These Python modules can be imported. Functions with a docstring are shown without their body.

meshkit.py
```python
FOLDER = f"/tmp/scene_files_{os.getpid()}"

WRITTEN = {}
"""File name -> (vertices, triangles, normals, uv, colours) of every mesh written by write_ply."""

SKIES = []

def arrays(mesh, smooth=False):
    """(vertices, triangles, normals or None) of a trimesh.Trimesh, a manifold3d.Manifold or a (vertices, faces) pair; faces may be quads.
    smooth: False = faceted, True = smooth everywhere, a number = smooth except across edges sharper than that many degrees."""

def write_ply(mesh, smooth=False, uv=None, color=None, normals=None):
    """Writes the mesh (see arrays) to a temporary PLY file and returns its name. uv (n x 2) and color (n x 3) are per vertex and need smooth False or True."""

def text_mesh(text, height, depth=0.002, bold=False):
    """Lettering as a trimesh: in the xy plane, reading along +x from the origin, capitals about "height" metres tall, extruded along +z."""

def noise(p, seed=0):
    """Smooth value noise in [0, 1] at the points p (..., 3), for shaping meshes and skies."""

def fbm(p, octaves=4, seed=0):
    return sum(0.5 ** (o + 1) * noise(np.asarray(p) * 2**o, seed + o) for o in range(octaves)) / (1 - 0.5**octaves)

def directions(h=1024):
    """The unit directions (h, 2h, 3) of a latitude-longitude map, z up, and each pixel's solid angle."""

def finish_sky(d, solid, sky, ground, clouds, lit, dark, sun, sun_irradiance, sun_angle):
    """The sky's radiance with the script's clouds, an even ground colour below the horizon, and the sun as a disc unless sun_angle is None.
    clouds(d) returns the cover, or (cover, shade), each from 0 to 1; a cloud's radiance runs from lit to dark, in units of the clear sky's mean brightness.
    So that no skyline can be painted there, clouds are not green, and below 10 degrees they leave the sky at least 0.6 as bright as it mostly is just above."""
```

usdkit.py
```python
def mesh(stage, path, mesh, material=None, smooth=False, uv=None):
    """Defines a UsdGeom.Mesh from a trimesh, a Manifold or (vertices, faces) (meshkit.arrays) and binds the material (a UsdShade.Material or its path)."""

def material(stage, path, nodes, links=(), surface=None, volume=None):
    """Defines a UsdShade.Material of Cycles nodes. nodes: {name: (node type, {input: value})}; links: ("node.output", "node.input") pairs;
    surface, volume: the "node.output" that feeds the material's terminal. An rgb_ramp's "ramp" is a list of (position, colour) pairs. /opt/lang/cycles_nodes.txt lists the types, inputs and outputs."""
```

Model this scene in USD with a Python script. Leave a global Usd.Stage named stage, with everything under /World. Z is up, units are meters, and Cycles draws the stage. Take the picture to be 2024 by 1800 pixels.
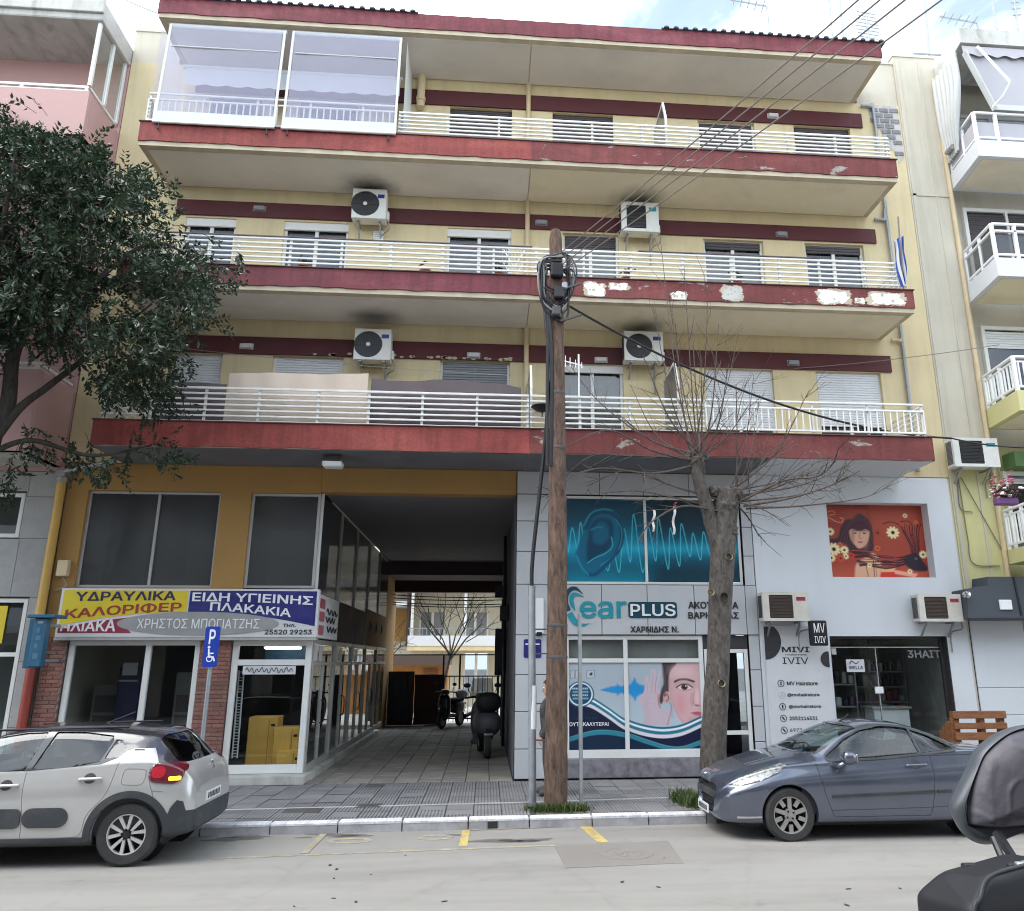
import math, random
import numpy as np, trimesh, usdkit, meshkit
import manifold3d as m3
from shapely.geometry import Polygon, LineString, Point, box as sbox
from shapely import affinity
from shapely.ops import unary_union
from pxr import Usd, UsdGeom, UsdLux, UsdShade, Sdf, Gf, Vt

stage = Usd.Stage.CreateInMemory()
UsdGeom.SetStageUpAxis(stage, 'Z'); UsdGeom.SetStageMetersPerUnit(stage, 1.0)
UsdGeom.Xform.Define(stage, '/World'); UsdGeom.Scope.Define(stage, '/World/Looks')
rng = np.random.default_rng(7); random.seed(7)

# ------------------------------------------------------------------ camera
W_, F_, CX, CY = 2024.0, 1593.3, 1101.1, 865.75
PIT, YAW, ROL, CD, CH = math.radians(15.4295), math.radians(4.9377), math.radians(-0.1235), 14.967, 2.1
FW = np.array([math.sin(YAW)*math.cos(PIT), math.cos(YAW)*math.cos(PIT), math.sin(PIT)])
RT = np.array([math.cos(YAW), -math.sin(YAW), 0.0]); UP = np.cross(RT, FW)
RT, UP = math.cos(ROL)*RT + math.sin(ROL)*UP, -math.sin(ROL)*RT + math.cos(ROL)*UP
EYE = np.array([0.0, -CD, CH])
cam = UsdGeom.Camera.Define(stage, '/World/camera')
cam.AddTransformOp().Set(Gf.Matrix4d(*[float(a) for r in (list(RT)+[0], list(UP)+[0], list(-FW)+[0], list(EYE)+[1]) for a in r]))
cam.CreateHorizontalApertureAttr(36.0); cam.CreateFocalLengthAttr(36.0*F_/W_)
cam.CreateHorizontalApertureOffsetAttr((W_/2-CX)/W_*36.0); cam.CreateVerticalApertureOffsetAttr((CY-900.0)/W_*36.0)
cam.CreateClippingRangeAttr(Gf.Vec2f(0.05, 2000)); cam.CreateExposureAttr(1.55)

# ------------------------------------------------------------------ sky and soft sun (bright cloud cover)
SKYLOC = 2.7
SUN_EL, SUN_AZ = math.radians(60), math.radians(258)          # azimuth = atan2(x, y) of the direction towards the sun
usdkit.material(stage, '/World/Looks/sky_look', {
    'sky': ('sky_texture', {'sky_type': 'single_scattering', 'sun_disc': False, 'sun_elevation': SUN_EL, 'sun_rotation': SUN_AZ, 'air_density': 1.0, 'aerosol_density': 1.5}),
    'tc': ('texture_coordinate', {}), 'map': ('mapping', {'location': (SKYLOC, 0.0, 0.0), 'scale': (1.0, 1.0, 2.2)}),
    'n': ('noise_texture', {'scale': 2.2, 'detail': 6, 'roughness': 0.55, 'distortion': 0.4}),
    'r': ('rgb_ramp', {'ramp': [(0.0, (0.0,)*3), (0.4, (0.12,)*3), (0.56, (0.85,)*3), (1.0, (1.0,)*3)]}),
    'mx': ('mix', {'color2': (9.0, 9.8, 10.3)}), 'bg': ('background_shader', {'strength': 0.12})},
    [('tc.generated', 'map.vector'), ('map.vector', 'n.vector'), ('n.fac', 'r.fac'), ('r.color', 'mx.fac'), ('sky.color', 'mx.color1'), ('mx.color', 'bg.color')], surface='bg.background')
dome = UsdLux.DomeLight.Define(stage, '/World/sky'); dome.CreateIntensityAttr(1.0)
UsdShade.MaterialBindingAPI.Apply(dome.GetPrim()).Bind(UsdShade.Material.Get(stage, '/World/Looks/sky_look'))
dome.GetPrim().SetCustomDataByKey('kind', 'structure')
sun = UsdLux.DistantLight.Define(stage, '/World/sun'); sun.CreateIntensityAttr(0.3); sun.CreateAngleAttr(45.0); sun.CreateNormalizeAttr(True)
sun.CreateColorAttr(Gf.Vec3f(1.0, 0.96, 0.9))
_sd = np.array([math.sin(SUN_AZ)*math.cos(SUN_EL), math.cos(SUN_AZ)*math.cos(SUN_EL), math.sin(SUN_EL)])
_sx = np.cross([0, 0, 1.0], _sd); _sx /= np.linalg.norm(_sx); _sy = np.cross(_sd, _sx)
sun.AddTransformOp().Set(Gf.Matrix4d(*[float(a) for r in (list(_sx)+[0], list(_sy)+[0], list(_sd)+[0], [0, 0, 30, 1]) for a in r]))

# ------------------------------------------------------------------ helpers
def ray(px, py): return FW + RT*(px-CX)/F_ - UP*(py-CY)/F_
def P(px, py, Y=0.0):
    d = ray(px, py); return EYE + d*(Y-EYE[1])/d[1]
def G(px, py, z=0.0):
    d = ray(px, py); return EYE + d*(z-EYE[2])/d[2]
def S(r, g, b):
    c = np.array([r, g, b])/255.0
    return tuple(np.where(c < 0.04045, c/12.92, ((c+0.055)/1.055)**2.4))

class T:
    """A prim of the scene that takes children given in world coordinates (or local ones)."""
    def __init__(s, prim, org): s.prim, s.org = prim, np.array(org, float); s.path = str(prim.GetPath())
_names = {}
def numbered(parent, name):
    k = _names.get((parent, name), 0); _names[(parent, name)] = k+1
    return f'{parent}/{name}' + (f'_{k:03d}' if k else '')
def tag(p, label=None, cat=None, group=None, kind=None):
    p = p.prim if isinstance(p, T) else p
    for k, v in (('label', label), ('category', cat), ('group', group), ('kind', kind)):
        if v: p.SetCustomDataByKey(k, v)
    return p
def thing(name, label, cat, org=(0, 0, 0), group=None, rotz=0, local=False, kind=None):
    x = UsdGeom.Xform.Define(stage, numbered('/World', name))
    x.AddTranslateOp().Set(Gf.Vec3d(*map(float, org)))
    x.AddRotateZOp().Set(float(rotz))
    tag(x.GetPrim(), label, cat, group, kind)
    return T(x.GetPrim(), (0, 0, 0) if local else org)
def part_group(name, parent):
    x = UsdGeom.Xform.Define(stage, numbered(parent.path, name)); return T(x.GetPrim(), parent.org)
def copy(src, org, label, rotz=0, group=None, name=None):
    base = name or src.path.split('/')[-1]
    x = UsdGeom.Xform.Define(stage, numbered('/World', base))
    x.GetPrim().GetReferences().AddInternalReference(src.path)
    UsdGeom.Xformable(x).GetOrderedXformOps()
    x.GetPrim().GetAttribute('xformOp:translate').Set(Gf.Vec3d(*map(float, org)))
    x.GetPrim().GetAttribute('xformOp:rotateZ').Set(float(rotz))
    tag(x.GetPrim(), label, src.prim.GetCustomDataByKey('category'), group or src.prim.GetCustomDataByKey('group'))
    x.GetPrim().SetInstanceable(True)
    return x.GetPrim()

_c = 1.0
_cv = np.array([[sx*(1 if k != 0 else 2), sy*(1 if k != 1 else 2), sz*(1 if k != 2 else 2)] for k in range(3) for sx in (-1, 1) for sy in (-1, 1) for sz in (-1, 1)], float)
_CH_V = np.sign(_cv); _CH_K = (np.abs(_cv) > 1.5)
_CH_F = trimesh.convex.convex_hull(np.where(_CH_K, _cv, _cv*1.5)).faces if False else None
def _chamfer_faces():
    pts = np.where(_CH_K, _CH_V*1.0, _CH_V*0.8)
    h = trimesh.convex.convex_hull(pts)
    from scipy.spatial import cKDTree
    idx = cKDTree(pts).query(h.vertices)[1]
    return idx[h.faces]
_CH_F = _chamfer_faces()
_BOX = trimesh.creation.box((1, 1, 1))

class MB:
    def __init__(s): s.V, s.F, s.n = [], [], 0
    def add(s, v, f):
        v = np.asarray(v, float); f = np.asarray(f, int)
        if f.shape[1] == 4: f = np.vstack([f[:, [0, 1, 2]], f[:, [0, 2, 3]]])
        s.V.append(v); s.F.append(f+s.n); s.n += len(v); return s
    def mesh(s, m, M=None):
        v, f, _ = meshkit.arrays(m)
        if M is not None: v = v@np.asarray(M)[:3, :3].T + np.asarray(M)[:3, 3]
        return s.add(v, f)
    def box(s, x0, x1, y0, y1, z0, z1, c=0.0):
        lo, hi = np.array([min(x0, x1), min(y0, y1), min(z0, z1)]), np.array([max(x0, x1), max(y0, y1), max(z0, z1)])
        m, h = (lo+hi)/2, (hi-lo)/2
        if c > 0:
            c = min(c, h.min()*0.49)
            return s.add(m + _CH_V*np.where(_CH_K, h, h-c), _CH_F)
        return s.add(m + np.array(_BOX.vertices)*2*h, _BOX.faces)
    def bar(s, a, b, w, h=None, up=(0, 0, 1), c=0.0):
        a, b = np.array(a, float), np.array(b, float); h = h or w; t = b-a; L = np.linalg.norm(t); t /= L
        x = np.cross(t, up); x = x/np.linalg.norm(x) if np.linalg.norm(x) > 1e-6 else np.array([1.0, 0, 0]); y = np.cross(x, t)
        q = MB().box(-w/2, w/2, -L/2, L/2, -h/2, h/2, c)
        v = q.V[0]; return s.add((a+b)/2 + v[:, :1]*x + v[:, 1:2]*t + v[:, 2:]*y, q.F[0])
    def tube(s, pts, r, n=8, cap=True):
        p = np.asarray(pts, float); r = np.broadcast_to(r, (len(p),)).astype(float)
        t = np.gradient(p, axis=0); t /= np.linalg.norm(t, axis=1, keepdims=True)+1e-12
        a = np.zeros_like(p); ref = np.array([0, 0, 1.0]) if abs(t[0, 2]) < 0.9 else np.array([1.0, 0, 0])
        a[0] = np.cross(t[0], ref); a[0] /= np.linalg.norm(a[0])
        for i in range(1, len(p)):
            q = a[i-1] - t[i]*(a[i-1]@t[i]); a[i] = q/(np.linalg.norm(q)+1e-12)
        b = np.cross(t, a); ang = np.arange(n)*2*np.pi/n
        v = p[:, None] + r[:, None, None]*(np.cos(ang)[None, :, None]*a[:, None] + np.sin(ang)[None, :, None]*b[:, None])
        i, j = np.meshgrid(np.arange(len(p)-1), np.arange(n), indexing='ij')
        f = np.stack([i*n+j, i*n+(j+1) % n, (i+1)*n+(j+1) % n, (i+1)*n+j], -1).reshape(-1, 4)
        s.add(v.reshape(-1, 3), f)
        if cap:
            for e, o in ((0, -1), (len(p)-1, 1)):
                k = np.arange(1, n-1); ff = np.stack([np.zeros_like(k), k, k+1], 1)
                s.add(v[e], ff if o > 0 else ff[:, ::-1])
        return s
    def poly(s, g, y1, d, xf=None):
        """Extrudes a polygon of the XZ plane from y1 towards -Y by d."""
        for q in getattr(g, 'geoms', [g]):
            if q.is_empty or q.area < 1e-7: continue
            m = trimesh.creation.extrude_polygon(q, d, engine='earcut'); v = np.array(m.vertices)
            v = np.stack([v[:, 0], y1-v[:, 2], v[:, 1]], 1)
            s.add(v if xf is None else xf(v), m.faces)
        return s
    def flat(s, g, z0, d):
        """Extrudes a polygon of the XY plane upwards."""
        for q in getattr(g, 'geoms', [g]):
            m = trimesh.creation.extrude_polygon(q, d, engine='earcut'); v = np.array(m.vertices); v[:, 2] += z0
            s.add(v, m.faces)
        return s
    def lathe(s, prof, o=(0, 0, 0), axis='z', n=24):
        pr = np.asarray(prof, float); ang = np.arange(n)*2*np.pi/n
        v = np.stack([pr[:, None, 0]*np.cos(ang), pr[:, None, 0]*np.sin(ang), np.broadcast_to(pr[:, None, 1], (len(pr), n))], -1).reshape(-1, 3)
        if axis == 'y': v = np.stack([v[:, 0], -v[:, 2], v[:, 1]], 1)
        if axis == 'x': v = np.stack([v[:, 2], v[:, 0], v[:, 1]], 1)
        i, j = np.meshgrid(np.arange(len(pr)-1), np.arange(n), indexing='ij')
        f = np.stack([i*n+j, i*n+(j+1) % n, (i+1)*n+(j+1) % n, (i+1)*n+j], -1).reshape(-1, 4)
        return s.add(v+np.array(o), f)
    def grid(s, pts):
        p = np.asarray(pts, float); a, b = p.shape[:2]; i, j = np.meshgrid(np.arange(a-1), np.arange(b-1), indexing='ij')
        return s.add(p.reshape(-1, 3), np.stack([i*b+j, (i+1)*b+j, (i+1)*b+j+1, i*b+j+1], -1).reshape(-1, 4))
    def arr(s): return np.vstack(s.V), np.vstack(s.F)
    def build(s, name, mat, parent, smooth=False, label=None):
        v, f = s.arr(); m = usdkit.mesh(stage, numbered(parent.path, name), (v-parent.org, f), LOOK(mat), smooth)
        if label: m.GetPrim().SetCustomDataByKey('label', label)
        return T(m.GetPrim(), parent.org)
    def solo(s, name, mat, label, cat, group=None, smooth=False, kind=None):
        m = usdkit.mesh(stage, numbered('/World', name), s.arr(), LOOK(mat), smooth)
        tag(m.GetPrim(), label, cat, group, kind); return T(m.GetPrim(), (0, 0, 0))

def arc(a, b, sag, n=14, side=(0, 0, -1)):
    a, b = np.array(a, float), np.array(b, float); t = np.linspace(0, 1, n)[:, None]
    return a+(b-a)*t + np.array(side)*sag*4*t*(1-t)
def bez(pts, n=12):
    """Catmull-Rom through the points."""
    p = np.asarray(pts, float); p = np.vstack([2*p[0]-p[1], p, 2*p[-1]-p[-2]]); out = []
    for i in range(1, len(p)-2):
        t = np.linspace(0, 1, n, endpoint=False)[:, None]
        out.append(0.5*((2*p[i]) + (-p[i-1]+p[i+1])*t + (2*p[i-1]-5*p[i]+4*p[i+1]-p[i+2])*t**2 + (-p[i-1]+3*p[i]-3*p[i+1]+p[i+2])*t**3))
    return np.vstack(out+[p[-2][None]])
def rrect(x0, z0, x1, z1, r):
    r = min(r, (x1-x0)/2*.98, (z1-z0)/2*.98); return sbox(x0+r, z0+r, x1-r, z1-r).buffer(r, quad_segs=5)

_tx = {}
def text(parent, s, x0, z0, x1, z1, Y, mat, bold=True, d=0.006, rot=0.0, name='lettering', warp=None):
    """Lettering fitted into a rectangle of the plane Y, facing -Y."""
    if (s, bold) not in _tx: _tx[(s, bold)] = meshkit.arrays(meshkit.text_mesh(s, 1.0, 1.0, bold))[:2]
    v, f = _tx[(s, bold)]; lo, hi = v.min(0), v.max(0); u = (v-lo)/(hi-lo)
    x, z = x0+u[:, 0]*(x1-x0), z0+u[:, 1]*(z1-z0) + (u[:, 0]-0.5)*rot
    if warp: z = z + warp(u[:, 0], u[:, 1])
    return MB().add(np.stack([x, Y-u[:, 2]*d, z], 1), f).build(name, mat, parent)

# ------------------------------------------------------------------ looks
_looks, _made = {}, {}
def look(name, **k): _looks[name] = k
def LOOK(name):
    if name not in _made:
        k = _looks[name]; _made[name] = (k['custom'] if 'custom' in k else plain)(name, **{a: b for a, b in k.items() if a != 'custom'})
    return _made[name]
def plain(name, col, rough=0.6, var=0.1, vs=2.5, bump=0.0, bs=60, metal=0, coat=0, spec=0.5, dirt=0, dirt_col=(0.05, 0.045, 0.04), ds=1.2, stretch=(1, 1, 1), grain=0.0, gs=180, emit=0, rvar=0.12, island=0.0):
    """Procedural paint, plaster or metal: broad tone changes, fine grain, dirt in streaks and a fine relief."""
    c = np.array(col, float); N = {'tc': ('texture_coordinate', {}), 'n': ('noise_texture', {'scale': vs, 'detail': 5, 'roughness': 0.6}),
         'r': ('rgb_ramp', {'ramp': [(0.25, c*(1-var)), (0.5, c), (0.75, np.minimum(c*(1+var), 0.95))]}), 'p': ('principled_bsdf', {'roughness': rough, 'metallic': metal, 'coat_weight': coat, 'specular_ior_level': spec})}
    L = [('tc.object', 'n.vector'), ('n.fac', 'r.fac')]; out = 'r.color'
    if grain:
        N['g'] = ('noise_texture', {'scale': gs, 'detail': 2}); N['gr'] = ('rgb_ramp', {'ramp': [(0.3, (1-grain,)*3), (0.7, (1+grain,)*3)]}); N['gm'] = ('mix', {'mix_type': 'multiply', 'fac': 1.0})
        L += [('tc.object', 'g.vector'), ('g.fac', 'gr.fac'), (out, 'gm.color1'), ('gr.color', 'gm.color2')]; out = 'gm.color'
    if island:
        N['ge'] = ('geometry', {}); N['oi'] = ('object_info', {}); N['ir'] = ('rgb_ramp', {'ramp': [(0, (1-island,)*3), (1, (1+island,)*3)]}); N['im'] = ('mix', {'mix_type': 'multiply', 'fac': 1.0})
        L += [('oi.random', 'ir.fac'), (out, 'im.color1'), ('ir.color', 'im.color2')]; out = 'im.color'
    if dirt:
        N['mp'] = ('mapping', {'scale': stretch}); N['d'] = ('noise_texture', {'scale': ds, 'detail': 8, 'roughness': 0.65, 'distortion': 0.3})
        N['dr'] = ('rgb_ramp', {'ramp': [(0.48, (0,)*3), (0.72, (dirt,)*3)]}); N['dm'] = ('mix', {'color2': dirt_col})
        L += [('tc.object', 'mp.vector'), ('mp.vector', 'd.vector'), ('d.fac', 'dr.fac'), (out, 'dm.color1'), ('dr.color', 'dm.fac')]; out = 'dm.color'
    L.append((out, 'p.base_color'))
    if rvar:
        N['rr'] = ('map_range', {'from_min': 0.3, 'from_max': 0.7, 'to_min': max(rough-rvar, 0.02), 'to_max': min(rough+rvar, 1)}); L += [('n.fac', 'rr.value'), ('rr.result', 'p.roughness')]
    if bump:
        N['b'] = ('noise_texture', {'scale': bs, 'detail': 4}); N['bp'] = ('bump', {'strength': bump, 'distance': 0.01}); L += [('tc.object', 'b.vector'), ('b.fac', 'bp.height'), ('bp.normal', 'p.normal')]
    if emit: N['p'][1].update(emission_color=tuple(c), emission_strength=emit)
    return usdkit.material(stage, '/World/Looks/'+name, N, L, surface='p.BSDF')
def flaking(name, col, under, amount=0.62, scale=3.0, rough=0.75, second=None):
    """Old paint that fades in patches and has come off in flecks."""
    c = np.array(col, float); c2 = np.array(second if second is not None else col, float)
    N = {'tc': ('texture_coordinate', {}), 'mp': ('mapping', {'scale': (0.5, 1, 1.4)}), 'n': ('noise_texture', {'scale': 1.3, 'detail': 6, 'roughness': 0.65}),
         'r': ('rgb_ramp', {'ramp': [(0.25, c*0.72), (0.5, c), (0.72, c2*1.2)]}),
         'f': ('noise_texture', {'scale': scale, 'detail': 9, 'roughness': 0.68, 'distortion': 0.5}), 'fr': ('rgb_ramp', {'ramp': [(amount, (0,)*3), (amount+0.02, (1,)*3)]}),
         'g': ('noise_texture', {'scale': 30, 'detail': 4}), 'gr': ('rgb_ramp', {'ramp': [(0.3, (0.8,)*3), (0.7, (1.12,)*3)]}), 'gm': ('mix', {'mix_type': 'multiply', 'fac': 1.0}),
         'm': ('mix', {'color2': under}), 'ms': ('mapping', {'scale': (7, 1, 0.5)}), 's': ('noise_texture', {'scale': 1.0, 'detail': 6, 'roughness': 0.7}), 'sr': ('rgb_ramp', {'ramp': [(0.42, (1.0,)*3), (0.75, (0.6, 0.58, 0.57))]}), 'sm': ('mix', {'mix_type': 'multiply', 'fac': 1.0}), 'bp': ('bump', {'strength': 0.5, 'distance': 0.012, 'invert': True}), 'p': ('principled_bsdf', {'roughness': rough})}
    L = [('tc.object', 'mp.vector'), ('mp.vector', 'n.vector'), ('n.fac', 'r.fac'), ('mp.vector', 'f.vector'), ('f.fac', 'fr.fac'), ('tc.object', 'g.vector'), ('g.fac', 'gr.fac'), ('r.color', 'gm.color1'), ('gr.color', 'gm.color2'),
         ('gm.color', 'm.color1'), ('fr.color', 'm.fac'), ('tc.object', 'ms.vector'), ('ms.vector', 's.vector'), ('s.fac', 'sr.fac'), ('m.color', 'sm.color1'), ('sr.color', 'sm.color2'), ('sm.color', 'p.base_color'), ('f.fac', 'bp.height'), ('bp.normal', 'p.normal')]
    return usdkit.material(stage, '/World/Looks/'+name, N, L, surface='p.BSDF')
def pane(name, tint=(0.75, 0.8, 0.8), ior=1.5, rough=0.01, gloss=(0.95, 0.97, 1.0), add=0.0, haze=0.0, haze_col=(0.1, 0.1, 0.1)):
    N = {'t': ('transparent_bsdf', {'color': tint}), 'g': ('glossy_bsdf', {'color': gloss, 'roughness': rough}), 'f': ('fresnel', {'IOR': ior}), 'm': ('mix_closure', {}),
         'a': ('math', {'math_type': 'add', 'value2': add, 'use_clamp': True}), 'ge': ('geometry', {}), 'iv': ('math', {'math_type': 'subtract', 'value1': 1.0}), 'ml': ('math', {'math_type': 'multiply'}), 'h': ('mix_closure', {'fac': haze}), 'hd': ('diffuse_bsdf', {'color': haze_col})}
    return usdkit.material(stage, '/World/Looks/'+name, N, [('f.fac', 'a.value1'), ('ge.backfacing', 'iv.value2'), ('a.value', 'ml.value1'), ('iv.value', 'ml.value2'), ('ml.value', 'm.fac'), ('h.closure', 'm.closure1'), ('t.BSDF', 'h.closure1'), ('hd.BSDF', 'h.closure2'), ('g.BSDF', 'm.closure2')], surface='m.closure')
def tarmac(name):
    N = {'tc': ('texture_coordinate', {}), 'mp': ('mapping', {'scale': (0.22, 1.3, 1)}), 'n': ('noise_texture', {'scale': 1.0, 'detail': 8, 'roughness': 0.68}), 'r': ('rgb_ramp', {'ramp': [(0.3, (0.205, 0.196, 0.182)), (0.5, (0.26, 0.249, 0.232)), (0.7, (0.29, 0.279, 0.262))]}),
         's': ('noise_texture', {'scale': 2.3, 'detail': 9, 'roughness': 0.75, 'distortion': 0.8}), 'sr': ('rgb_ramp', {'ramp': [(0.54, (1.0,)*3), (0.8, (0.74, 0.73, 0.71))]}), 'm1': ('mix', {'mix_type': 'multiply', 'fac': 1.0}),
         'g': ('noise_texture', {'scale': 150, 'detail': 3, 'roughness': 0.7}), 'gr': ('rgb_ramp', {'ramp': [(0.28, (0.62,)*3), (0.5, (1.0,)*3), (0.72, (1.22,)*3)]}), 'm2': ('mix', {'mix_type': 'multiply', 'fac': 1.0}),
         'dv': ('vector_math', {'math_type': 'multiply_add', 'vector2': (0.5, 0.5, 0)}), 'v': ('voronoi_texture', {'feature': 'distance_to_edge', 'scale': 0.42}), 'vr': ('rgb_ramp', {'ramp': [(0.0, (0.5,)*3), (0.006, (0.62,)*3), (0.012, (1.0,)*3)]}), 'm3': ('mix', {'mix_type': 'multiply', 'fac': 0.13}),
         'bp': ('bump', {'strength': 0.6, 'distance': 0.006}), 'p': ('principled_bsdf', {'roughness': 0.88, 'specular_ior_level': 0.4})}
    return usdkit.material(stage, '/World/Looks/'+name, N, [('tc.object', 'mp.vector'), ('mp.vector', 'n.vector'), ('n.fac', 'r.fac'), ('tc.object', 's.vector'), ('s.fac', 'sr.fac'), ('r.color', 'm1.color1'), ('sr.color', 'm1.color2'), ('tc.object', 'g.vector'), ('g.fac', 'gr.fac'), ('m1.color', 'm2.color1'), ('gr.color', 'm2.color2'),
        ('s.color', 'dv.vector1'), ('tc.object', 'dv.vector3'), ('dv.vector', 'v.vector'), ('v.distance', 'vr.fac'), ('m2.color', 'm3.color1'), ('vr.color', 'm3.color2'), ('m3.color', 'p.base_color'), ('g.fac', 'bp.height'), ('bp.normal', 'p.normal')], surface='p.BSDF')
def film(name, col, clear=0.4):
    N = {'t': ('transparent_bsdf', {'color': (0.95, 0.95, 0.98)}), 'd': ('diffuse_bsdf', {'color': col}), 'tr': ('translucent_bsdf', {'color': col}), 'g': ('glossy_bsdf', {'roughness': 0.08}),
         'm1': ('mix_closure', {'fac': 0.45}), 'm2': ('mix_closure', {'fac': 1-clear}), 'm3': ('mix_closure', {'fac': 0.05})}
    return usdkit.material(stage, '/World/Looks/'+name, N, [('d.BSDF', 'm1.closure1'), ('tr.BSDF', 'm1.closure2'), ('t.BSDF', 'm2.closure1'), ('m1.closure', 'm2.closure2'), ('m2.closure', 'm3.closure1'), ('g.BSDF', 'm3.closure2')], surface='m3.closure')
def printed(name, rough=0.35):
    N = {'a': ('attribute', {'attribute': 'ink'}), 'p': ('principled_bsdf', {'roughness': rough, 'specular_ior_level': 0.4})}
    return usdkit.material(stage, '/World/Looks/'+name, N, [('a.color', 'p.base_color')], surface='p.BSDF')
def leafy(name, col, col2, trans=0.25, rough=0.35):
    N = {'tc': ('texture_coordinate', {}), 'n': ('noise_texture', {'scale': 2.0, 'detail': 3}), 'ge': ('geometry', {}), 'mx': ('math', {'math_type': 'multiply_add', 'value2': 0.6, 'value3': 0.0}), 'ad': ('math', {'math_type': 'multiply_add', 'value2': 0.5}),
         'r': ('rgb_ramp', {'ramp': [(0.2, col), (0.8, col2)]}), 'p': ('principled_bsdf', {'roughness': rough}), 't': ('translucent_bsdf', {}), 'm': ('mix_closure', {'fac': trans})}
    return usdkit.material(stage, '/World/Looks/'+name, N, [('tc.object', 'n.vector'), ('n.fac', 'mx.value1'), ('ge.random_per_island', 'ad.value1'), ('mx.value', 'ad.value3'), ('ad.value', 'r.fac'), ('r.color', 'p.base_color'), ('r.color', 't.color'), ('p.BSDF', 'm.closure1'), ('t.BSDF', 'm.closure2')], surface='m.closure')
def bark(name, a, b, scale=(9, 9, 1.2), bump=0.6, rough=0.9):
    N = {'tc': ('texture_coordinate', {}), 'mp': ('mapping', {'scale': scale}), 'n': ('noise_texture', {'scale': 2.4, 'detail': 8, 'roughness': 0.7, 'distortion': 0.6}), 'r': ('rgb_ramp', {'ramp': [(0.32, a), (0.68, b)]}), 'bp': ('bump', {'strength': bump, 'distance': 0.03}), 'p': ('principled_bsdf', {'roughness': rough})}
    return usdkit.material(stage, '/World/Looks/'+name, N, [('tc.object', 'mp.vector'), ('mp.vector', 'n.vector'), ('n.fac', 'r.fac'), ('r.color', 'p.base_color'), ('n.fac', 'bp.height'), ('bp.normal', 'p.normal')], surface='p.BSDF')
def carpaint(name, col, rough=0.32, coat=1.0, metal=0.55, dust=0.12):
    c = np.array(col, float)
    N = {'tc': ('texture_coordinate', {}), 'n': ('noise_texture', {'scale': 3, 'detail': 7, 'roughness': 0.65}), 'y': ('rgb_ramp', {'ramp': [(0.4, (0,)*3), (0.75, (dust,)*3)]}),
         'm': ('mix', {'color1': c, 'color2': (0.28, 0.26, 0.23)}), 'fl': ('noise_texture', {'scale': 900, 'detail': 1}), 'bp': ('bump', {'strength': 0.04, 'distance': 0.002}), 'p': ('principled_bsdf', {'roughness': rough, 'metallic': metal, 'coat_weight': coat, 'coat_roughness': 0.04})}
    return usdkit.material(stage, '/World/Looks/'+name, N, [('tc.object', 'n.vector'), ('n.fac', 'y.fac'), ('y.color', 'm.fac'), ('m.color', 'p.base_color'), ('tc.object', 'fl.vector'), ('fl.fac', 'bp.height'), ('bp.normal', 'p.normal')], surface='p.BSDF')
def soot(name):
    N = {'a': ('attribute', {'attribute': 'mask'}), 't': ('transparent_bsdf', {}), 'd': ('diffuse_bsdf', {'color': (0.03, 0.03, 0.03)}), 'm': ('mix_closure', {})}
    return usdkit.material(stage, '/World/Looks/'+name, N, [('a.fac', 'm.fac'), ('t.BSDF', 'm.closure1'), ('d.BSDF', 'm.closure2')], surface='m.closure')

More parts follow.
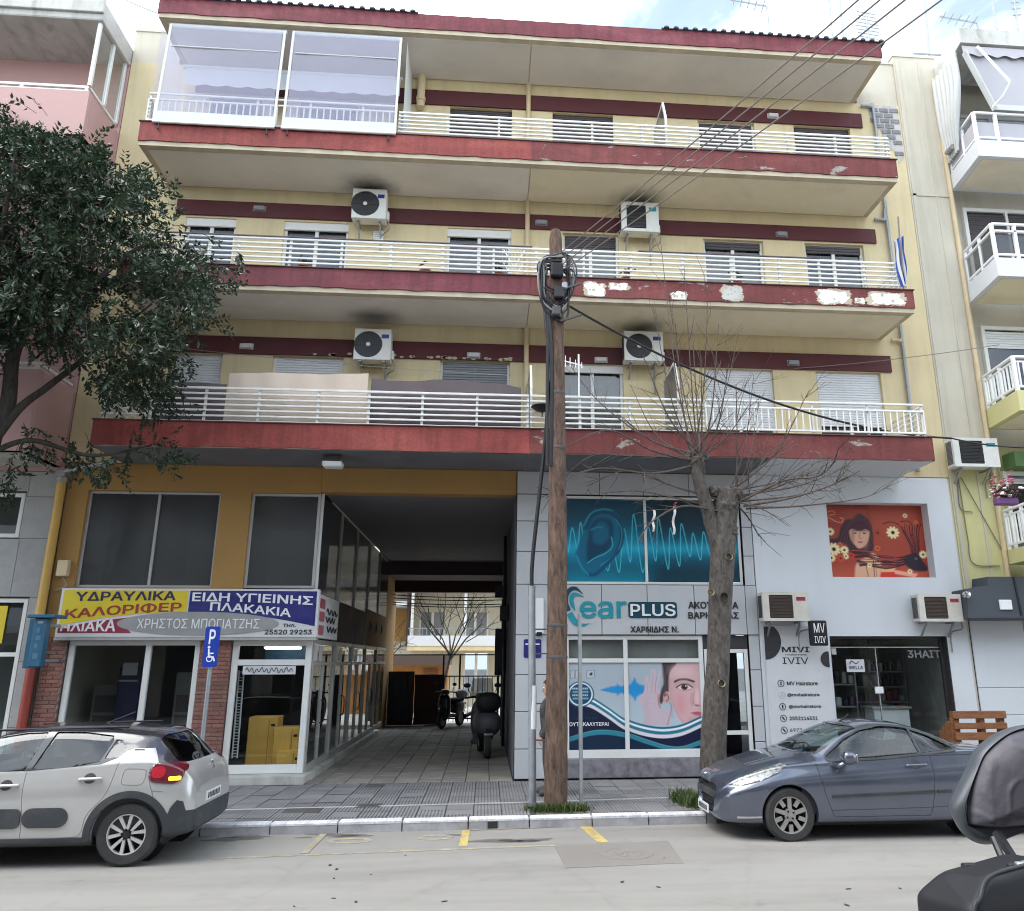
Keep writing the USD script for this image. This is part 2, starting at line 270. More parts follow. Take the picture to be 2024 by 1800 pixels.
look('cream_wall', col=(0.67, 0.56, 0.34), rough=0.9, var=0.1, vs=0.9, bump=0.25, bs=90, dirt=0.38, dirt_col=(0.44, 0.36, 0.25), ds=1.1, stretch=(3.5, 1, 0.3))
look('pale_wall', col=(0.55, 0.51, 0.42), rough=0.9, var=0.08, vs=1.1, bump=0.3, bs=80, dirt=0.5, dirt_col=(0.36, 0.32, 0.25), ds=0.9, stretch=(3, 1, 0.25))
look('orange_wall', col=(0.36, 0.205, 0.065), rough=0.85, var=0.1, vs=1.4, bump=0.2, bs=90, dirt=0.35, dirt_col=(0.3, 0.18, 0.08), ds=1.1, stretch=(2, 1, 0.5))
look('band_red', col=(0.085, 0.016, 0.02), rough=0.7, var=0.12, vs=1.5, bump=0.15)
look('red_new', custom=flaking, col=(0.275, 0.05, 0.042), second=(0.31, 0.075, 0.062), under=(0.3, 0.2, 0.18), amount=0.76)
look('red_wine', custom=flaking, col=(0.175, 0.033, 0.045), second=(0.21, 0.06, 0.068), under=(0.4, 0.36, 0.33), amount=0.74)
look('red_old', custom=flaking, col=(0.175, 0.035, 0.033), second=(0.2, 0.055, 0.05), under=(0.34, 0.3, 0.27), amount=0.615)
look('slab_edge', col=(0.5, 0.43, 0.32), rough=0.9, var=0.2, vs=3, bump=0.3)
look('soffit_grey', col=(0.7, 0.66, 0.61), rough=0.9, var=0.06, vs=0.8, dirt=0.3, dirt_col=(0.4, 0.37, 0.33), ds=0.7)
look('soffit_cream', col=(0.74, 0.67, 0.52), rough=0.9, var=0.06, vs=0.8, dirt=0.35, dirt_col=(0.42, 0.36, 0.26), ds=0.8)
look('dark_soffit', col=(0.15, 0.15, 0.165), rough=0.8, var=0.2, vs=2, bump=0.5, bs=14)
look('white_paint', col=(0.76, 0.77, 0.78), rough=0.45, var=0.05, vs=3)
look('white_wall', col=(0.64, 0.665, 0.7), rough=0.75, var=0.03, vs=0.7, dirt=0.12, dirt_col=(0.5, 0.5, 0.5), ds=1.0, stretch=(3, 1, 0.3))
look('rail_white', col=(0.72, 0.72, 0.7), rough=0.5, var=0.08, vs=6, dirt=0.3, dirt_col=(0.4, 0.32, 0.25), ds=5)
look('brown_rail', col=(0.09, 0.05, 0.045), rough=0.5)
look('frame_white', col=(0.72, 0.72, 0.7), rough=0.4, var=0.05)
look('frame_grey', col=(0.42, 0.41, 0.39), rough=0.45, metal=0.3, var=0.08)
look('frame_dark', col=(0.035, 0.033, 0.035), rough=0.4)
look('shutter_white', col=(0.7, 0.71, 0.73), rough=0.5, var=0.05)
look('shutter_brown', col=(0.06, 0.05, 0.055), rough=0.5, var=0.1)
look('shutter_grey', col=(0.22, 0.23, 0.25), rough=0.5, var=0.1)
look('dark_glass', custom=pane, tint=(0.55, 0.58, 0.6), ior=1.6, add=0.02)
look('shop_glass', custom=pane, tint=(0.86, 0.89, 0.89), ior=1.5)
look('smoked_glass', custom=pane, tint=(0.5, 0.5, 0.5), ior=1.5, rough=0.15, haze=0.38, haze_col=(0.075, 0.076, 0.078))
look('clear_glass', custom=pane, tint=(0.94, 0.96, 0.96), ior=1.45)
look('interior_dark', col=(0.085, 0.08, 0.08), rough=0.9, var=0.3, vs=1.5)
look('interior_mid', col=(0.26, 0.25, 0.24), rough=0.9, var=0.3, vs=1.2)
look('curtain', col=(0.68, 0.66, 0.64), rough=0.9, var=0.15, vs=9, stretch=(1, 1, 0.1))
look('cladding_grey', col=(0.5, 0.508, 0.525), rough=0.4, metal=0.0, var=0.03, vs=1.0, island=0.03)
look('black_gap', col=(0.02, 0.02, 0.022), rough=0.8)
look('marble_grey', col=(0.19, 0.18, 0.2), rough=0.4, var=0.5, vs=7)
look('granite', col=(0.33, 0.33, 0.33), rough=0.55, var=0.12, vs=5, grain=0.3, gs=160, island=0.07)
look('pink_wall', col=(0.5, 0.31, 0.29), rough=0.85, var=0.06, vs=1.2, dirt=0.3, dirt_col=(0.42, 0.3, 0.27))
look('concrete', col=(0.5, 0.49, 0.46), rough=0.9, var=0.15, vs=2, bump=0.3, dirt=0.6, dirt_col=(0.16, 0.16, 0.14), ds=1.4, stretch=(2.5, 1, 0.5))
look('yellow_wall', col=(0.58, 0.55, 0.27), rough=0.85, var=0.06, vs=1.2, dirt=0.3, dirt_col=(0.45, 0.42, 0.25), stretch=(3, 1, 0.4))
look('anthracite', col=(0.055, 0.065, 0.08), rough=0.6, var=0.1)
look('black_metal', col=(0.02, 0.02, 0.024), rough=0.45, metal=0.2)
look('black_plastic', col=(0.014, 0.014, 0.017), rough=0.5, spec=0.3, var=0.15, grain=0.2, gs=400)
look('galvanised', col=(0.33, 0.35, 0.37), rough=0.5, metal=0.6, var=0.2, vs=8)
look('steel', col=(0.55, 0.56, 0.57), rough=0.35, metal=0.8)
look('asphalt', custom=tarmac)
look('asphalt_patch', col=(0.2, 0.185, 0.17), rough=0.9, var=0.1, vs=1.2, bump=0.4, bs=90, grain=0.25, gs=150)
look('yellow_paint', custom=flaking, col=(0.52, 0.4, 0.13), second=(0.55, 0.44, 0.18), under=(0.3, 0.28, 0.25), amount=0.56, scale=8)
look('faded_yellow', custom=flaking, col=(0.4, 0.35, 0.2), second=(0.42, 0.37, 0.23), under=(0.3, 0.285, 0.26), amount=0.47, scale=9)
look('paver', col=(0.2, 0.197, 0.205), rough=0.85, var=0.14, vs=4, bump=0.3, bs=120, grain=0.18, gs=260, island=0.12, dirt=0.35, dirt_col=(0.13, 0.125, 0.12), ds=2)
look('passage_tile', col=(0.26, 0.24, 0.21), rough=0.7, var=0.16, vs=3, island=0.16, grain=0.15, dirt=0.5, dirt_col=(0.12, 0.11, 0.1), ds=1.6)
look('joint', col=(0.07, 0.068, 0.066), rough=0.95, var=0.2)
look('kerb_stone', col=(0.36, 0.355, 0.37), rough=0.85, var=0.2, vs=5, bump=0.4, dirt=0.6, dirt_col=(0.14, 0.13, 0.13), ds=3, island=0.08)
look('kerb_white', custom=flaking, col=(0.7, 0.7, 0.74), second=(0.74, 0.74, 0.76), under=(0.34, 0.33, 0.34), amount=0.62, scale=6)
look('iron', col=(0.1, 0.095, 0.095), rough=0.7, metal=0.4, var=0.2)
look('brick', col=(0.24, 0.11, 0.088), rough=0.85, var=0.2, vs=9, bump=0.4, island=0.2)
look('mortar', col=(0.25, 0.2, 0.18), rough=0.95)
look('pipe_yellow', col=(0.55, 0.34, 0.08), rough=0.5)
look('pipe_red', col=(0.3, 0.05, 0.035), rough=0.5)
look('pipe_cream', col=(0.6, 0.48, 0.3), rough=0.5)
look('ac_white', col=(0.68, 0.68, 0.64), rough=0.45, var=0.05, dirt=0.25, dirt_col=(0.45, 0.42, 0.36), ds=3)
look('ac_old', col=(0.6, 0.57, 0.51), rough=0.5, var=0.06, dirt=0.4, dirt_col=(0.36, 0.31, 0.25), ds=3)
look('ac_dark', col=(0.045, 0.045, 0.05), rough=0.5)
look('ac_rust', col=(0.1, 0.07, 0.06), rough=0.7)
look('pole_wood', custom=bark, a=(0.035, 0.021, 0.016), b=(0.2, 0.125, 0.09), scale=(7, 7, 1.7), bump=0.7)
look('bark_grey', custom=bark, a=(0.03, 0.026, 0.024), b=(0.15, 0.13, 0.113), scale=(7, 7, 3.2), bump=1.0)
look('twig', custom=bark, a=(0.05, 0.036, 0.03), b=(0.125, 0.1, 0.085), scale=(9, 9, 3), bump=0.2)
look('bark_dark', custom=bark, a=(0.02, 0.018, 0.016), b=(0.07, 0.06, 0.05), scale=(6, 6, 1.6))
look('leaf_dark', custom=leafy, col=(0.013, 0.028, 0.013), col2=(0.06, 0.088, 0.042), trans=0.18)
look('grass_green', custom=leafy, col=(0.035, 0.07, 0.015), col2=(0.17, 0.19, 0.06), trans=0.3, rough=0.6)
look('cable_black', col=(0.015, 0.015, 0.017), rough=0.5)
look('cable_grey', col=(0.28, 0.27, 0.26), rough=0.5)
look('cable_tan', col=(0.2, 0.165, 0.15), rough=0.6)
look('blue_sign', col=(0.01, 0.04, 0.33), rough=0.35)
look('blue_box', col=(0.025, 0.11, 0.19), rough=0.4)
look('white_sign', col=(0.62, 0.62, 0.64), rough=0.35, var=0.03)
look('sign_yellow', col=(0.66, 0.51, 0.03), rough=0.4, var=0.05)
look('sign_navy', col=(0.025, 0.025, 0.16), rough=0.35, var=0.2)
look('sign_blue', col=(0.015, 0.03, 0.2), rough=0.35)
look('sign_red', col=(0.28, 0.03, 0.06), rough=0.35)
look('ink_dim', col=(0.22, 0.22, 0.22), rough=0.5)
look('sign_grey', col=(0.3, 0.3, 0.3), rough=0.4)
look('ink_navy', col=(0.02, 0.02, 0.07), rough=0.4)
look('ink_red', col=(0.28, 0.04, 0.03), rough=0.4)
look('ink_black', col=(0.02, 0.02, 0.022), rough=0.4)
look('ink_teal', col=(0.02, 0.27, 0.33), rough=0.3)
look('ink_dark_teal', col=(0.01, 0.055, 0.085), rough=0.3)
look('ink_white', col=(0.78, 0.78, 0.8), rough=0.4)
look('ink_pale', col=(0.55, 0.55, 0.56), rough=0.4)
look('print', custom=printed)
look('wood_pallet', custom=bark, a=(0.13, 0.045, 0.015), b=(0.3, 0.125, 0.045), scale=(1.2, 9, 9), bump=0.2, rough=0.75)
look('boiler_yellow', col=(0.8, 0.45, 0.1), rough=0.45)
look('lamp_glow', col=(0.9, 0.95, 1.0), emit=6.0)
look('film_milky', custom=film, col=(0.3, 0.3, 0.41), clear=0.6)
look('film_side', custom=film, col=(0.5, 0.5, 0.58), clear=0.6)
look('cloth_white', col=(0.55, 0.56, 0.55), rough=0.85, var=0.06)
look('cloth_beige', col=(0.56, 0.47, 0.39), rough=0.9, var=0.08, vs=1.5)
look('cloth_brown', col=(0.12, 0.095, 0.1), rough=0.85, var=0.12, vs=2, stretch=(1, 1, 1))
look('cloth_awning', col=(0.4, 0.39, 0.42), rough=0.9, var=0.05)
look('flag_blue', col=(0.02, 0.06, 0.3), rough=0.8)
look('flower_pink', col=(0.5, 0.12, 0.2), rough=0.8)
look('flower_white', col=(0.8, 0.76, 0.74), rough=0.8)
look('planter_purple', col=(0.14, 0.05, 0.17), rough=0.5)
look('terracotta', col=(0.32, 0.1, 0.06), rough=0.8)
look('brown_panel', col=(0.055, 0.028, 0.025), rough=0.7, var=0.2)
look('orange_wood', col=(0.42, 0.18, 0.05), rough=0.7, var=0.2)
look('paint_silver', custom=carpaint, col=(0.45, 0.44, 0.43), metal=0.45, rough=0.3)
look('paint_blue', custom=carpaint, col=(0.115, 0.13, 0.175), metal=0.8, rough=0.24)
look('paint_black', custom=carpaint, col=(0.012, 0.013, 0.02), metal=0.0, rough=0.2, dust=0.05)
look('trim_grey', col=(0.03, 0.034, 0.038), rough=0.6, var=0.1, dirt=0.3, dirt_col=(0.15, 0.14, 0.13), ds=3)
look('rubber', col=(0.025, 0.025, 0.026), rough=0.75, var=0.2, dirt=0.3, dirt_col=(0.08, 0.075, 0.07), ds=6)
look('alloy', col=(0.56, 0.55, 0.54), rough=0.35, metal=0.7, var=0.05)
look('alloy_dull', col=(0.34, 0.325, 0.31), rough=0.5, metal=0.5, var=0.1)
look('car_glass', custom=pane, tint=(0.72, 0.78, 0.77), ior=1.55, add=0.02)
look('car_glass_dark', custom=pane, tint=(0.3, 0.32, 0.34), ior=1.55, add=0.02)
look('seat_dark', col=(0.03, 0.03, 0.035), rough=0.85)
look('lens_red', col=(0.35, 0.008, 0.02), rough=0.12, coat=1.0)
look('lens_dark_red', col=(0.08, 0.004, 0.012), rough=0.12, coat=1.0)
look('lens_amber', col=(0.95, 0.32, 0.02), rough=0.2, emit=1.5)
look('lens_clear', col=(0.3, 0.3, 0.29), rough=0.2, metal=0.5, coat=1.0, var=0.85, vs=22)
look('chrome', col=(0.75, 0.75, 0.76), rough=0.12, metal=1.0)
look('hood_fabric', col=(0.075, 0.07, 0.085), rough=0.55, var=0.15, vs=4, bump=0.3, bs=30)
look('hood_rim', col=(0.06, 0.068, 0.08), rough=0.4, var=0.1)
look('skin', col=(0.5, 0.3, 0.22), rough=0.6)
look('hair', col=(0.03, 0.022, 0.018), rough=0.7)
look('camo', col=(0.06, 0.06, 0.06), rough=0.9, var=0.9, vs=9)
look('denim', col=(0.05, 0.055, 0.08), rough=0.9, var=0.2)
look('shoe', col=(0.06, 0.05, 0.05), rough=0.7)
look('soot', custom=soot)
look('green_box', col=(0.1, 0.19, 0.08), rough=0.7)
look('blue_pale', col=(0.07, 0.17, 0.26), rough=0.4)
look('soil', col=(0.1, 0.085, 0.06), rough=0.95, var=0.3, vs=8)
look('stain', custom=pane, tint=(0.86, 0.855, 0.85), ior=1.02)

# ================================================================== SETTING
MB().box(-160, 160, -120, 200, -0.3, -0.03).solo('ground', 'asphalt', None, None, kind='structure')
KY = lambda x: -3.55 + 0.03*x                                      # the kerb's front edge runs slightly askew
road = thing('road', None, None, kind='structure')
MB().flat(Polygon([(-60, -12.3), (60, -12.3), (60, -2.0), (-60, -3.2)]), -0.02, 0.02).build('asphalt', 'asphalt', road)
pa, pb, pc, pd = G(1096, 1672), G(1320, 1662), G(1352, 1706), G(1118, 1716)
MB().flat(Polygon([pa[:2], pb[:2], pc[:2], pd[:2]]), 0.0, 0.004).build('patch', 'asphalt_patch', road)
mc = G(1238, 1687)
MB().lathe([(0.0, 0.008), (0.2, 0.010), (0.205, 0.007), (0.225, 0.007), (0.23, 0.011), (0.3, 0.011), (0.31, 0.005)], (mc[0], mc[1], 0), n=36).build('manhole_cover', 'asphalt_patch', road, smooth=30)
for k in range(10):
    a = k*math.pi/5; MB().bar((mc[0]+.04*math.cos(a), mc[1]+.04*math.sin(a), .011), (mc[0]+.18*math.cos(a), mc[1]+.18*math.sin(a), .011), .018, .004).build('cover_rib', 'asphalt', road)
def stripe(a, b, w0, mat='yellow_paint', z=0.001):
    a, b = G(*a), G(*b); d = b-a; d /= np.linalg.norm(d); n = np.array([-d[1], d[0], 0])*w0/2
    MB().flat(Polygon([(a+n)[:2], (a-n)[:2], (b-n)[:2], (b+n)[:2]]), z, 0.003).build('yellow_line', mat, road)
stripe((1157, 1634), (1192, 1665), .14); stripe((922, 1638), (915, 1672), .1)
stripe((600, 1690), (1096, 1671), .07, 'faded_yellow'); stripe((420, 1697), (600, 1690), .07, 'faded_yellow')
stripe((640, 1649), (600, 1688), .09, 'faded_yellow', .0045); stripe((925, 1641), (1155, 1633), .045, 'faded_yellow', .0045)
for (x0, y0, w, h) in ((690, 1662, 42, 9), (860, 1655, 34, 8)):
    c0 = G(x0, y0); MB().flat(affinity.scale(Point(c0[0], c0[1]).buffer(1), w/150, .16).difference(affinity.scale(Point(c0[0], c0[1]).buffer(1), w/150*.66, .08)), .001, .003).build('painted_mark', 'faded_yellow', road)
for i in range(9):                                                  # oil spots and damp stains near the gutter
    q = G(rng.uniform(450, 1400), rng.uniform(1645, 1662) if i < 10 else rng.uniform(1680, 1780)); w_ = rng.uniform(.1, .4) if i < 10 else rng.uniform(.06, .16); aa = np.linspace(0, 6.28, 24, endpoint=False); rr_ = 1+.8*(meshkit.noise(np.stack([np.cos(aa)*2+i*3, np.sin(aa)*2, aa*0], 1))-.5)
    MB().flat(Polygon(np.stack([q[0]+w_*rr_*np.cos(aa), q[1]+w_*.32*rr_*np.sin(aa)], 1)).buffer(0), .0004+.0001*i, .0012).build('stain', 'stain', road)
for i in range(46):                                                  # leaves and bits of litter lying on the road
    q = G(rng.uniform(440, 1900), rng.uniform(1690, 1795)); s = rng.uniform(.012, .04); a = rng.uniform(0, 3.1)
    if i < 15: MB().flat(affinity.rotate(affinity.scale(Point(q[0], q[1]).buffer(1, quad_segs=2), s, s*.45), math.degrees(a)), .0005, .005).build('debris', 'trim_grey', road)

# ------------------------------------------------------------------ pavement
pav = thing('pavement', None, None, kind='structure')
MB().flat(Polygon([(-60, KY(-40)+.12), (3.0, KY(3)+.12), (3.0, -2.75), (60, -1.6), (60, 0.3), (-60, 0.3)]), -0.1, 0.205).build('bed', 'joint', pav)
TP = 0.38
cover_spots = [(G(598, 1602, .13), .5, .16), (G(730, 1592, .13), .34, .14), (G(742, 1552, .13), .3, .14)]
for i in range(-13, 12):
    for j in range(0, 9):
        x0 = 0.27+TP*i; x1 = x0+TP-.012; y1 = -0.2-TP*j; y0 = y1-TP+.012
        y0 = max(y0, KY(x0)+.16)
        if y1-y0 < .06: continue
        if x0 > 3.0 and y1 < -2.6: continue
        dz = rng.uniform(-.004, .003)
        if abs(x0+.19-1.0) < .3 and j in (6, 7, 8) and i in (1, 2, 3) : continue
        if i == 7 and j in (5, 6, 7) : continue
        m = MB(); top = .128+dz; ribs = 8; px = []
        w = (x1-x0)/ribs
        for k in range(ribs): px += [(x0+k*w, top-.012), (x0+(k+.18)*w, top-.012), (x0+(k+.26)*w, top), (x0+(k+.92)*w, top), (x0+w*(k+1), top-.012)]
        sm = (rng.random() < .1) or (j < 3 and i > 3 and rng.random() < .9) or (i < -6 and j < 5)
        if sm: px = [(x0, top-.006), (x0+.008, top), (x1-.008, top), (x1, top-.006)]
        g = np.array([[(a, y0, b) for a, b in px], [(a, y1, b) for a, b in px]])
        m.grid(g[::-1] if False else np.transpose(g, (1, 0, 2))).box(x0, x1, y0, y1, .105, top-.014)
        m.build('paving_tile', 'paver', pav)
for (c0, w, h) in cover_spots:
    m = MB().box(c0[0]-w/2, c0[0]+w/2, c0[1]-h, c0[1]+h, .11, .137, .004)
    cp = m.build('inspection_cover', 'iron', pav); MB().box(c0[0]-w/2+.03, c0[0]+w/2-.03, c0[1]-h+.03, c0[1]+h-.03, .13, .14, .002).build('lid', 'iron', cp)
wl = [P_ for P_ in (G(440, 1601, .13), G(1045, 1586, .13), G(1340, 1576, .13))]
MB().bar(wl[0]+[0, 0, .004], wl[1]+[0, 0, .004], .022, .012).bar(wl[1]+[0, 0, .004], wl[2]+[0, 0, .004], .022, .012).build('white_strip', 'ink_pale', pav)
xk = -9.6
k = 0
while xk < 2.95:
    L = rng.uniform(.72, .86); x1 = min(xk+L-.012, 2.98); ya, yb = KY(xk), KY(x1); dz = rng.uniform(-.004, .004)
    def stone(z0, z1, o0, o1, mat, nm, par):
        v = [(xk, ya+o0, z0), (x1, yb+o0, z0), (x1, yb+o1, z0), (xk, ya+o1, z0)]; c = .014
        v += [(xk+.004, ya+o0, z1-c), (x1-.004, yb+o0, z1-c), (x1-.004, yb+o1, z1-c), (xk+.004, ya+o1, z1-c), (xk+.01, ya+o0+c, z1), (x1-.01, yb+o0+c, z1), (x1-.01, yb+o1, z1), (xk+.01, ya+o1, z1)]
        f = [(0, 3, 2, 1), (8, 9, 10, 11)] + [(a, (a+1) % 4, (a+1) % 4+4, a+4) for a in range(4)] + [(a+4, (a+1) % 4+4, (a+1) % 4+8, a+8) for a in range(4)]
        return MB().add(v, f).build(nm, mat, par)
    st = stone(-.1, .132+dz, 0, .15, 'kerb_stone', 'kerb_stone', pav)
    stone(.098, .137+dz, -.003, .147, 'kerb_white', 'white_edge', st)
    xk += L; k += 1
dh = G(974, 1632, .07); MB().box(dh[0]-.065, dh[0]+.065, KY(dh[0])-.008, KY(dh[0])+.05, .012, .092).build('drain_hole', 'black_gap', pav)
MB().box(2.985, 3.13, -3.45, -2.75, -.1, .13, .01).build('kerb_return', 'kerb_stone', pav)
MB().box(3.0, 30, -2.9, -2.75, -.1, .13, .01).build('kerb_return', 'kerb_stone', pav)
# the opposite pavement, where the scooter stands at the road's edge
MB().box(-60, 60, -17.6, -12.3, -.1, .12).build('far_pavement', 'paver', pav)

# ------------------------------------------------------------------ passage floor
pf = thing('passage_floor', None, None, kind='structure')
MB().box(-3.1, .52, -.2, 13.2, -.05, .122).build('bed', 'joint', pf)
far = MB()
for j in range(0, 33):
    for i in range(9):
        x0 = -3.1+.402*i; y0 = -.19+.402*j; b = (x0, x0+.388, y0, y0+.388, .1, .14+rng.uniform(-.004, .004), .004)
        if j < 15: MB().box(*b).build('floor_tile', 'passage_tile', pf)
        else: far.box(*b)
t = far.build('floor_tiles', 'passage_tile', pf); t.prim.SetCustomDataByKey('kind', 'stuff')

# ================================================================== THE APARTMENT BUILDING
ab = thing('apartment_building', 'four storey cream and red apartment block with long balconies over shops and a passage', 'building')
SL = [(5.59, 6.03), (8.52, 8.98), (11.38, 11.87), (14.27, 14.71)]
WIN = {0: [(-6.05, -5.13), (-4.2, -2.86), (-1.0, .36), (1.39, 2.62), (4.27, 5.69), (6.58, 7.96)],
       1: [(-6.15, -5.17), (-4.23, -2.95), (-.96, .35), (1.42, 2.59), (4.4, 5.69), (6.6, 7.9)],
       2: [(-6.0, -4.9), (-4.2, -2.9), (-1.0, .33), (1.21, 2.54), (4.42, 5.7), (6.6, 7.9)]}
WT = [7.79, 10.69, 13.6]
def wall(parent, x0, x1, z0, z1, holes, mat, y1=.25, d=.25, name='wall'):
    g = sbox(x0, z0, x1, z1)
    for h in holes: g = g.difference(sbox(*h))
    return MB().poly(g, y1, d).build(name, mat, parent)
for lv in range(3):
    z0, z1 = SL[lv][0] if lv else 5.6, SL[lv+1][0]
    hol = [(a, SL[lv][1]-.02, b, WT[lv]) for a, b in WIN[lv]]
    wall(ab, -7.68, .66, z0+.002, z1+.002, hol, 'cream_wall'); wall(ab, .66, 9.12, z0+.002, z1+.002, hol, 'cream_wall', .252)
MB().box(-7.68, -6.72, 0, .25, 14.272, 15.05).box(-7.70, -6.7, -.02, .27, 15.05, 15.1).build('pier', 'pale_wall', ab)
MB().box(8.15, 9.12, 0.03, .25, 14.272, 15.4).box(8.13, 9.14, 0.01, .27, 15.4, 15.45).build('pier', 'pale_wall', ab)
# shell behind: sides, back and room backs
MB().box(-7.68, -7.45, .26, 11, .12, 14.3).box(9.1, 9.35, .26, 11, .12, 14.3).box(-7.45, 9.1, 10.8, 11, 5.6, 14.3).build('shell', 'pale_wall', ab)
MB().box(-7.4, 9.05, 1.9, 2.0, 5.7, 14.2).build('interior', 'interior_mid', ab)
MB().box(-7.4, 9.05, .26, 1.9, 8.55, 8.9).box(-7.4, 9.05, .26, 1.9, 11.42, 11.8).build('floor_slab', 'interior_dark', ab)
for lv, (xa, zb, zt) in enumerate([(-6.3, 7.79, 8.14), (-6.35, 10.73, 11.06), (-6.3, 13.61, 13.97)]):
    MB().box(xa, .64, -.045, -.002, zb, zt, .004).build('painted_band', 'band_red', ab); MB().box(.74, 8.19, -.045, -.002, zb, zt, .004).build('painted_band', 'band_red', ab)
fl = MB()
for i in range(34):
    x = rng.uniform(-3.6, .4); fl.poly(affinity.scale(Point(x, 7.80+abs(rng.normal(0, .025))).buffer(.022+.02*rng.random(), quad_segs=2), 1.5, .8), -.043, .005)
fl.build('flaked_paint', 'slab_edge', ab)

# windows
def window(lv, x0, x1, frame, shut, shut_mat='shutter_white', box=False, curtain=False, lower=0.0):
    z0, z1 = SL[lv][1], WT[lv]; y = .13; w = part_group('window', ab)
    t = .055; m = MB()
    for a, b, c, d in ((x0, x0+t, z0, z1), (x1-t, x1, z0, z1), (x0+t, x1-t, z1-t, z1), ((x0+x1)/2-.035, (x0+x1)/2+.035, z0, z1-t)): m.box(a, b, y-.05, y+.03, c, d, .004)
    if box: m.box(x0-.01, x1+.01, y-.1, y-.052, z1-.17, z1+.003, .006)
    m.build('frame', frame, w)
    for a, b in ((x0+t, (x0+x1)/2-.035), ((x0+x1)/2+.035, x1-t)): MB().box(a, b, y-.005, y+.005, z0+.03, z1-t).build('pane', 'dark_glass', w)
    if shut > 0:
        zt = z1-(.17 if box else .02); zb = z1-shut*(z1-z0); n = max(int((zt-zb)/.05), 1); s = MB()
        for k in range(n):
            a = zt-k*(zt-zb)/n; s.poly(Polygon([(0, 0), (.012, .008), (.012, .036), (0, .044)]), 0, x1-x0-2*t+.01, xf=lambda v, a=a: np.stack([x0+t-.005-v[:, 1], y-.052-v[:, 0], a-(zt-zb)/n+v[:, 2]*((zt-zb)/n)/.046], 1))
        s.build('shutter', shut_mat, w)
    if curtain:
        xs = np.linspace(x0+.05, x1-.05, 60); ys = y+.1+.018*np.sin(xs*55)+.01*np.sin(xs*23)
        MB().grid(np.array([[(a, b, z) for a, b in zip(xs, ys)] for z in (z0+.02, z1-.06)])).build('curtain', 'curtain', w, smooth=True)
    return w
for i, (a, b) in enumerate(WIN[0]):
    window(0, a, b, *[('frame_white', .97, 'shutter_white'), ('frame_white', .99, 'shutter_white'), ('frame_white', .9, 'shutter_grey', False), ('frame_white', 0, 'shutter_white', True, True), ('frame_white', .72, 'shutter_white'), ('frame_white', .66, 'shutter_white')][i])
for i, (a, b) in enumerate(WIN[1]):
    window(1, a, b, *[('frame_white', .1, 'shutter_white', True, True), ('frame_white', .1, 'shutter_white', True, True), ('frame_white', .1, 'shutter_white', True, True), ('frame_white', .2, 'shutter_brown', False, True), ('frame_white', .12, 'shutter_brown', False, True), ('frame_white', .12, 'shutter_brown', False, True)][i])
for i, (a, b) in enumerate(WIN[2]):
    window(2, a, b, *[('frame_white', .5, 'shutter_grey'), ('frame_white', .5, 'shutter_grey'), ('frame_dark', .98, 'shutter_brown'), ('frame_dark', .62, 'shutter_brown'), ('frame_white', .45, 'shutter_brown'), ('frame_dark', .98, 'shutter_brown')][i])

# balconies
XL, XR, BY = -6.64, 8.07, -1.33
red = [('red_new', 'red_old'), ('red_wine', 'red_old'), ('red_new', 'red_old')]
BAL = []
def railing(bal, x0, x1, z0, n, top, posts, y=-1.27):
    for k in range(n):
        z = z0+.04+(top-z0-.04)*k/(n-1)
        MB().bar((x0, y, z), (x1, y, z), .03, .032 if k < n-1 else .04, c=.005).build('rail', 'rail_white', bal)
    for p in posts: MB().box(p-.022, p+.022, y+.016, y+.055, z0-.04, top-.01, .004).build('post', 'rail_white', bal)
def balusters(bal, x0, x1, z0, top, step, posts, y=-1.27, low=.1):
    for z in (z0+low, top-.13, top): MB().bar((x0, y, z), (x1, y, z), .035, .035, c=.005).build('rail', 'rail_white', bal)
    n = int((x1-x0)/step)
    for k in range(n+1):
        x = x0+(x1-x0)*k/n; MB().box(x-.011, x+.011, y-.012, y+.012, z0+low, top-.13).build('baluster', 'rail_white', bal)
    for p in posts: MB().box(p-.02, p+.02, y+.018, y+.055, z0-.04, top-.01, .004).build('post', 'rail_white', bal)
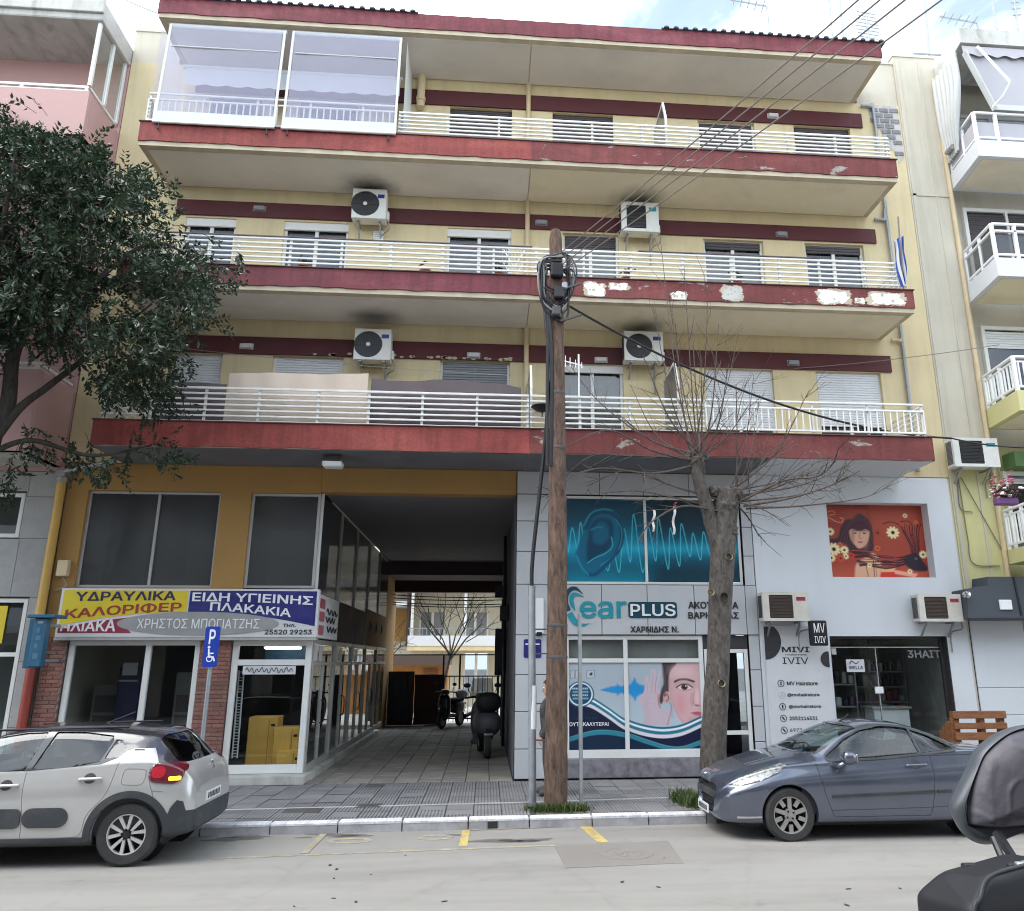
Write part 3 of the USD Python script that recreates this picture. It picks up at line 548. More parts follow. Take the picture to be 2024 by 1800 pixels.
for lv in range(4):
    zb, zt = SL[lv]
    bal = MB().box(XL, XR, BY, -.002, zb, zt-.004).build('balcony' if lv < 3 else 'roof_slab', 'slab_edge', ab)
    if lv == 0:
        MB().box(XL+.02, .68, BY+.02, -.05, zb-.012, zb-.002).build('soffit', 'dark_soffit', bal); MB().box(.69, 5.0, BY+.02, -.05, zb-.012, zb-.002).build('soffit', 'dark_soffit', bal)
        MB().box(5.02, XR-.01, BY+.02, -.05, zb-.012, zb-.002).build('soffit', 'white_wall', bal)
    else:
        MB().box(XL+.12, .67, BY+.13, -.03, zb-.014, zb-.002).build('soffit', 'soffit_grey', bal)
        MB().box(.69, XR-.12, BY+.13, -.03, zb-.014, zb-.002).build('soffit', 'soffit_cream' if lv < 3 else 'soffit_grey', bal)
    lo = zb-.002 if lv == 0 else zb+.085
    mats = red[lv] if lv < 3 else ('red_wine', 'red_wine')
    for (a, b, m) in ((XL-.015, .69 if lv < 3 else -1.7, mats[0]), (.692 if lv < 3 else -1.698, XR+.015, mats[1])):
        n = 90; xs = np.linspace(a, b, n); up = np.interp(xs, xs, meshkit.noise(np.stack([xs*5, xs*0+lv, xs*0], 1)))*.03-.01
        g = Polygon([(x, lo+max(u, -.004)) for x, u in zip(xs, up)]+[(b, zt), (a, zt)])
        MB().poly(g, BY-.001, .024).build('fascia', m, bal)
    for s, x in ((-1, XL), (1, XR)):
        MB().box(x, x+s*.015, BY+.001, -.004, lo, zt).build('fascia', mats[0 if s < 0 else 1], bal)
    if lv < 3: MB().box(XL-.04, XR+.04, BY-.05, BY+.06, zt+.001, zt+.02, .004).build('edge_trim', 'brown_rail', bal)
    BAL.append(bal)
railing(BAL[0], -6.58, .68, 6.03, 7, 6.67, [-6.55, -5.8, -4.91, -4.01, -3.0, -2.13, -1.2, -.24, .66])
railing(BAL[0], .7, 3.86, 6.03, 7, 6.67, [1.6, 2.5, 3.48])
balusters(BAL[0], 3.9, 8.02, 6.03, 6.68, .125, [3.9, 4.85, 5.9, 6.95, 8.0])
railing(BAL[1], -6.58, 8.02, 8.98, 7, 9.59, [-6.5, -5.6, -4.65, -3.72, -2.8, -1.9, -.95, 0, .8, 1.7, 2.6, 3.6, 4.55, 5.5, 6.3, 7.2, 7.98])
MB().bar((-6.1, -1.27, 9.625), (.72, -1.27, 9.625), .05, .022).build('handrail', 'brown_rail', BAL[1]); MB().bar((2.75, -1.27, 9.625), (6.3, -1.27, 9.625), .05, .022).build('handrail', 'brown_rail', BAL[1])
balusters(BAL[2], -6.6, -1.95, 11.87, 12.56, .125, [-6.58, -5.6, -4.6, -3.6, -2.6, -1.97])
railing(BAL[2], -1.9, 8.02, 11.87, 7, 12.43, [-1.88, -.95, .05, .95, 1.9, 2.9, 3.9, 4.9, 5.9, 6.9, 7.98])
for lv, top in ((0, 6.67), (1, 9.59), (2, 12.43)):                   # the rails turn back to the wall at both ends
    for x in (-6.58, 8.02):
        for k in range(7):
            z = SL[lv][1]+.04+(top-SL[lv][1]-.04)*k/6; MB().bar((x, -1.27, z), (x, -.03, z), .03, .03).build('end_rail', 'rail_white', BAL[lv])
# bare render where the paint has come off the second balcony and cracks elsewhere
def blot(px, py, w, h, seed):
    c = P(px, py, BY-.03); r = np.random.default_rng(seed); n = 110; a = np.linspace(0, 2*math.pi, n, endpoint=False)
    k = .92+.62*(meshkit.fbm(np.stack([np.cos(a)*2.2+seed, np.sin(a)*2.2, a*0], 1), 4)-.5)+r.normal(0, .035, n)
    sq = np.maximum(np.abs(np.cos(a)), np.abs(np.sin(a)))**-.75
    return Polygon([(c[0]+w/2*math.cos(t)*q*s, min(max(c[2]+h/2*math.sin(t)*q*s, 8.615), 8.975)) for t, q, s in zip(a, k, sq)]).buffer(0)
for i, (x, y, w, h) in enumerate([(1176, 572, .4, .3), (1223, 566, .38, .15), (1342, 589, .3, .28), (1447, 579, .42, .3), (1648, 586, .66, .3), (1752, 590, .72, .27), (1700, 594, .2, .12)]):
    bl_ = blot(x, y, w, h, i+3); MB().poly(affinity.scale(blot(x, y, w*1.12, h*1.1, i+23), 1, 1).intersection(sbox(-9, 8.612, 9, 8.978)), BY-.024, .002).build('primer_edge', 'slab_edge', BAL[1])
    MB().poly(bl_.difference(unary_union([Point(bl_.centroid.x+rng.normal(0, w*.25), bl_.centroid.y+rng.normal(0, h*.25)).buffer(rng.uniform(.01, .035), quad_segs=2) for _ in range(5)])), BY-.026, .003).build('bare_patch', 'white_paint' if i != 3 else 'concrete', BAL[1])
# broken plaster on the right pier
bp = Polygon([(8.35, 14.25), (9.05, 14.26), (9.1, 13.7), (9.08, 12.9), (8.95, 12.75), (8.9, 13.05), (8.72, 13.15), (8.62, 13.6), (8.45, 13.75)])
MB().poly(bp, .0, .006).build('bare_patch', 'concrete', ab)
for i in range(9):
    for j in range(3):
        q = Point(8.5+.24*j+(i % 2)*.1, 13.0+.14*i)
        if bp.buffer(-.06).contains(q): MB().box(q.x-.1, q.x+.1, -.02, -.006, q.y-.05, q.y+.05, .005).build('brick', 'marble_grey', ab)
# down pipes
MB().tube([(.68, -.05, 5.7), (.68, -.05, 14.26)], .05, 10).build('down_pipe', 'pipe_cream', ab, smooth=40)
MB().tube([(-1.62, -.12, 13.45), (-1.62, -.12, 14.26)], .085, 12).tube([(-1.62, -.12, 13.6), (-1.62, -.12, 13.7)], .1, 12).build('down_pipe', 'pipe_cream', ab, smooth=40)
MB().tube(bez([(8.2, -.05, 11.3), (8.4, -.06, 11.28), (8.47, -.06, 11.1), (8.47, -.06, 5.7)]), .035, 8).build('down_pipe', 'galvanised', ab, smooth=40)
MB().tube(bez([(8.2, -.05, 14.18), (8.42, -.06, 14.16), (8.47, -.06, 14.0), (8.47, -.06, 11.5)]), .035, 8).build('down_pipe', 'galvanised', ab, smooth=40)
MB().tube(bez([(8.25, -.05, 8.5), (8.42, -.06, 8.47), (8.5, -.06, 8.3), (8.5, -.06, 5.7)]), .03, 8).build('down_pipe', 'pipe_cream', ab, smooth=40)
# tiles along the roof edge
def roof_tiles(px0, px1):
    a, b = P(px0, 20, BY)[0], P(px1, 60, BY)[0]; n = int((b-a)/.2); tt = np.linspace(0, math.pi, 7)
    for i in range(n):
        x = a+(i+.5)*(b-a)/n
        pr = [(x+.055*math.cos(q), 14.715+.04*math.sin(q)) for q in tt]
        MB().poly(Polygon(pr+[(x-.075, 14.72), (x+.075, 14.72)][:0]), .2, 1.62).build('roof_tile', 'anthracite', BAL[3])
    MB().box(a, b, -1.38, .2, 14.712, 14.735).build('tile_bed', 'anthracite', BAL[3])
roof_tiles(314, 825); roof_tiles(1305, 1744)
MB().box(-6.7, 8.1, -.9, 11, 14.712, 14.76).build('roof_deck', 'concrete', ab)

# ------------------------------------------------------------------ ground floor, left shop
ZG = 0.13
H1, H2 = (-7.21, 3.36, -4.88, 5.09), (-4.34, 3.36, -3.12, 5.09)
wall(ab, -7.58, -3.1, 2.5, 5.585, [H1, (-4.34, 3.0, -3.08, 5.09)], 'orange_wall', .3, .3)
MB().box(-3.098, .52, .0, .3, 5.12, 5.585, .004).build('passage_beam', 'orange_wall', ab)
def glazing(par, x0, x1, z0, z1, y, t, muls, frame, glass, trans=(), rail_w=None, name='window'):
    w = part_group(name, par); m = MB(); tw = rail_w or t
    m.box(x0, x0+t, y-.04, y+.04, z0, z1, .005).box(x1-t, x1, y-.04, y+.04, z0, z1, .005).box(x0+t, x1-t, y-.04, y+.04, z1-t, z1, .005).box(x0+t, x1-t, y-.04, y+.04, z0, z0+tw, .005)
    xs = [x0+t]+[q for mm in muls for q in (mm-t/2, mm+t/2)]+[x1-t]
    for mm in muls: m.box(mm-t/2, mm+t/2, y-.04, y+.04, z0+tw, z1-t, .005)
    zs = [z0+tw]+[q for tt in trans for q in (tt-t/2, tt+t/2)]+[z1-t]
    for tt in trans:
        for a, b in zip(xs[::2], xs[1::2]): m.box(a, b, y-.038, y+.038, tt-t/2, tt+t/2, .005)
    m.build('frame', frame, w)
    for a, b in zip(xs[::2], xs[1::2]):
        for c, d in zip(zs[::2], zs[1::2]): MB().box(a, b, y-.006, y+.006, c, d).build('pane', glass, w)
    return w
glazing(ab, H1[0], H1[2], H1[1], H1[3], .1, .045, [-5.98], 'frame_grey', 'smoked_glass')
glazing(ab, H2[0], -3.1, 3.36, 5.09, .1, .05, [], 'frame_grey', 'smoked_glass')
MB().box(-7.45, -3.2, 1.6, 1.7, 3.1, 5.4).build('interior', 'interior_mid', ab)
for a_, b_, c_ in ((-6.9, .55, 4.4), (-5.6, .4, 4.6), (-4.1, .7, 4.5)): MB().box(a_, a_+b_, .7, .74, 3.2, c_).build('stored_panel', 'cloth_white', ab)
MB().box(-7.45, -3.2, .3, 4.5, 2.8, 3.1).build('floor_slab', 'interior_mid', ab)
# brick piers
def brick_pier(x0, x1, z0, z1, y0=-.03, y1=.28):
    p = MB().box(x0+.006, x1-.006, y0+.012, y1, z0, z1).build('brick_pier', 'mortar', ab); r = 0; z = z0
    while z < z1-.02:
        h = .068; off = (r % 2)*.11; x = x0-off
        while x < x1-.01:
            a, b = max(x, x0), min(x+.212, x1)
            if b-a > .03: MB().box(a, b, y0-rng.uniform(0, .004), y0+.05, z, z+h-.011, .004).build('brick', 'brick', p)
            x += .222
        z += h; r += 1
brick_pier(-4.93, -4.42, ZG, 2.48); brick_pier(-7.52, -7.16, 1.0, 2.48)
MB().box(-7.52, -7.16, -.02, .28, ZG, 1.0).build('brick_base', 'brick', ab)
shop_z = 2.46
glazing(ab, -7.14, -4.95, .55, shop_z, .06, .09, [-5.82], 'frame_white', 'shop_glass')
MB().box(-7.14, -4.95, -.02, .26, ZG, .55).build('plinth', 'marble_grey', ab)
dw = glazing(ab, -4.40, -3.05, .27, shop_z, .06, .1, [], 'frame_white', 'shop_glass', trans=(2.08,), rail_w=.14, name='shop_door')
MB().box(-4.6, -2.95, -.32, .2, .13, .265, .008).box(-3.12, -2.93, .2, 9.0, .13, .25, .006).build('step', 'concrete', ab)
MB().box(-7.45, -3.2, 4.4, 4.5, .13, 2.9).build('interior', 'interior_dark', ab); MB().box(-7.45, -3.12, .3, 4.4, .1, .2).build('shop_floor', 'interior_mid', ab)
# passage: side walls and soffit
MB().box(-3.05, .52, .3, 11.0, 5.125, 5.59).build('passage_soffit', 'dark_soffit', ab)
MB().box(-3.1, .52, 11.0, 13.6, 4.72, 5.1).box(-3.1, .52, 11.0, 11.3, 5.1, 5.6).build('passage_beam', 'cloth_brown', ab)
MB().box(-3.1, .52, 13.0, 13.4, 4.35, 4.72).build('passage_beam', 'brown_panel', ab)
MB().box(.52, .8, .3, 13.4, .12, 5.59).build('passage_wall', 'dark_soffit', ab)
MB().box(-3.4, -3.09, 11.0, 13.6, .12, 5.59).build('passage_wall', 'orange_wall', ab)
MB().box(-3.3, -3.06, .1, 6.59, 2.48, 3.3).build('side_beam', 'brown_panel', ab)
MB().box(-3.3, -3.06, 6.6, 11.0, 2.48, 3.4).build('side_beam', 'orange_wall', ab)
for i in range(5):
    y0, y1 = .15+2.17*i, .15+2.17*(i+1); w = part_group('window', ab)
    MB().box(-3.14, -3.06, y0, y0+.06, 3.3, 5.12, .004).build('frame', 'frame_grey' if i else 'frame_white', w); MB().box(-3.11, -3.095, y0+.06, y1, 3.3, 5.12).build('pane', 'smoked_glass', w)
    w = part_group('shop_window', ab); m = MB()
    m.box(-3.13, -3.04, y0, y0+.1, .25, 2.48, .004).box(-3.12, -3.05, y0+.1, y1, .25, .36, .004).box(-3.12, -3.05, y0+.1, y1, 2.4, 2.48, .004).box(-3.12, -3.05, y0+.1, y1, 2.02, 2.08, .004).box(-3.12, -3.05, (y0+y1)/2, (y0+y1)/2+.05, .36, 2.02, .004)
    m.build('frame', 'frame_grey', w)
    for a, b, c, d in ((y0+.1, (y0+y1)/2, .36, 2.02), ((y0+y1)/2+.05, y1, .36, 2.02), (y0+.1, y1, 2.08, 2.4)): MB().box(-3.09, -3.08, a, b, c, d).build('pane', 'shop_glass', w)
    if i < 3:
        for k in range(2): MB().box(-3.078, -3.074, y0+.25+.45*k, y0+.55+.45*k, 2.1, 2.38).build('paper_notice', 'ink_pale', w)
    MB().tube(bez([(-3.04, (y0+y1)/2-.1, 1.0), (-2.97, (y0+y1)/2-.1, 1.05), (-2.97, (y0+y1)/2-.1, 1.35), (-3.04, (y0+y1)/2-.1, 1.4)], 5), .014, 6).build('handle', 'black_metal', w)
MB().box(-5.6, -5.5, 4.5, 11, .13, 5.5).build('interior', 'interior_mid', ab)
# three small triangular vents and the cables hung in the passage
for y in (7.2, 8.4, 9.6): MB().poly(Polygon([(0, 0), (.3, .14), (0, .28)]), 0, .02, xf=lambda v, y=y: np.stack([-3.05-v[:, 1]*.5, y+v[:, 0], 2.85+v[:, 2]], 1)).build('vent', 'black_gap', ab)
for k, z in enumerate((4.22, 4.12, 3.98, 3.9)): MB().tube(arc((-3.1, 12.6, z), (.52, 12.6, z-.05), .05), .016, 5).build('cable', 'cable_black', ab)
for (y, z0, z1, w) in ((4.4, 3.0, 3.35, .2), (6.5, 1.75, 2.9, .28), (6.7, 3.7, 4.0, .3)): MB().box(.52-w, .519, y-.2, y+.2, z0, z1, .015).build('meter_box', 'black_metal', ab)
MB().tube([(.44, 5, .2), (.44, 5, 2.6), (.44, 5.2, 5.1)], .04, 8).tube([(.47, 7.5, .2), (.47, 7.5, 3.7)], .05, 8).build('drain_pipe', 'black_metal', ab, smooth=40)
# down pipe of the left edge: yellow above, red near the pavement
MB().tube([(-7.64, -.1, 2.5), (-7.64, -.1, 5.35)], .075, 12).build('down_pipe', 'pipe_yellow', ab, smooth=40)
MB().tube([(-7.64, -.1, .14), (-7.64, -.1, 2.5)], .075, 12).build('down_pipe', 'pipe_red', ab, smooth=40)
MB().tube([(-7.64, -.1, 5.2), (-7.64, -.1, 5.28)], .09, 12).box(-7.72, -7.56, -.2, -.0, 5.3, 5.42, .01).tube([(-7.6, -.15, 5.4), (-6.6, -.5, 5.52)], .05, 8).build('down_pipe_bracket', 'galvanised', ab, smooth=40)

# ------------------------------------------------------------------ ground floor, ear shop: grey cladding panels
zj = [ZG, .66, 1.28, 1.93, 2.55, 3.45, 3.98, 4.5, 5.13, 5.575]
def panels(x0, x1, zs, y=-.035, inner=.0):
    MB().box(x0+.004, x1-.004, y+.02, .25, zs[0], zs[-1]).build('backing', 'black_gap', ab)
    for a, b in zip(zs[:-1], zs[1:]): MB().box(x0+.006, x1-.006, y, y+.018, a+.006, b-.006, .004).build('cladding_panel', 'cladding_grey', ab)
panels(.53, 1.4, [ZG, .62, 1.24, 1.86, 2.55, 3.45, 4.05, 4.62, 5.13])
xs5 = [.53, 1.4, 2.1, 2.95, 3.83, 4.8, 5.02]
for a, b in zip(xs5[:-1], xs5[1:]):
    MB().box(a+.006, b-.006, -.035, -.017, 5.14, 5.57, .004).build('cladding_panel', 'cladding_grey', ab)
    if a > 1: MB().box(a+.006, b-.006, -.06, -.042, 2.556, 3.445, .004).build('cladding_panel', 'cladding_grey', ab)
MB().box(.53, 5.02, -.015, .25, 5.13, 5.58).box(1.42, 5.0, -.04, .25, 2.55, 3.45).build('backing', 'black_gap', ab)
panels(4.82, 5.02, [ZG, .7, 1.3, 1.93, 2.55]); panels(4.82, 5.02, [3.45, 4.0, 4.55, 5.13])
glazing(ab, 1.42, 4.8, 3.46, 5.12, .05, .05, [2.97], 'frame_white', 'shop_glass')
glazing(ab, 1.42, 3.96, .45, 2.54, .03, .075, [2.53], 'frame_white', 'shop_glass', trans=(2.1,), rail_w=.14)
MB().box(1.42, 3.96, -.03, .2, ZG, .446, .01).build('marble_plinth', 'marble_grey', ab)
glazing(ab, 3.98, 4.8, .18, 2.3, .04, .07, [], 'frame_white', 'dark_glass', trans=(.85,), name='shop_door')
MB().box(3.98, 4.8, .0, .2, 2.3, 2.54).box(3.962, 3.978, .0, .2, ZG, 2.54).build('door_header', 'frame_dark', ab)
MB().box(1.3, 5.05, 1.5, 1.6, .13, 5.1).build('interior', 'interior_dark', ab)
MB().box(1.42, 3.96, .1, .11, 2.12, 2.5).build('blind', 'interior_mid', ab)

# ------------------------------------------------------------------ ground floor, white hair shop
HM, HD = (6.53, 3.62, 8.58, 5.06), (6.36, ZG-.1, 8.64, 2.53)
wall(ab, 5.03, 9.06, ZG, 5.575, [HM, HD], 'white_wall', .3, .34)
wall(ab, 9.062, 9.12, ZG, 5.575, [], 'pale_wall', .3, .3)
MB().box(6.5, 8.6, .22, .28, 3.6, 5.08).build('recess_back', 'white_wall', ab)
g = part_group('shop_door', ab)
MB().box(6.37, 6.42, .1, .16, .14, 2.52).box(8.56, 8.62, .1, .16, .14, 2.52).box(6.42, 8.56, .1, .16, 2.48, 2.52).build('frame', 'frame_dark', g)
MB().box(6.44, 7.28, .12, .135, .16, 2.32).build('pane', 'shop_glass', g); MB().box(7.3, 8.54, .12, .135, .16, 2.32).build('pane', 'shop_glass', g); MB().box(6.44, 8.54, .12, .135, 2.34, 2.46).build('pane', 'shop_glass', g)
MB().box(6.44, 8.54, .11, .145, 2.322, 2.338).box(7.283, 7.297, .11, .145, .16, 2.32).box(6.43, 6.52, .09, .12, 2.2, 2.31).build('glass_edge', 'steel', g)
MB().box(7.2, 7.36, .085, .118, 1.5, 1.62, .01).build('lock_plate', 'white_paint', g)
MB().box(8.62, 8.66, -.03, .12, ZG, 2.52).build('door_reveal', 'frame_dark', ab)
MB().box(6.2, 8.9, 3.6, 3.7, .13, 2.7).box(6.1, 6.2, .3, 3.7, .13, 2.7).box(8.8, 8.9, .3, 3.7, .13, 2.7).build('interior', 'concrete', ab); MB().box(6.2, 8.8, .3, 3.6, .1, .15).build('shop_floor', 'concrete', ab)
MB().box(6.2, 8.8, .3, 3.6, 2.7, 2.75).box(1.3, 5.05, .3, 1.5, 2.3, 2.4).build('shop_ceiling', 'interior_mid', ab)

# ================================================================== SIGNS AND PRINTED WINDOWS
import shapely
class Cv:
    """A flat print described by shapes; the colours are worked out on a fine grid of points. Canvas y runs downwards."""
    def __init__(s, x0, y0, x1, y1, nx, ny, bg):
        s.e = (x0, y0, x1, y1); s.X, s.Y = np.meshgrid(np.linspace(x0, x1, nx), np.linspace(y0, y1, ny)); s.C = np.zeros(s.X.shape+(3,)); s.C[:] = S(*bg); s.px = (x1-x0)/nx
    def mix(s, m, col): m = np.clip(m, 0, 1)[..., None]; s.C = s.C*(1-m)+np.array(S(*col))*m
    def _sub(s, g, pad):
        a, b, c, d = g.bounds; return (s.X > a-pad) & (s.X < c+pad) & (s.Y > b-pad) & (s.Y < d+pad)
    def fill(s, pts, col, soft=None, op=1.0):
        soft = soft or s.px; g = pts if hasattr(pts, 'bounds') else Polygon(pts).buffer(0)
        k = s._sub(g, soft*2); q = shapely.points(s.X[k], s.Y[k]); d = shapely.distance(g, q) - shapely.distance(g.boundary, q)*(shapely.contains_xy(g, s.X[k], s.Y[k]))
        m = np.zeros(s.X.shape); m[k] = np.clip(.5-d/(2*soft), 0, 1)*op; s.mix(m, col)
    def line(s, pts, w, col, op=1.0, soft=None, smooth=True):
        soft = soft or s.px*.8; p = bez([(a, b, 0) for a, b in pts], 8)[:, :2] if smooth and len(pts) > 2 else pts
        g = LineString(p); k = s._sub(g, w+soft*2); d = shapely.distance(g, shapely.points(s.X[k], s.Y[k]))
        m = np.zeros(s.X.shape); m[k] = np.clip((w/2-d)/soft+.5, 0, 1)*op; s.mix(m, col)
    def ell(s, x, y, a, b, col, rot=0, soft=None, op=1.0): s.fill(affinity.rotate(affinity.scale(Point(x, y).buffer(1, quad_segs=10), a, b), rot), col, soft, op)
    def blob(s, pts, col, soft=None, op=1.0): s.fill(Polygon(bez([(a, b, 0) for a, b in list(pts)+[pts[0]]], 6)[:, :2]).buffer(0), col, soft, op)
    def build(s, name, par, X0, Z0, X1, Z1, Y, gain=1.2):
        h, w = s.X.shape; u, v = np.linspace(0, 1, w), np.linspace(0, 1, h); U, V = np.meshgrid(u, v)
        pts = np.stack([X0+U*(X1-X0), np.full_like(U, Y), Z1-V*(Z1-Z0)], -1)
        m = MB().grid(np.transpose(pts, (1, 0, 2))[:, ::-1]); t = m.build(name, 'print', par)
        c = np.transpose(s.C, (1, 0, 2))[:, ::-1].reshape(-1, 3)*gain
        UsdGeom.PrimvarsAPI(t.prim).CreatePrimvar('ink', Sdf.ValueTypeNames.Color3fArray, 'vertex').Set(Vt.Vec3fArray.FromNumpy(np.clip(c, 0, .9).astype(np.float32)))
        return t

# ---- ear and sound wave over the two upper panes
def ear_art(x0, x1, nx, right):
    c = Cv(x0, 100, x1, 1000, nx, 130, (14, 62, 82))
    g = np.exp(-((c.Y-640)/190)**2); dk = np.clip((c.X-900)/250, 0, 1)
    c.mix(g*.8*(1-.55*dk), (16, 135, 165)); c.mix(np.clip((c.Y-820)/180, 0, 1)*(1-dk)*.8, (10, 128, 152)); c.mix(dk*np.clip(1-g, 0, 1)*.75, (10, 24, 34)); c.mix(dk*np.clip((c.Y-870)/130, 0, 1)*.5, (8, 66, 80))
    c.mix(np.exp(-((c.Y-640)/60)**2)*.5, (40, 170, 195))
    up = [(140, 690), (180, 420), (235, 660), (268, 360), (330, 700), (440, 500), (545, 885), (600, 600), (665, 900), (725, 420), (785, 790), (832, 262), (912, 900), (1000, 400), (1072, 775), (1115, 300), (1200, 865), (1240, 410), (1322, 830), (1360, 360), (1438, 725), (1482, 465), (1550, 760), (1595, 450), (1660, 710), (1720, 500), (1790, 690), (1850, 600), (1930, 640)]
    for i, k in enumerate((1, .55, -.6)):
        p = [(a+i*14, 620+(b-620)*k) for a, b in up]
        c.line(p, 9 if i == 0 else 5, (70, 190, 205) if i == 0 else (30, 120, 150), .85 if i == 0 else .6)
    if not right:
        c.blob([(310, 340), (400, 230), (520, 200), (640, 240), (710, 360), (725, 500), (690, 640), (600, 760), (520, 860), (420, 950), (330, 930), (260, 840), (215, 720), (240, 610), (290, 480)], (13, 92, 120), 14)
        c.blob([(360, 420), (420, 330), (520, 310), (600, 360), (610, 480), (570, 640), (450, 720), (340, 790), (330, 640), (350, 520)], (9, 55, 80), 22)
        c.blob([(390, 430), (480, 340), (560, 400), (560, 520), (480, 600), (400, 560)], (14, 88, 116), 25)
        c.line([(320, 420), (400, 280), (520, 240), (650, 290), (700, 430), (690, 580), (640, 690)], 46, (12, 66, 92), .9, 14); c.line([(640, 320), (700, 440), (680, 610), (590, 740), (470, 830)], 10, (60, 150, 165), .6, 6)
        c.line([(300, 400), (380, 260), (510, 212), (600, 225)], 16, (40, 140, 155), .7, 8); c.line([(340, 800), (420, 745), (520, 700), (600, 620), (590, 520)], 12, (70, 170, 190), .7, 6)
        c.line([(380, 440), (450, 410), (500, 415)], 18, (30, 125, 150), .8, 8); c.line([(330, 930), (430, 915), (560, 790), (660, 670)], 34, (10, 60, 100), .8, 16); c.line([(225, 730), (275, 850), (340, 930)], 24, (20, 140, 165), .6, 12)
    return c
sg = thing('window_graphic', 'dark teal window print of a large ear and a glowing sound wave', 'window print', (1.47, .03, 3.51))
ear_art(120, 935, 150, False).build('left_print', sg, 1.47, 3.515, 2.942, 5.065, .038); ear_art(985, 1960, 170, True).build('right_print', sg, 2.998, 3.515, 4.748, 5.065, .038)

# ---- woman with her hand at her ear
def face_art(x0, x1, nx):
    c = Cv(x0, 105, x1, 1455, nx, 200, (158, 168, 176))
    c.mix(np.clip((c.Y-500)/500, 0, 1)*.5, (175, 195, 205))
    x = np.linspace(540, 1290, 200); r = np.random.default_rng(3)
    env = np.interp(x, [540, 640, 760, 775, 800, 900, 950, 978, 1010, 1060, 1160, 1240, 1290], [4, 45, 85, 130, 80, 90, 150, 230, 170, 110, 90, 75, 20])*(.55+.45*r.random(200))
    c.fill([(a, 535-b) for a, b in zip(x, env)]+[(a, 535+b*.9) for a, b in zip(x[::-1], env[::-1])], (38, 132, 190), 6)
    c.blob([(1090, 1090), (1110, 930), (1060, 760), (1050, 660), (1110, 560), (1130, 340), (1170, 330), (1190, 480), (1215, 240), (1245, 205), (1275, 230), (1270, 380), (1330, 210), (1345, 300), (1300, 450), (1330, 620), (1310, 820), (1440, 860), (1450, 980), (1420, 1090)], (186, 168, 178), 8)
    c.blob([(1360, 110), (1700, 105), (1870, 105), (1870, 1080), (1650, 1080), (1560, 960), (1500, 760), (1440, 620), (1400, 420), (1380, 240)], (196, 158, 160), 8)
    c.blob([(1360, 100), (1560, 100), (1480, 230), (1450, 350), (1440, 560), (1400, 620), (1340, 760), (1310, 700), (1340, 540), (1380, 400)], (62, 50, 56), 14)
    c.blob([(1360, 620), (1400, 560), (1450, 600), (1460, 700), (1410, 760), (1370, 720)], (190, 150, 145), 8); c.line([(1385, 640), (1420, 610), (1435, 680), (1405, 720)], 16, (110, 62, 66), .8, 8)
    c.line([(1300, 620), (1300, 740), (1320, 820)], 26, (175, 110, 105), .7, 14); c.line([(1450, 740), (1470, 830), (1430, 1000), (1410, 1090)], 18, (150, 110, 110), .6, 10)
    c.line([(1240, 250), (1225, 420), (1215, 560)], 8, (150, 125, 135), .7, 5); c.line([(1290, 330), (1265, 470), (1270, 600)], 10, (150, 115, 125), .7, 6); c.line([(1150, 420), (1160, 560)], 7, (150, 125, 135), .6, 5, False)
    c.mix(np.clip((c.X-1500)/300, 0, 1)*np.exp(-((c.Y-560)/420)**2)*(c.X > 1480)*.25, (205, 175, 178)); c.ell(1590, 760, 70, 150, (200, 130, 138), 0, 60, .6)
    c.line([(1530, 410), (1590, 378), (1690, 375), (1785, 410)], 34, (58, 36, 40), .95, 8); c.blob([(1550, 500), (1620, 455), (1700, 455), (1755, 505), (1690, 540), (1600, 540)], (225, 210, 210), 5); c.ell(1655, 497, 44, 44, (66, 38, 34), 0, 5); c.ell(1655, 497, 20, 20, (12, 10, 12), 0, 4); c.ell(1670, 480, 8, 8, (240, 240, 240), 0, 3)
    c.line([(1545, 505), (1610, 458), (1690, 450), (1765, 500)], 15, (40, 24, 28), .95, 5); c.line([(1560, 515), (1640, 548), (1740, 530)], 7, (110, 70, 75), .8, 5)
    c.line([(1790, 560), (1770, 680), (1765, 750), (1800, 790), (1850, 800)], 16, (160, 100, 104), .75, 10); c.ell(1815, 785, 26, 10, (92, 44, 48), 0, 8); c.blob([(1725, 905), (1800, 885), (1860, 900), (1860, 950), (1790, 945)], (186, 92, 104), 8); c.line([(1725, 905), (1790, 908), (1860, 905)], 7, (96, 40, 50), .9, 4)
    c.line([(1500, 760), (1560, 960), (1650, 1080)], 26, (205, 130, 140), .6, 18)
    rs = np.random.default_rng(8)
    for k in range(26): a0 = rs.uniform(0, 1); c.line([(1380+a0*170, 105), (1365+a0*90+rs.normal(0, 8), 280), (1375+a0*60, 450), (1345+a0*60+rs.normal(0, 8), 640)], 5, (104, 86, 84) if k % 2 else (34, 26, 32), .45, 4)
    c.mix(np.clip((1520-c.X)/90, 0, 1)*(c.X > 1460)*(c.Y > 360)*(c.Y < 1000)*.35, (140, 102, 104)); c.ell(1655, 470, 120, 62, (150, 112, 116), 0, 50, .45); c.ell(1655, 497, 44, 44, (66, 38, 34), 0, 5, .8); c.ell(1655, 497, 20, 20, (12, 10, 12), 0, 4); c.ell(1672, 480, 9, 9, (240, 240, 240), 0, 3)
    c.line([(1545, 505), (1610, 458), (1690, 450), (1765, 500)], 15, (40, 24, 28), .95, 5); c.ell(1820, 650, 34, 120, (222, 192, 190), 0, 30, .5); c.line([(1755, 600), (1735, 700), (1745, 780)], 30, (166, 122, 124), .45, 22); c.ell(1790, 1010, 90, 40, (168, 124, 126), 0, 40, .5); c.ell(1620, 240, 130, 90, (218, 188, 188), 0, 80, .5)
    for y0 in (560, 640, 720): c.line([(1120, y0+60), (1190, y0+20), (1260, y0+50)], 6, (160, 138, 148), .5, 5)
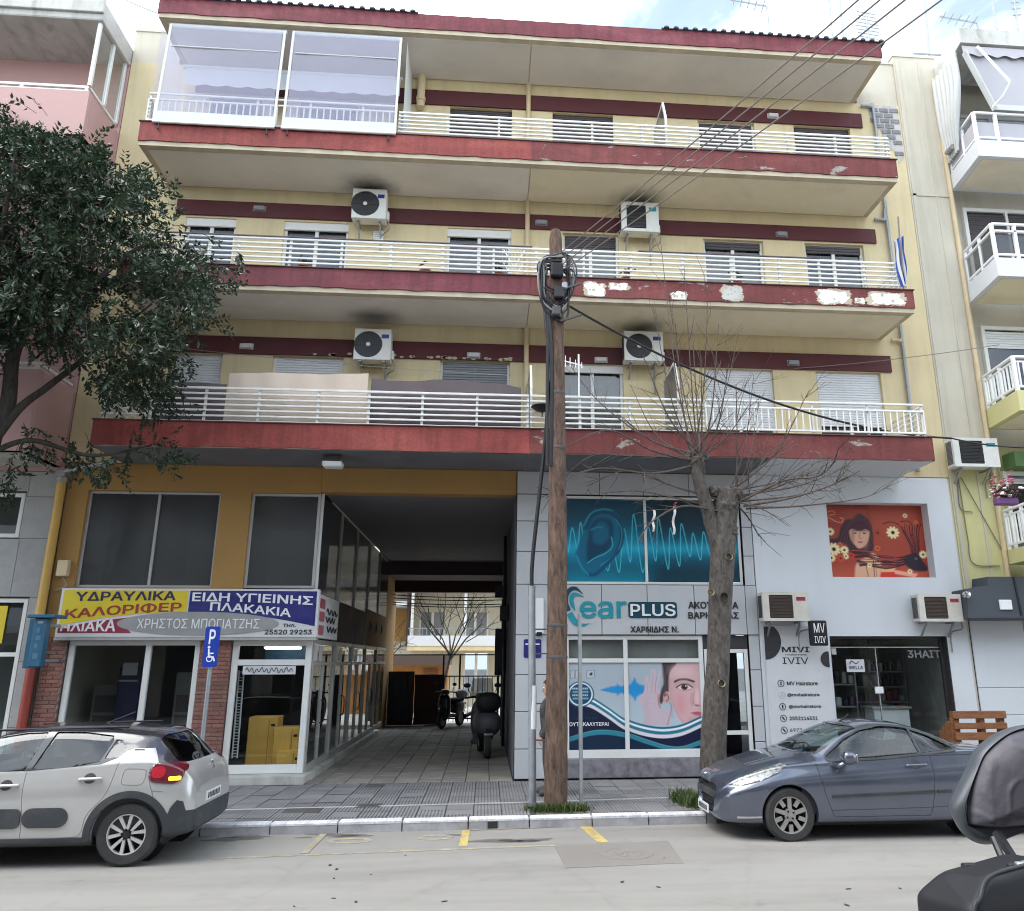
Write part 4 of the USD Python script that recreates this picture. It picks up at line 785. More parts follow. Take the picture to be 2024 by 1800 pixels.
    c.mix(np.clip((c.X-1060)/120, 0, 1)*np.clip((1200-c.X)/120, 0, 1)*(c.Y > 640)*.25, (140, 120, 132))
    # swooshes
    def band(a, b, col, op=1): c.fill(list(bez([(p, q, 0) for p, q in a], 10)[:, :2])+list(bez([(p, q, 0) for p, q in b], 10)[::-1, :2]), col, None, op)
    e = lambda o, k=1.0: [(100, 560+o), (300, 700+o), (450, 770+o), (650, 920+o), (860, 1090+o), (1100, 1190+o*k), (1350, 1230+o*k), (1600, 1190+o*k), (1870, 1060+o*k)]
    c.fill(list(bez([(p, q, 0) for p, q in e(0)], 10)[:, :2])+[(1870, 1460), (100, 1460)], (20, 26, 52))
    band(e(-110), e(-75), (30, 96, 118)); band(e(-75), e(-40), (212, 220, 228)); band(e(-40), e(10), (32, 108, 128)); band(e(10), e(65), (206, 200, 208))
    lo = [(100, 1280), (400, 1185), (620, 1170), (880, 1220), (1150, 1330), (1400, 1420), (1600, 1430), (1870, 1330)]; band(lo, [(a, b+62) for a, b in lo], (44, 118, 140)); band([(a, b-12) for a, b in lo], lo, (88, 150, 150))
    c.fill([(a, b+62) for a, b in lo]+[(1870, 1460), (100, 1460)], (16, 34, 56))
    # badge
    c.ell(275, 600, 185, 205, (30, 84, 108)); c.ell(275, 600, 165, 185, (214, 222, 228)); c.ell(275, 600, 148, 166, (24, 70, 98))
    for k in range(4):
        for j in range(9): c.fill(sbox(165+j*24+(k % 2)*6, 500+k*52, 180+j*24+(k % 2)*6, 524+k*52), (150, 190, 200) if k % 2 else (196, 214, 220), None, .85)
    for k, t in enumerate(((140, 200), (205, 285), (360, 470))): c.fill(Polygon([(t[0], 225), (t[1], 222), (t[1], 345), (t[0], 348)]), (170, 176, 182)); c.line([(t[0], 225), (t[1], 222), (t[1]-6, 345), (t[0], 348), (t[0], 225)], 6, (58, 62, 76), .9, None, False)
    c.blob([(395, 280), (430, 255), (440, 285), (415, 310)], (40, 42, 52), 6); c.line([(255, 250), (245, 330)], 14, (90, 94, 110), .8, 5, False)
    return c
fg = thing('window_graphic', 'printed window poster of a woman cupping her ear above teal swooshes', 'window print', (1.5, .02, .6))
face_art(120, 868, 130).build('left_print', fg, 1.5, .595, 2.492, 2.06, .018); face_art(903, 1868, 170).build('right_print', fg, 2.57, .595, 3.885, 2.06, .018)
text(fg, 'ΟΥΤΕ ΚΑΛΥΤΕΡΑ!', 1.5, .985, 2.2, 1.05, .016, 'ink_white'); text(fg, 'ΕΛΑΤΕ ΓΙΑ ΝΑ', 1.55, 1.09, 2.0, 1.135, .016, 'ink_dark_teal', False)

# ---- orange hair mural in the recess of the white shop
mu = Cv(0, 0, 1000, 760, 190, 145, (150, 62, 48))
def q(x, y):
    xl = 225+(y-255)*90/1060; xr = 1560+(y-270)*140/1040; return ((x-xl)/(xr-xl)*1000, (y-258)/1055*760)
Q = lambda *p: [q(a, b) for a, b in p]
mu.mix((mu.X < 470)*np.clip(1-mu.Y/500, 0, 1)*.6, (110, 36, 38)); mu.mix((mu.X > 470)*np.clip(1-np.abs(mu.Y-200)/300, 0, 1)*.35, (176, 84, 56)); mu.mix(np.clip((mu.Y-600)/160, 0, 1)*.5, (205, 98, 66))
for k in range(7): mu.line(Q((260, 300+30*k), (420, 300+34*k), (620, 320+20*k), (840, 310+20*k)), 8, (190, 96, 60), .45)
mu.line(Q((250, 460), (310, 370), (390, 350), (400, 400), (330, 410)), 8, (214, 130, 110), .8); mu.line(Q((240, 455), (330, 450), (420, 500), (500, 520), (520, 460), (480, 450)), 9, (226, 140, 120), .8)
mu.blob(Q((640, 470), (560, 480), (490, 590), (440, 740), (300, 760), (290, 850), (420, 830), (560, 830), (640, 960), (900, 940), (930, 760), (900, 560), (820, 430), (720, 385)), (62, 38, 46), 8)
mu.blob(Q((600, 620), (640, 560), (760, 580), (860, 600), (870, 720), (830, 840), (740, 890), (680, 840), (620, 740)), (196, 148, 122), 8)
mu.blob(Q((590, 640), (600, 520), (700, 470), (820, 500), (880, 620), (800, 600), (740, 650), (700, 590), (660, 610)), (70, 36, 46), 7)
[(mu.ell(*q(ex, 668), 17, 8, (40, 22, 26)), mu.ell(*q(ex+6, 664), 6, 4, (210, 200, 190)), mu.line(Q((ex-40, 640), (ex, 628), (ex+36, 640)), 9, (58, 30, 34), .9)) for ex in (668, 808)]; mu.line(Q((745, 650), (740, 730), (770, 745)), 8, (150, 100, 84), .8); mu.line(Q((700, 800), (750, 795), (800, 802)), 9, (150, 70, 62), .9)
mu.ell(*q(690, 730), 30, 60, (222, 178, 150), 0, 30, .5); mu.ell(*q(810, 800), 26, 60, (150, 100, 84), 0, 30, .6)
for k in range(22): x0_ = 500+k*19; mu.line(Q((700+k*4, 400), (x0_+60-k*4, 520+abs(k-11)*4), (x0_-10, 700), (x0_-60+k*5, 860)), 4, (110, 70, 84) if k % 2 else (40, 22, 30), .4 if 5 < k < 18 else .6)
mu.blob(Q((612, 640), (650, 600), (760, 600), (850, 620), (862, 720), (825, 830), (740, 880), (685, 830), (630, 740)), (204, 158, 132), 10, .8); mu.ell(*q(650, 720), 16, 60, (140, 92, 82), 0, 14, .6)
[(mu.ell(*q(ex, 668), 17, 8, (40, 22, 26)), mu.line(Q((ex-40, 640), (ex, 630), (ex+36, 640)), 8, (58, 30, 34), .9)) for ex in (680, 806)]
mu.line(Q((750, 650), (738, 735), (772, 748)), 9, (150, 100, 84), .8); mu.ell(*q(752, 800), 26, 8, (158, 66, 60)); mu.blob(Q((600, 600), (640, 520), (740, 490), (850, 540), (880, 640), (820, 615), (740, 640), (660, 615)), (66, 34, 44), 7)
mu.blob(Q((680, 1310), (700, 1120), (820, 1020), (940, 960), (1030, 1100), (1040, 1310)), (206, 158, 128), 10); mu.line(Q((830, 1120), (870, 1310)), 7, (90, 44, 40), .9, None, False); mu.line(Q((930, 1040), (950, 1310)), 9, (80, 40, 40), .9, None, False)
mu.blob(Q((1040, 1200), (1200, 1180), (1240, 1310), (1040, 1310)), (196, 52, 44), 8); mu.fill(Q((1200, 1190), (1540, 1250), (1500, 1300), (1230, 1250)), (226, 150, 130)); mu.fill(Q((1040, 1170), (1240, 1160), (1200, 1220), (1040, 1225)), (214, 168, 118))
for k in range(12):
    y0 = 900+k*20; mu.line(Q((640+k*10, y0+20), (850, y0+30+20*math.sin(k)), (1100, y0+70*math.sin(k*1.7)*.6+60), (1300, 1000+k*12), (1440, 960+k*10)), 9+3*(k % 3), (48, 24, 34) if k % 3 else (150, 70, 60), .95)
mu.blob(Q((1340, 1040), (1440, 960), (1540, 960), (1600, 1060), (1670, 1160), (1640, 1210), (1480, 1200), (1360, 1110)), (42, 32, 44), 8); mu.ell(*q(1510, 1030), 14, 14, (90, 84, 96))
for k in range(8):
    mu.line(Q((1460+k*14, 980), (1420+k*18, 820-k*5), (1330+k*30, 640), (1300+k*38, 560-abs(k-4)*14)), 12-k % 3*3, (52, 24, 36), .95)
mu.line(Q((1060, 530), (1160, 500), (1280, 550), (1380, 700), (1460, 860)), 10, (60, 22, 30)); mu.line(Q((1300, 490), (1400, 490), (1450, 560), (1450, 700)), 9, (60, 22, 30))
def daisy(x, y, r, col=(226, 208, 160), core=(40, 24, 18)):
    a, b = q(x, y)
    for k in range(10): t = k*math.pi/5; mu.ell(a+math.cos(t)*r*.62, b+math.sin(t)*r*.62, r*.42, r*.22, col, math.degrees(t))
    mu.ell(a, b, r*.5, r*.5, col); mu.ell(a, b, r*.3, r*.3, core, 0, 5)
for d in ((1190, 655, 64), (400, 905, 66), (540, 915, 42), (365, 1030, 42), (560, 1005, 30), (350, 652, 40), (1350, 405, 24), (1605, 970, 40), (880, 1130, 24), (1430, 1215, 24)): daisy(*d)
for d in ((985, 660, 40, (150, 62, 46), (60, 16, 14)), (490, 1035, 40, (190, 70, 44), (70, 18, 14)), (985, 885, 30, (196, 96, 50), (60, 20, 14)), (635, 995, 30, (176, 56, 44), (90, 20, 16)), (1500, 500, 20, (206, 110, 60), (120, 50, 30)), (480, 835, 24, (190, 104, 60), (110, 30, 20)), (1310, 535, 20, (190, 80, 56), (130, 40, 30))): daisy(*d)
mu.line([(482, 0), (482, 760)], 4, (110, 44, 36), .8, None, False)
mt = thing('wall_mural', 'orange printed mural of a long haired woman with daisies in a wall recess', 'mural', (6.53, .2, 3.62))
mu.build('print', mt, 6.53, 3.625, 8.58, 5.055, .2)
MB().box(6.53, 8.58, .203, .219, 3.62, 5.06).build('board', 'sign_red', mt)

# ---- plumbing shop's long sign board
s1 = thing('shop_sign', 'long plumbing shop sign in yellow, navy, red and grey with white border', 'sign', (-5.1, -.1, 2.55))
A = lambda px, py: P(px, py, -.16)
x0, x1, z0, z1 = A(108, 1250)[0], A(629, 1200)[0], 2.5, 3.33
MB().box(x0, x1, -.15, -.005, z0, z1, .01).build('board', 'white_sign', s1)
MB().box(x0-.004, x1+.004, -.165, .0, z0-.05, z0-.003, .006).build('frame', 'frame_grey', s1)
zz = lambda f: z0+(z1-z0)*f
xm = A(373, 1180)[0]; n = 20; t = np.linspace(0, 1, n)
up = lambda x: zz(.52-.30*((x-(x0+x1)/2-.0)/((x1-x0)/2))**2)
xs = np.linspace(x0+.05, xm-.015, n); MB().poly(Polygon([(x, up(x)) for x in xs]+[(xm-.015, z1-.035), (x0+.05, z1-.035)]), -.151, .004).build('yellow_panel', 'sign_yellow', s1)
xs = np.linspace(xm+.015, x1-.04, n); MB().poly(Polygon([(x, up(x)) for x in xs]+[(x1-.04, z1-.035), (xm+.015, z1-.035)]), -.151, .004).build('navy_panel', 'sign_navy', s1)
MB().poly(Polygon([(x, up(x)-.045) for x in np.linspace(x0+.04, x0+1.25, n)]+[(x0+1.05, zz(.3)), (x0+1.25, zz(.09)), (x0+.04, zz(.09))]), -.151, .004).build('red_panel', 'sign_red', s1)
MB().poly(affinity.scale(Point((x0+x1)/2+.17, zz(.28)).buffer(1, quad_segs=16), 1.36, .2), -.151, .009).build('grey_ellipse', 'sign_grey', s1)
text(s1, 'ΥΔΡΑΥΛΙΚΑ', x0+.25, zz(.745), xm-.22, zz(.935), -.155, 'ink_navy', warp=lambda u, v: -.035*(2*u-1)**2*0+.02*(u-.5))
text(s1, 'ΚΑΛΟΡΙΦΕΡ', x0+.12, zz(.52), xm-.1, zz(.72), -.155, 'ink_red', warp=lambda u, v: -.13*(1-u)**1.5)
text(s1, 'ΕΙΔΗ ΥΓΙΕΙΝΗΣ', xm+.06, zz(.74), x1-.1, zz(.92), -.155, 'ink_white', warp=lambda u, v: -.06*u**2)
text(s1, 'ΠΛΑΚΑΚΙΑ', xm+.38, zz(.545), x1-.46, zz(.72), -.155, 'ink_white', warp=lambda u, v: -.11*u**1.5)
text(s1, 'ΗΛΙΑΚΑ', x0+.08, zz(.12), x0+.98, zz(.255), -.155, 'ink_white', warp=lambda u, v: v*.1*u)
text(s1, 'ΧΡΗΣΤΟΣ ΜΠΟΓΙΑΤΖΗΣ', (x0+x1)/2-.85, zz(.18), (x0+x1)/2+1.2, zz(.38), -.16, 'ink_white', False)
text(s1, 'ΤΗΛ.', x1-.58, zz(.21), x1-.36, zz(.28), -.152, 'ink_black'); text(s1, '25520 29253', x1-.88, zz(.06), x1-.08, zz(.16), -.152, 'ink_black')
s1b = thing('shop_sign', 'weathered sign with red blocks on the passage corner round the plumbing shop', 'sign', (-3.0, .9, 2.6))
MB().box(-3.055, -2.99, .0, 2.1, 2.5, 3.27, .01).build('board', 'white_sign', s1b)
for z in (2.56, 2.8, 3.03): MB().box(-2.99, -2.984, .08, .62, z, z+.17).build('red_block', 'sign_red', s1b)
for k, (a, b, c) in enumerate(((.8, 1.9, 3.0), (.75, 1.7, 2.85), (.95, 1.95, 2.68))): MB().tube(bez([(-2.985, a+(b-a)*u, c+.05*math.sin(u*19+k)) for u in np.linspace(0, 1, 14)], 3), .014, 5).build('lettering', 'ink_black', s1b)
# paper strip on the shop door
dn = thing('door_notice', 'white paper strip with scribbled lettering at the top of the shop door', 'notice', (-3.7, .03, 1.95))
MB().box(-4.2, -3.3, .03, .038, 1.88, 2.02).build('paper', 'white_sign', dn)
MB().tube([(-4.15+.8*u, .026, 1.95+.035*math.sin(u*60)+.015*math.sin(u*23)) for u in np.linspace(0, 1, 90)], .006, 4).build('lettering', 'ink_black', dn)

# ---- ear shop fascia lettering
s2 = thing('shop_sign', 'teal and black hearing aid shop lettering with an ear logo on grey panels', 'sign', (3.1, -.06, 3.0))
C2 = lambda zx, zy: P(1100+zx/5.326, 1140+zy/5.326, -.065)
def cres(out, inn, mat, nm):
    o = [C2(*p)[[0, 2]] for p in bez([(a, b, 0) for a, b in out], 8)[:, :2]]; i = [C2(*p)[[0, 2]] for p in bez([(a, b, 0) for a, b in inn], 8)[:, :2]]
    MB().poly(Polygon(list(o)+list(i[::-1])).buffer(0), -.061, .012).build(nm, mat, s2)
cres([(85, 375), (72, 260), (90, 160), (150, 105), (215, 110), (280, 180)], [(150, 345), (122, 270), (130, 190), (170, 145), (220, 145), (280, 182)], 'ink_dark_teal', 'logo')
cres([(195, 360), (150, 300), (135, 230), (160, 175), (210, 165), (290, 210)], [(196, 355), (190, 300), (178, 250), (190, 215), (225, 200), (290, 212)], 'ink_teal', 'logo')
cres([(105, 398), (150, 470), (210, 515), (280, 522), (345, 490)], [(165, 365), (190, 410), (225, 460), (280, 492), (345, 488)], 'ink_teal', 'logo')
def lab(s, a, b, c, d, mat, y=-.062, bold=True, dd=.012): p, r = C2(a, d), C2(c, b); text(s2, s, p[0], p[2], r[0], r[2], y, mat, bold, dd)
lab('ear', 245, 255, 735, 438, 'ink_teal')
p, r = C2(757, 432), C2(1265, 265); MB().poly(rrect(p[0], p[2], r[0], r[2], .05), -.061, .01).build('plate', 'ink_dark_teal', s2)
lab('PLUS', 778, 285, 1248, 412, 'ink_white', -.0715)
lab('ΑΚΟΥΣΤΙΚΑ', 1388, 262, 1910, 333, 'ink_black'); lab('ΒΑΡΗΚΟΪΑΣ', 1388, 355, 1915, 438, 'ink_black'); lab('ΧΑΡΝΙΔΗΣ Ν.', 780, 520, 1285, 585, 'ink_black')
pb_ = P(1035, 1300, -.045), P(1070, 1263, -.045)
s3 = thing('street_plate', 'small blue street number plate on the grey pillar panel', 'plate', pb_[0])
MB().poly(rrect(pb_[0][0], pb_[0][2], pb_[1][0], pb_[1][2], .03), -.036, .008).build('plate', 'sign_navy', s3)
MB().box(pb_[0][0]+.03, pb_[1][0]-.03, -.048, -.045, pb_[1][2]-.1, pb_[1][2]-.075).build('white_bar', 'ink_white', s3); text(s3, '6', pb_[1][0]-.16, pb_[0][2]+.04, pb_[1][0]-.1, pb_[1][2]-.12, -.0445, 'ink_white')
tl = thing('tube_lamp', 'white tube lamp fixed upright on the grey pillar beside the pole', 'lamp', P(1066, 1218, -.1))
a, b = P(1057, 1253, -.1), P(1075, 1182, -.1); MB().box(a[0], b[0], -.12, -.04, a[2], b[2], .03).build('cover', 'white_paint', tl, smooth=30); MB().box(a[0]+.03, b[0]-.03, -.125, -.04, a[2]-.03, a[2]+.04, .01).build('end_cap', 'black_plastic', tl)

# ---- hair shop notice board and small hanging sign
B = lambda px, py: P(px, py, -.09)
s4 = thing('notice_board', 'tall white shop board listing contacts between dark dots, left of the glass door', 'sign', (5.7, -.08, 1.3))
MB().box(5.1, 6.3, -.08, -.042, .13, 2.72, .006).build('board', 'white_sign', s4)
Z = lambda zx, zy: P(1490+zx/4.937, 1200+zy/4.937, -.085)
for s, a, b, c, d in (('MV Hairstore', 325, 722, 622, 762), ('@mvhairstore', 330, 836, 640, 876), ('@mvhairstore', 345, 950, 655, 990), ('2552114331', 350, 1064, 622, 1102), ('6972', 355, 1180, 470, 1216), ('MIVI', 275, 385, 540, 438), ('IVIV', 282, 488, 530, 552), ('HAIRSTORE', 310, 456, 515, 470)):
    p, r = Z(a, d), Z(c, b); text(s4, s, p[0], p[2], r[0], r[2], -.081, 'ink_black', s[0] in 'M@2', .004)
for k, (a, b) in enumerate(((265, 742), (275, 856), (282, 970), (290, 1084), (297, 1200))):
    p = Z(a, b); ring = Point(p[0], p[2]).buffer(.062).difference(Point(p[0], p[2]).buffer(.052)); MB().poly(ring, -.081, .004).build('icon_ring', 'ink_black' if k != 1 else 'ink_pale', s4); MB().poly(affinity.rotate(sbox(p[0]-.012, p[2]-.032, p[0]+.012, p[2]+.032), 0 if k < 3 else 40), -.081, .004).build('icon', 'ink_black' if k != 1 else 'ink_pale', s4)
p = Z(80, 330); MB().poly(affinity.scale(Point(5.1, p[2]).buffer(.33), .95, 1.0).intersection(sbox(5.1, .2, 6.3, 2.7)), -.081, .004).build('dark_dot', 'frame_dark', s4)
p = Z(725, 507); MB().poly(Point(p[0], p[2]).buffer(.14).intersection(sbox(5.1, .2, 6.3, 2.7)), -.081, .004).build('dark_dot', 'frame_dark', s4)
s5 = thing('hanging_sign', 'small square black sign on a bracket above the white notice board', 'sign', P(1622, 1250, -.3))
a, b = P(1606, 1276, -.45), P(1634, 1226, -.45)
MB().box(a[0], b[0], -.45, -.3, a[2], b[2], .02).build('box', 'black_plastic', s5); MB().bar(((a[0]+b[0])/2, -.3, (a[2]+b[2])/2+.1), ((a[0]+b[0])/2, -.04, (a[2]+b[2])/2+.1), .03).bar(((a[0]+b[0])/2, -.3, (a[2]+b[2])/2-.1), ((a[0]+b[0])/2, -.04, (a[2]+b[2])/2-.1), .03).build('bracket', 'black_metal', s5)
text(s5, 'MV', a[0]+.05, a[2]+.23, b[0]-.05, b[2]-.05, -.451, 'ink_white', False, .004); text(s5, 'IVIV', a[0]+.05, a[2]+.05, b[0]-.05, a[2]+.17, -.451, 'ink_white', False, .004)
# papers on the glass door and what stands behind it
a, b = P(1674, 1328, .11), P(1707, 1303, .11)
wn = thing('window_notice', 'white product card stuck inside the hair shop glass door', 'notice', a)
MB().box(a[0], b[0], .1, .108, a[2], b[2]).build('card', 'white_sign', wn); text(wn, 'WELLA', a[0]+.04, a[2]+.05, b[0]-.03, a[2]+.11, .0995, 'ink_navy', True, .003)
MB().tube(bez([(a[0]+.06, .097, a[2]+.14), (a[0]+.1, .097, a[2]+.2), (a[0]+.18, .097, a[2]+.15), (a[0]+.24, .097, a[2]+.19)], 6), .008, 5).build('mark', 'ink_navy', wn)
a, b = P(1795, 1300, .11), P(1858, 1285, .11)
wl_ = thing('window_lettering', 'pale reversed letters across the top of the hair shop glass', 'lettering', a); text(wl_, '3HAIT', a[0], a[2], b[0], b[2], .115, 'ink_dim', True, .004)
cols = ['ink_red', 'ink_pale', 'ink_navy', 'ink_black', 'sign_red', 'interior_mid', 'planter_purple', 'white_paint', 'ac_rust']
def shelves(name, label, x0, x1, y, zs, seed):
    r = np.random.default_rng(seed); sh = thing(name, label, 'shelves', (x0, y, .15)); d = .28
    for x in (x0, x1): MB().box(x-.015, x+.015, y-d, y, .15, zs[-1]+.35).build('upright', 'frame_grey', sh)
    for z in zs:
        MB().box(x0+.015, x1-.015, y-d, y, z, z+.025).build('board', 'frame_grey', sh); x = x0+.03
        while x < x1-.1:
            w, h = r.uniform(.04, .11), r.uniform(.1, .26); MB().box(x, min(x+w, x1-.02), y-d+.03, y-.08, z+.026, z+.026+h, .012).build('product', cols[int(r.integers(len(cols)))], sh); x += w+r.uniform(.008, .06)
shelves('shelving', 'shelves of hair products behind the left leaf of the glass door', 6.6, 7.35, 1.5, (.3, .75, 1.2, 1.62), 5)
shelves('shelving', 'wide wall shelves of small hair products behind the right glass pane', 7.6, 8.75, 2.2, (.3, .62, .95, 1.25, 1.55, 1.85), 6)
p = P(1732, 1400, .7); ct = thing('sales_counter', 'pale sales counter inside the hair shop door', 'counter', (p[0], .7, .15))
MB().box(p[0]-.1, p[0]+.6, .6, 1.0, .15, p[2], .01).build('body', 'white_paint', ct); MB().box(p[0]-.14, p[0]+.64, .56, 1.04, p[2]+.001, p[2]+.04, .006).build('top', 'frame_grey', ct)
# plumbing shop goods
def boiler(x, w, y, h, label, z=.2):
    b = thing('boiler', label, 'boiler', (x, y, z), 'yellow boilers in the shop'); d = .45
    MB().box(x, x+w, y, y+d, z+.06, z+h, .015).build('casing', 'boiler_yellow', b); MB().box(x+.02, x+w-.02, y+.02, y+d-.02, z, z+.06).build('base', 'ac_dark', b)
    MB().box(x+w*.72, x+w*.72+.006, y-.004, y, z+.1, z+h-.05).build('seam', 'ink_black', b); MB().box(x+w*.8, x+w*.93, y-.01, y, z+h-.16, z+h-.12).build('knob', 'ink_black', b)
    return b
boiler(-4.16, .5, .55, .95, 'tall tan yellow boiler behind the shop door, left of the others'); boiler(-3.68, .44, .42, .78, 'square yellow boiler with a panel seam behind the shop door'); b3 = boiler(-3.56, .4, .25, .42, 'low yellow boiler box at the front of the shop door glass')
MB().box(-3.2, -3.14, .35, .42, .2, 1.0, .01).build('white_edge', 'white_paint', b3) if False else None
rd = thing('towel_radiator', 'white ladder towel radiator leaning inside the shop door', 'radiator', (-4.2, .35, .3))
L0, L1 = P(462, 1498, .35), P(476, 1325, .35)
for dx in (0, .085): MB().tube([(L0[0]+dx-.03, .35, L0[2]), (L1[0]+dx-.03, .35, L1[2])], .014, 8).build('upright', 'white_paint', rd, smooth=40)
for k in range(30):
    if k in (21, 25, 28): continue
    u = (k+.5)/30; q_ = L0+(L1-L0)*u; MB().tube([(q_[0]-.03, .35, q_[2]), (q_[0]+.055, .35, q_[2])], .008, 6).build('rung', 'white_paint', rd)
lp = thing('strip_lamp', 'lit white strip lamp on the ceiling inside the plumbing shop', 'lamp', (-3.8, 1.0, 2.4))
MB().box(-4.1, -3.45, .95, 1.05, 2.32, 2.35, .01).build('tube', 'lamp_glow', lp); MB().box(-4.12, -3.43, .97, 1.03, 2.352, 2.38).build('housing', 'white_paint', lp)
pn = thing('tile_display', 'blue tile display panel high behind the shop door transom', 'panel', (-3.8, 1.6, 2.0)); MB().box(-4.25, -3.4, 1.6, 1.63, 2.05, 2.42).build('board', 'blue_box', pn)
st_ = thing('display_stand', 'dark shop display stand with a pale card behind the left window', 'stand', (-6.5, .9, .5))
MB().box(-6.62, -6.25, .9, 1.0, .2, 2.0, .01).build('back', 'ink_navy', st_); MB().box(-6.56, -6.3, .88, .899, 1.86, 2.08, .005).build('card', 'ink_pale', st_); MB().box(-6.6, -6.27, .86, .9, 1.75, 1.78).build('ledge', 'frame_grey', st_)
for i, (x, l) in enumerate(((-5.5, 'dark shop cabinet behind the right pane of the plumbing shop window'), (-6.95, 'dark shelf unit behind the left edge of the plumbing shop window'))):
    cb = thing('shop_cabinet', l, 'cabinet', (x, 1.4, .2)); MB().box(x-.25, x+.3, 1.3, 1.7, .2, 1.7 if i else 1.9, .01).build('body', 'interior_mid', cb); MB().box(x-.2, x+.25, 1.29, 1.299, 1.2, 1.5).build('door', 'cloth_brown', cb); MB().box(x-.2, x+.25, 1.29, 1.299, .3, 1.15).build('door', 'cloth_brown', cb)

# ================================================================== AIR CONDITIONERS, LAMPS AND THINGS ON THE FACADE
def ac_unit(px0, py0, px1, py1, Y, kind, label, mat='ac_white', wallY=-.0):
    a, b = P(px0, py1, Y), P(px1, py0, Y); x0, x1, z0, z1 = a[0], b[0], a[2], b[2]; d = .28; w, h = x1-x0, z1-z0
    u = thing('air_conditioner', label, 'air conditioner', ((x0+x1)/2, wallY, z0), 'air conditioner units on the walls')
    body = sbox(x0, z0, x1, z1); cx, cz, r = x0+w*.38, z0+h*.5, h*.43
    if kind == 'round':
        hole = Point(cx, cz).buffer(r, quad_segs=10)
        MB().poly(body.difference(hole), Y+.03, .03).box(x0, x1, Y+.031, Y+d, z0, z1, .012).build('casing', mat, u)
        MB().poly(hole, Y+.029, .004).build('fan_recess', 'ac_dark', u)
        g = MB()
        for k in range(1, 8): g.poly(Point(cx, cz).buffer(r*k/7.5, quad_segs=10).difference(Point(cx, cz).buffer(r*k/7.5-.008, quad_segs=10)), Y+.008, .006)
        for k in range(8): t = k*math.pi/4; g.bar((cx+.05*math.cos(t), Y+.006, cz+.05*math.sin(t)), (cx+r*math.cos(t), Y+.006, cz+r*math.sin(t)), .01, .006, up=(0, 1, 0))
        g.build('grille', 'frame_dark', u); MB().poly(Point(cx, cz).buffer(.04), Y+.01, .014).build('hub', mat, u)
    else:
        hole = rrect(x0+w*.14, z0+h*.1, x0+w*.66, z1-h*.1, .02)
        MB().poly(body.difference(hole), Y+.03, .03).box(x0, x1, Y+.031, Y+d, z0, z1, .012).build('casing', mat, u)
        MB().poly(hole, Y+.029, .004).build('fan_recess', 'ac_rust' if kind == 'square' else 'ac_dark', u); g = MB(); b_ = hole.bounds
        for k in range(1, 16): z = b_[1]+(b_[3]-b_[1])*k/16; g.box(b_[0], b_[2], Y+.002, Y+.012, z-.004, z+.004)
        g.build('grille', 'ac_rust' if kind == 'square' else 'frame_dark', u)
        f = MB(); [f.poly(Point(x0+w*.4, cz).buffer(r*.8).difference(Point(x0+w*.4, cz).buffer(r*.74)), Y+.018, .006)]; f.build('fan_ring', 'ac_dark', u)
    s = MB()
    for k in range(7): s.box(x0-.006, x0-.001, Y+.06+k*.028, Y+.074+k*.028, z0+.06, z1-.06)
    s.build('side_louvre', 'ac_dark', u)
    br = MB()
    for x in (x0+w*.18, x1-w*.18): br.box(x-.02, x+.02, Y+.02, wallY-.002, z0-.035, z0-.004).bar((x, wallY-.02, z0-.26), (x, Y+.1, z0-.03), .03, .03)
    br.build('bracket', 'galvanised', u)
    MB().box(x0+w*.74, x1-w*.06, Y-.003, Y, z1-h*.3, z1-h*.17).build('badge', {'round': 'sign_blue', 'square': 'sign_red', 'slat': 'ink_teal'}[kind], u)
    MB().box(x1+.001, x1+.05, Y+.12, Y+.24, z0+.06, z0+.24, .01).build('valve_cover', mat, u)
    MB().tube(bez([(x1+.02, Y+.18, z0+.1), (x1+.06, Y+.18, z0-.12), (x1-.1, wallY-.04, z0-.2), (x1-.12, wallY-.03, z0-.55)], 6), .014, 6).build('pipe', 'cable_grey', u)
    return (x0+x1)/2, z1
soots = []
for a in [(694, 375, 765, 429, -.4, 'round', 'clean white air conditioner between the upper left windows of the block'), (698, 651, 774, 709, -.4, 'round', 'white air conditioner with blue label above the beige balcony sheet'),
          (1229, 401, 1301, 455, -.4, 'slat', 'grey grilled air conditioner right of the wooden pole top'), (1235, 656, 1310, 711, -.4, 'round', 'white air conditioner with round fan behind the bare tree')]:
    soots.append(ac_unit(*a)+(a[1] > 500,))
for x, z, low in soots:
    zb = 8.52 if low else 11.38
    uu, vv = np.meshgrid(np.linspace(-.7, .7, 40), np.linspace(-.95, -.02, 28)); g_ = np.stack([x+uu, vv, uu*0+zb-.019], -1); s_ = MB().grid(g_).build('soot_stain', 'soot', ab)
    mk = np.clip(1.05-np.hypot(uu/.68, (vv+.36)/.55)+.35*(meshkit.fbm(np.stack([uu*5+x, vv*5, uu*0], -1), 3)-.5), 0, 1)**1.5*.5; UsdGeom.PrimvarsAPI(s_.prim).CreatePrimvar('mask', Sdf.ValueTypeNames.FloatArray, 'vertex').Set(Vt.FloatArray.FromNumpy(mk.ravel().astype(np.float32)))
ac_unit(1510, 1170, 1596, 1227, -.38, 'square', 'rusty grilled air conditioner above the white notice board', 'ac_old', -.045)
ac_unit(1820, 1174, 1898, 1228, -.38, 'square', 'rusty grilled air conditioner at the right corner of the white shop', 'ac_old', -.045)
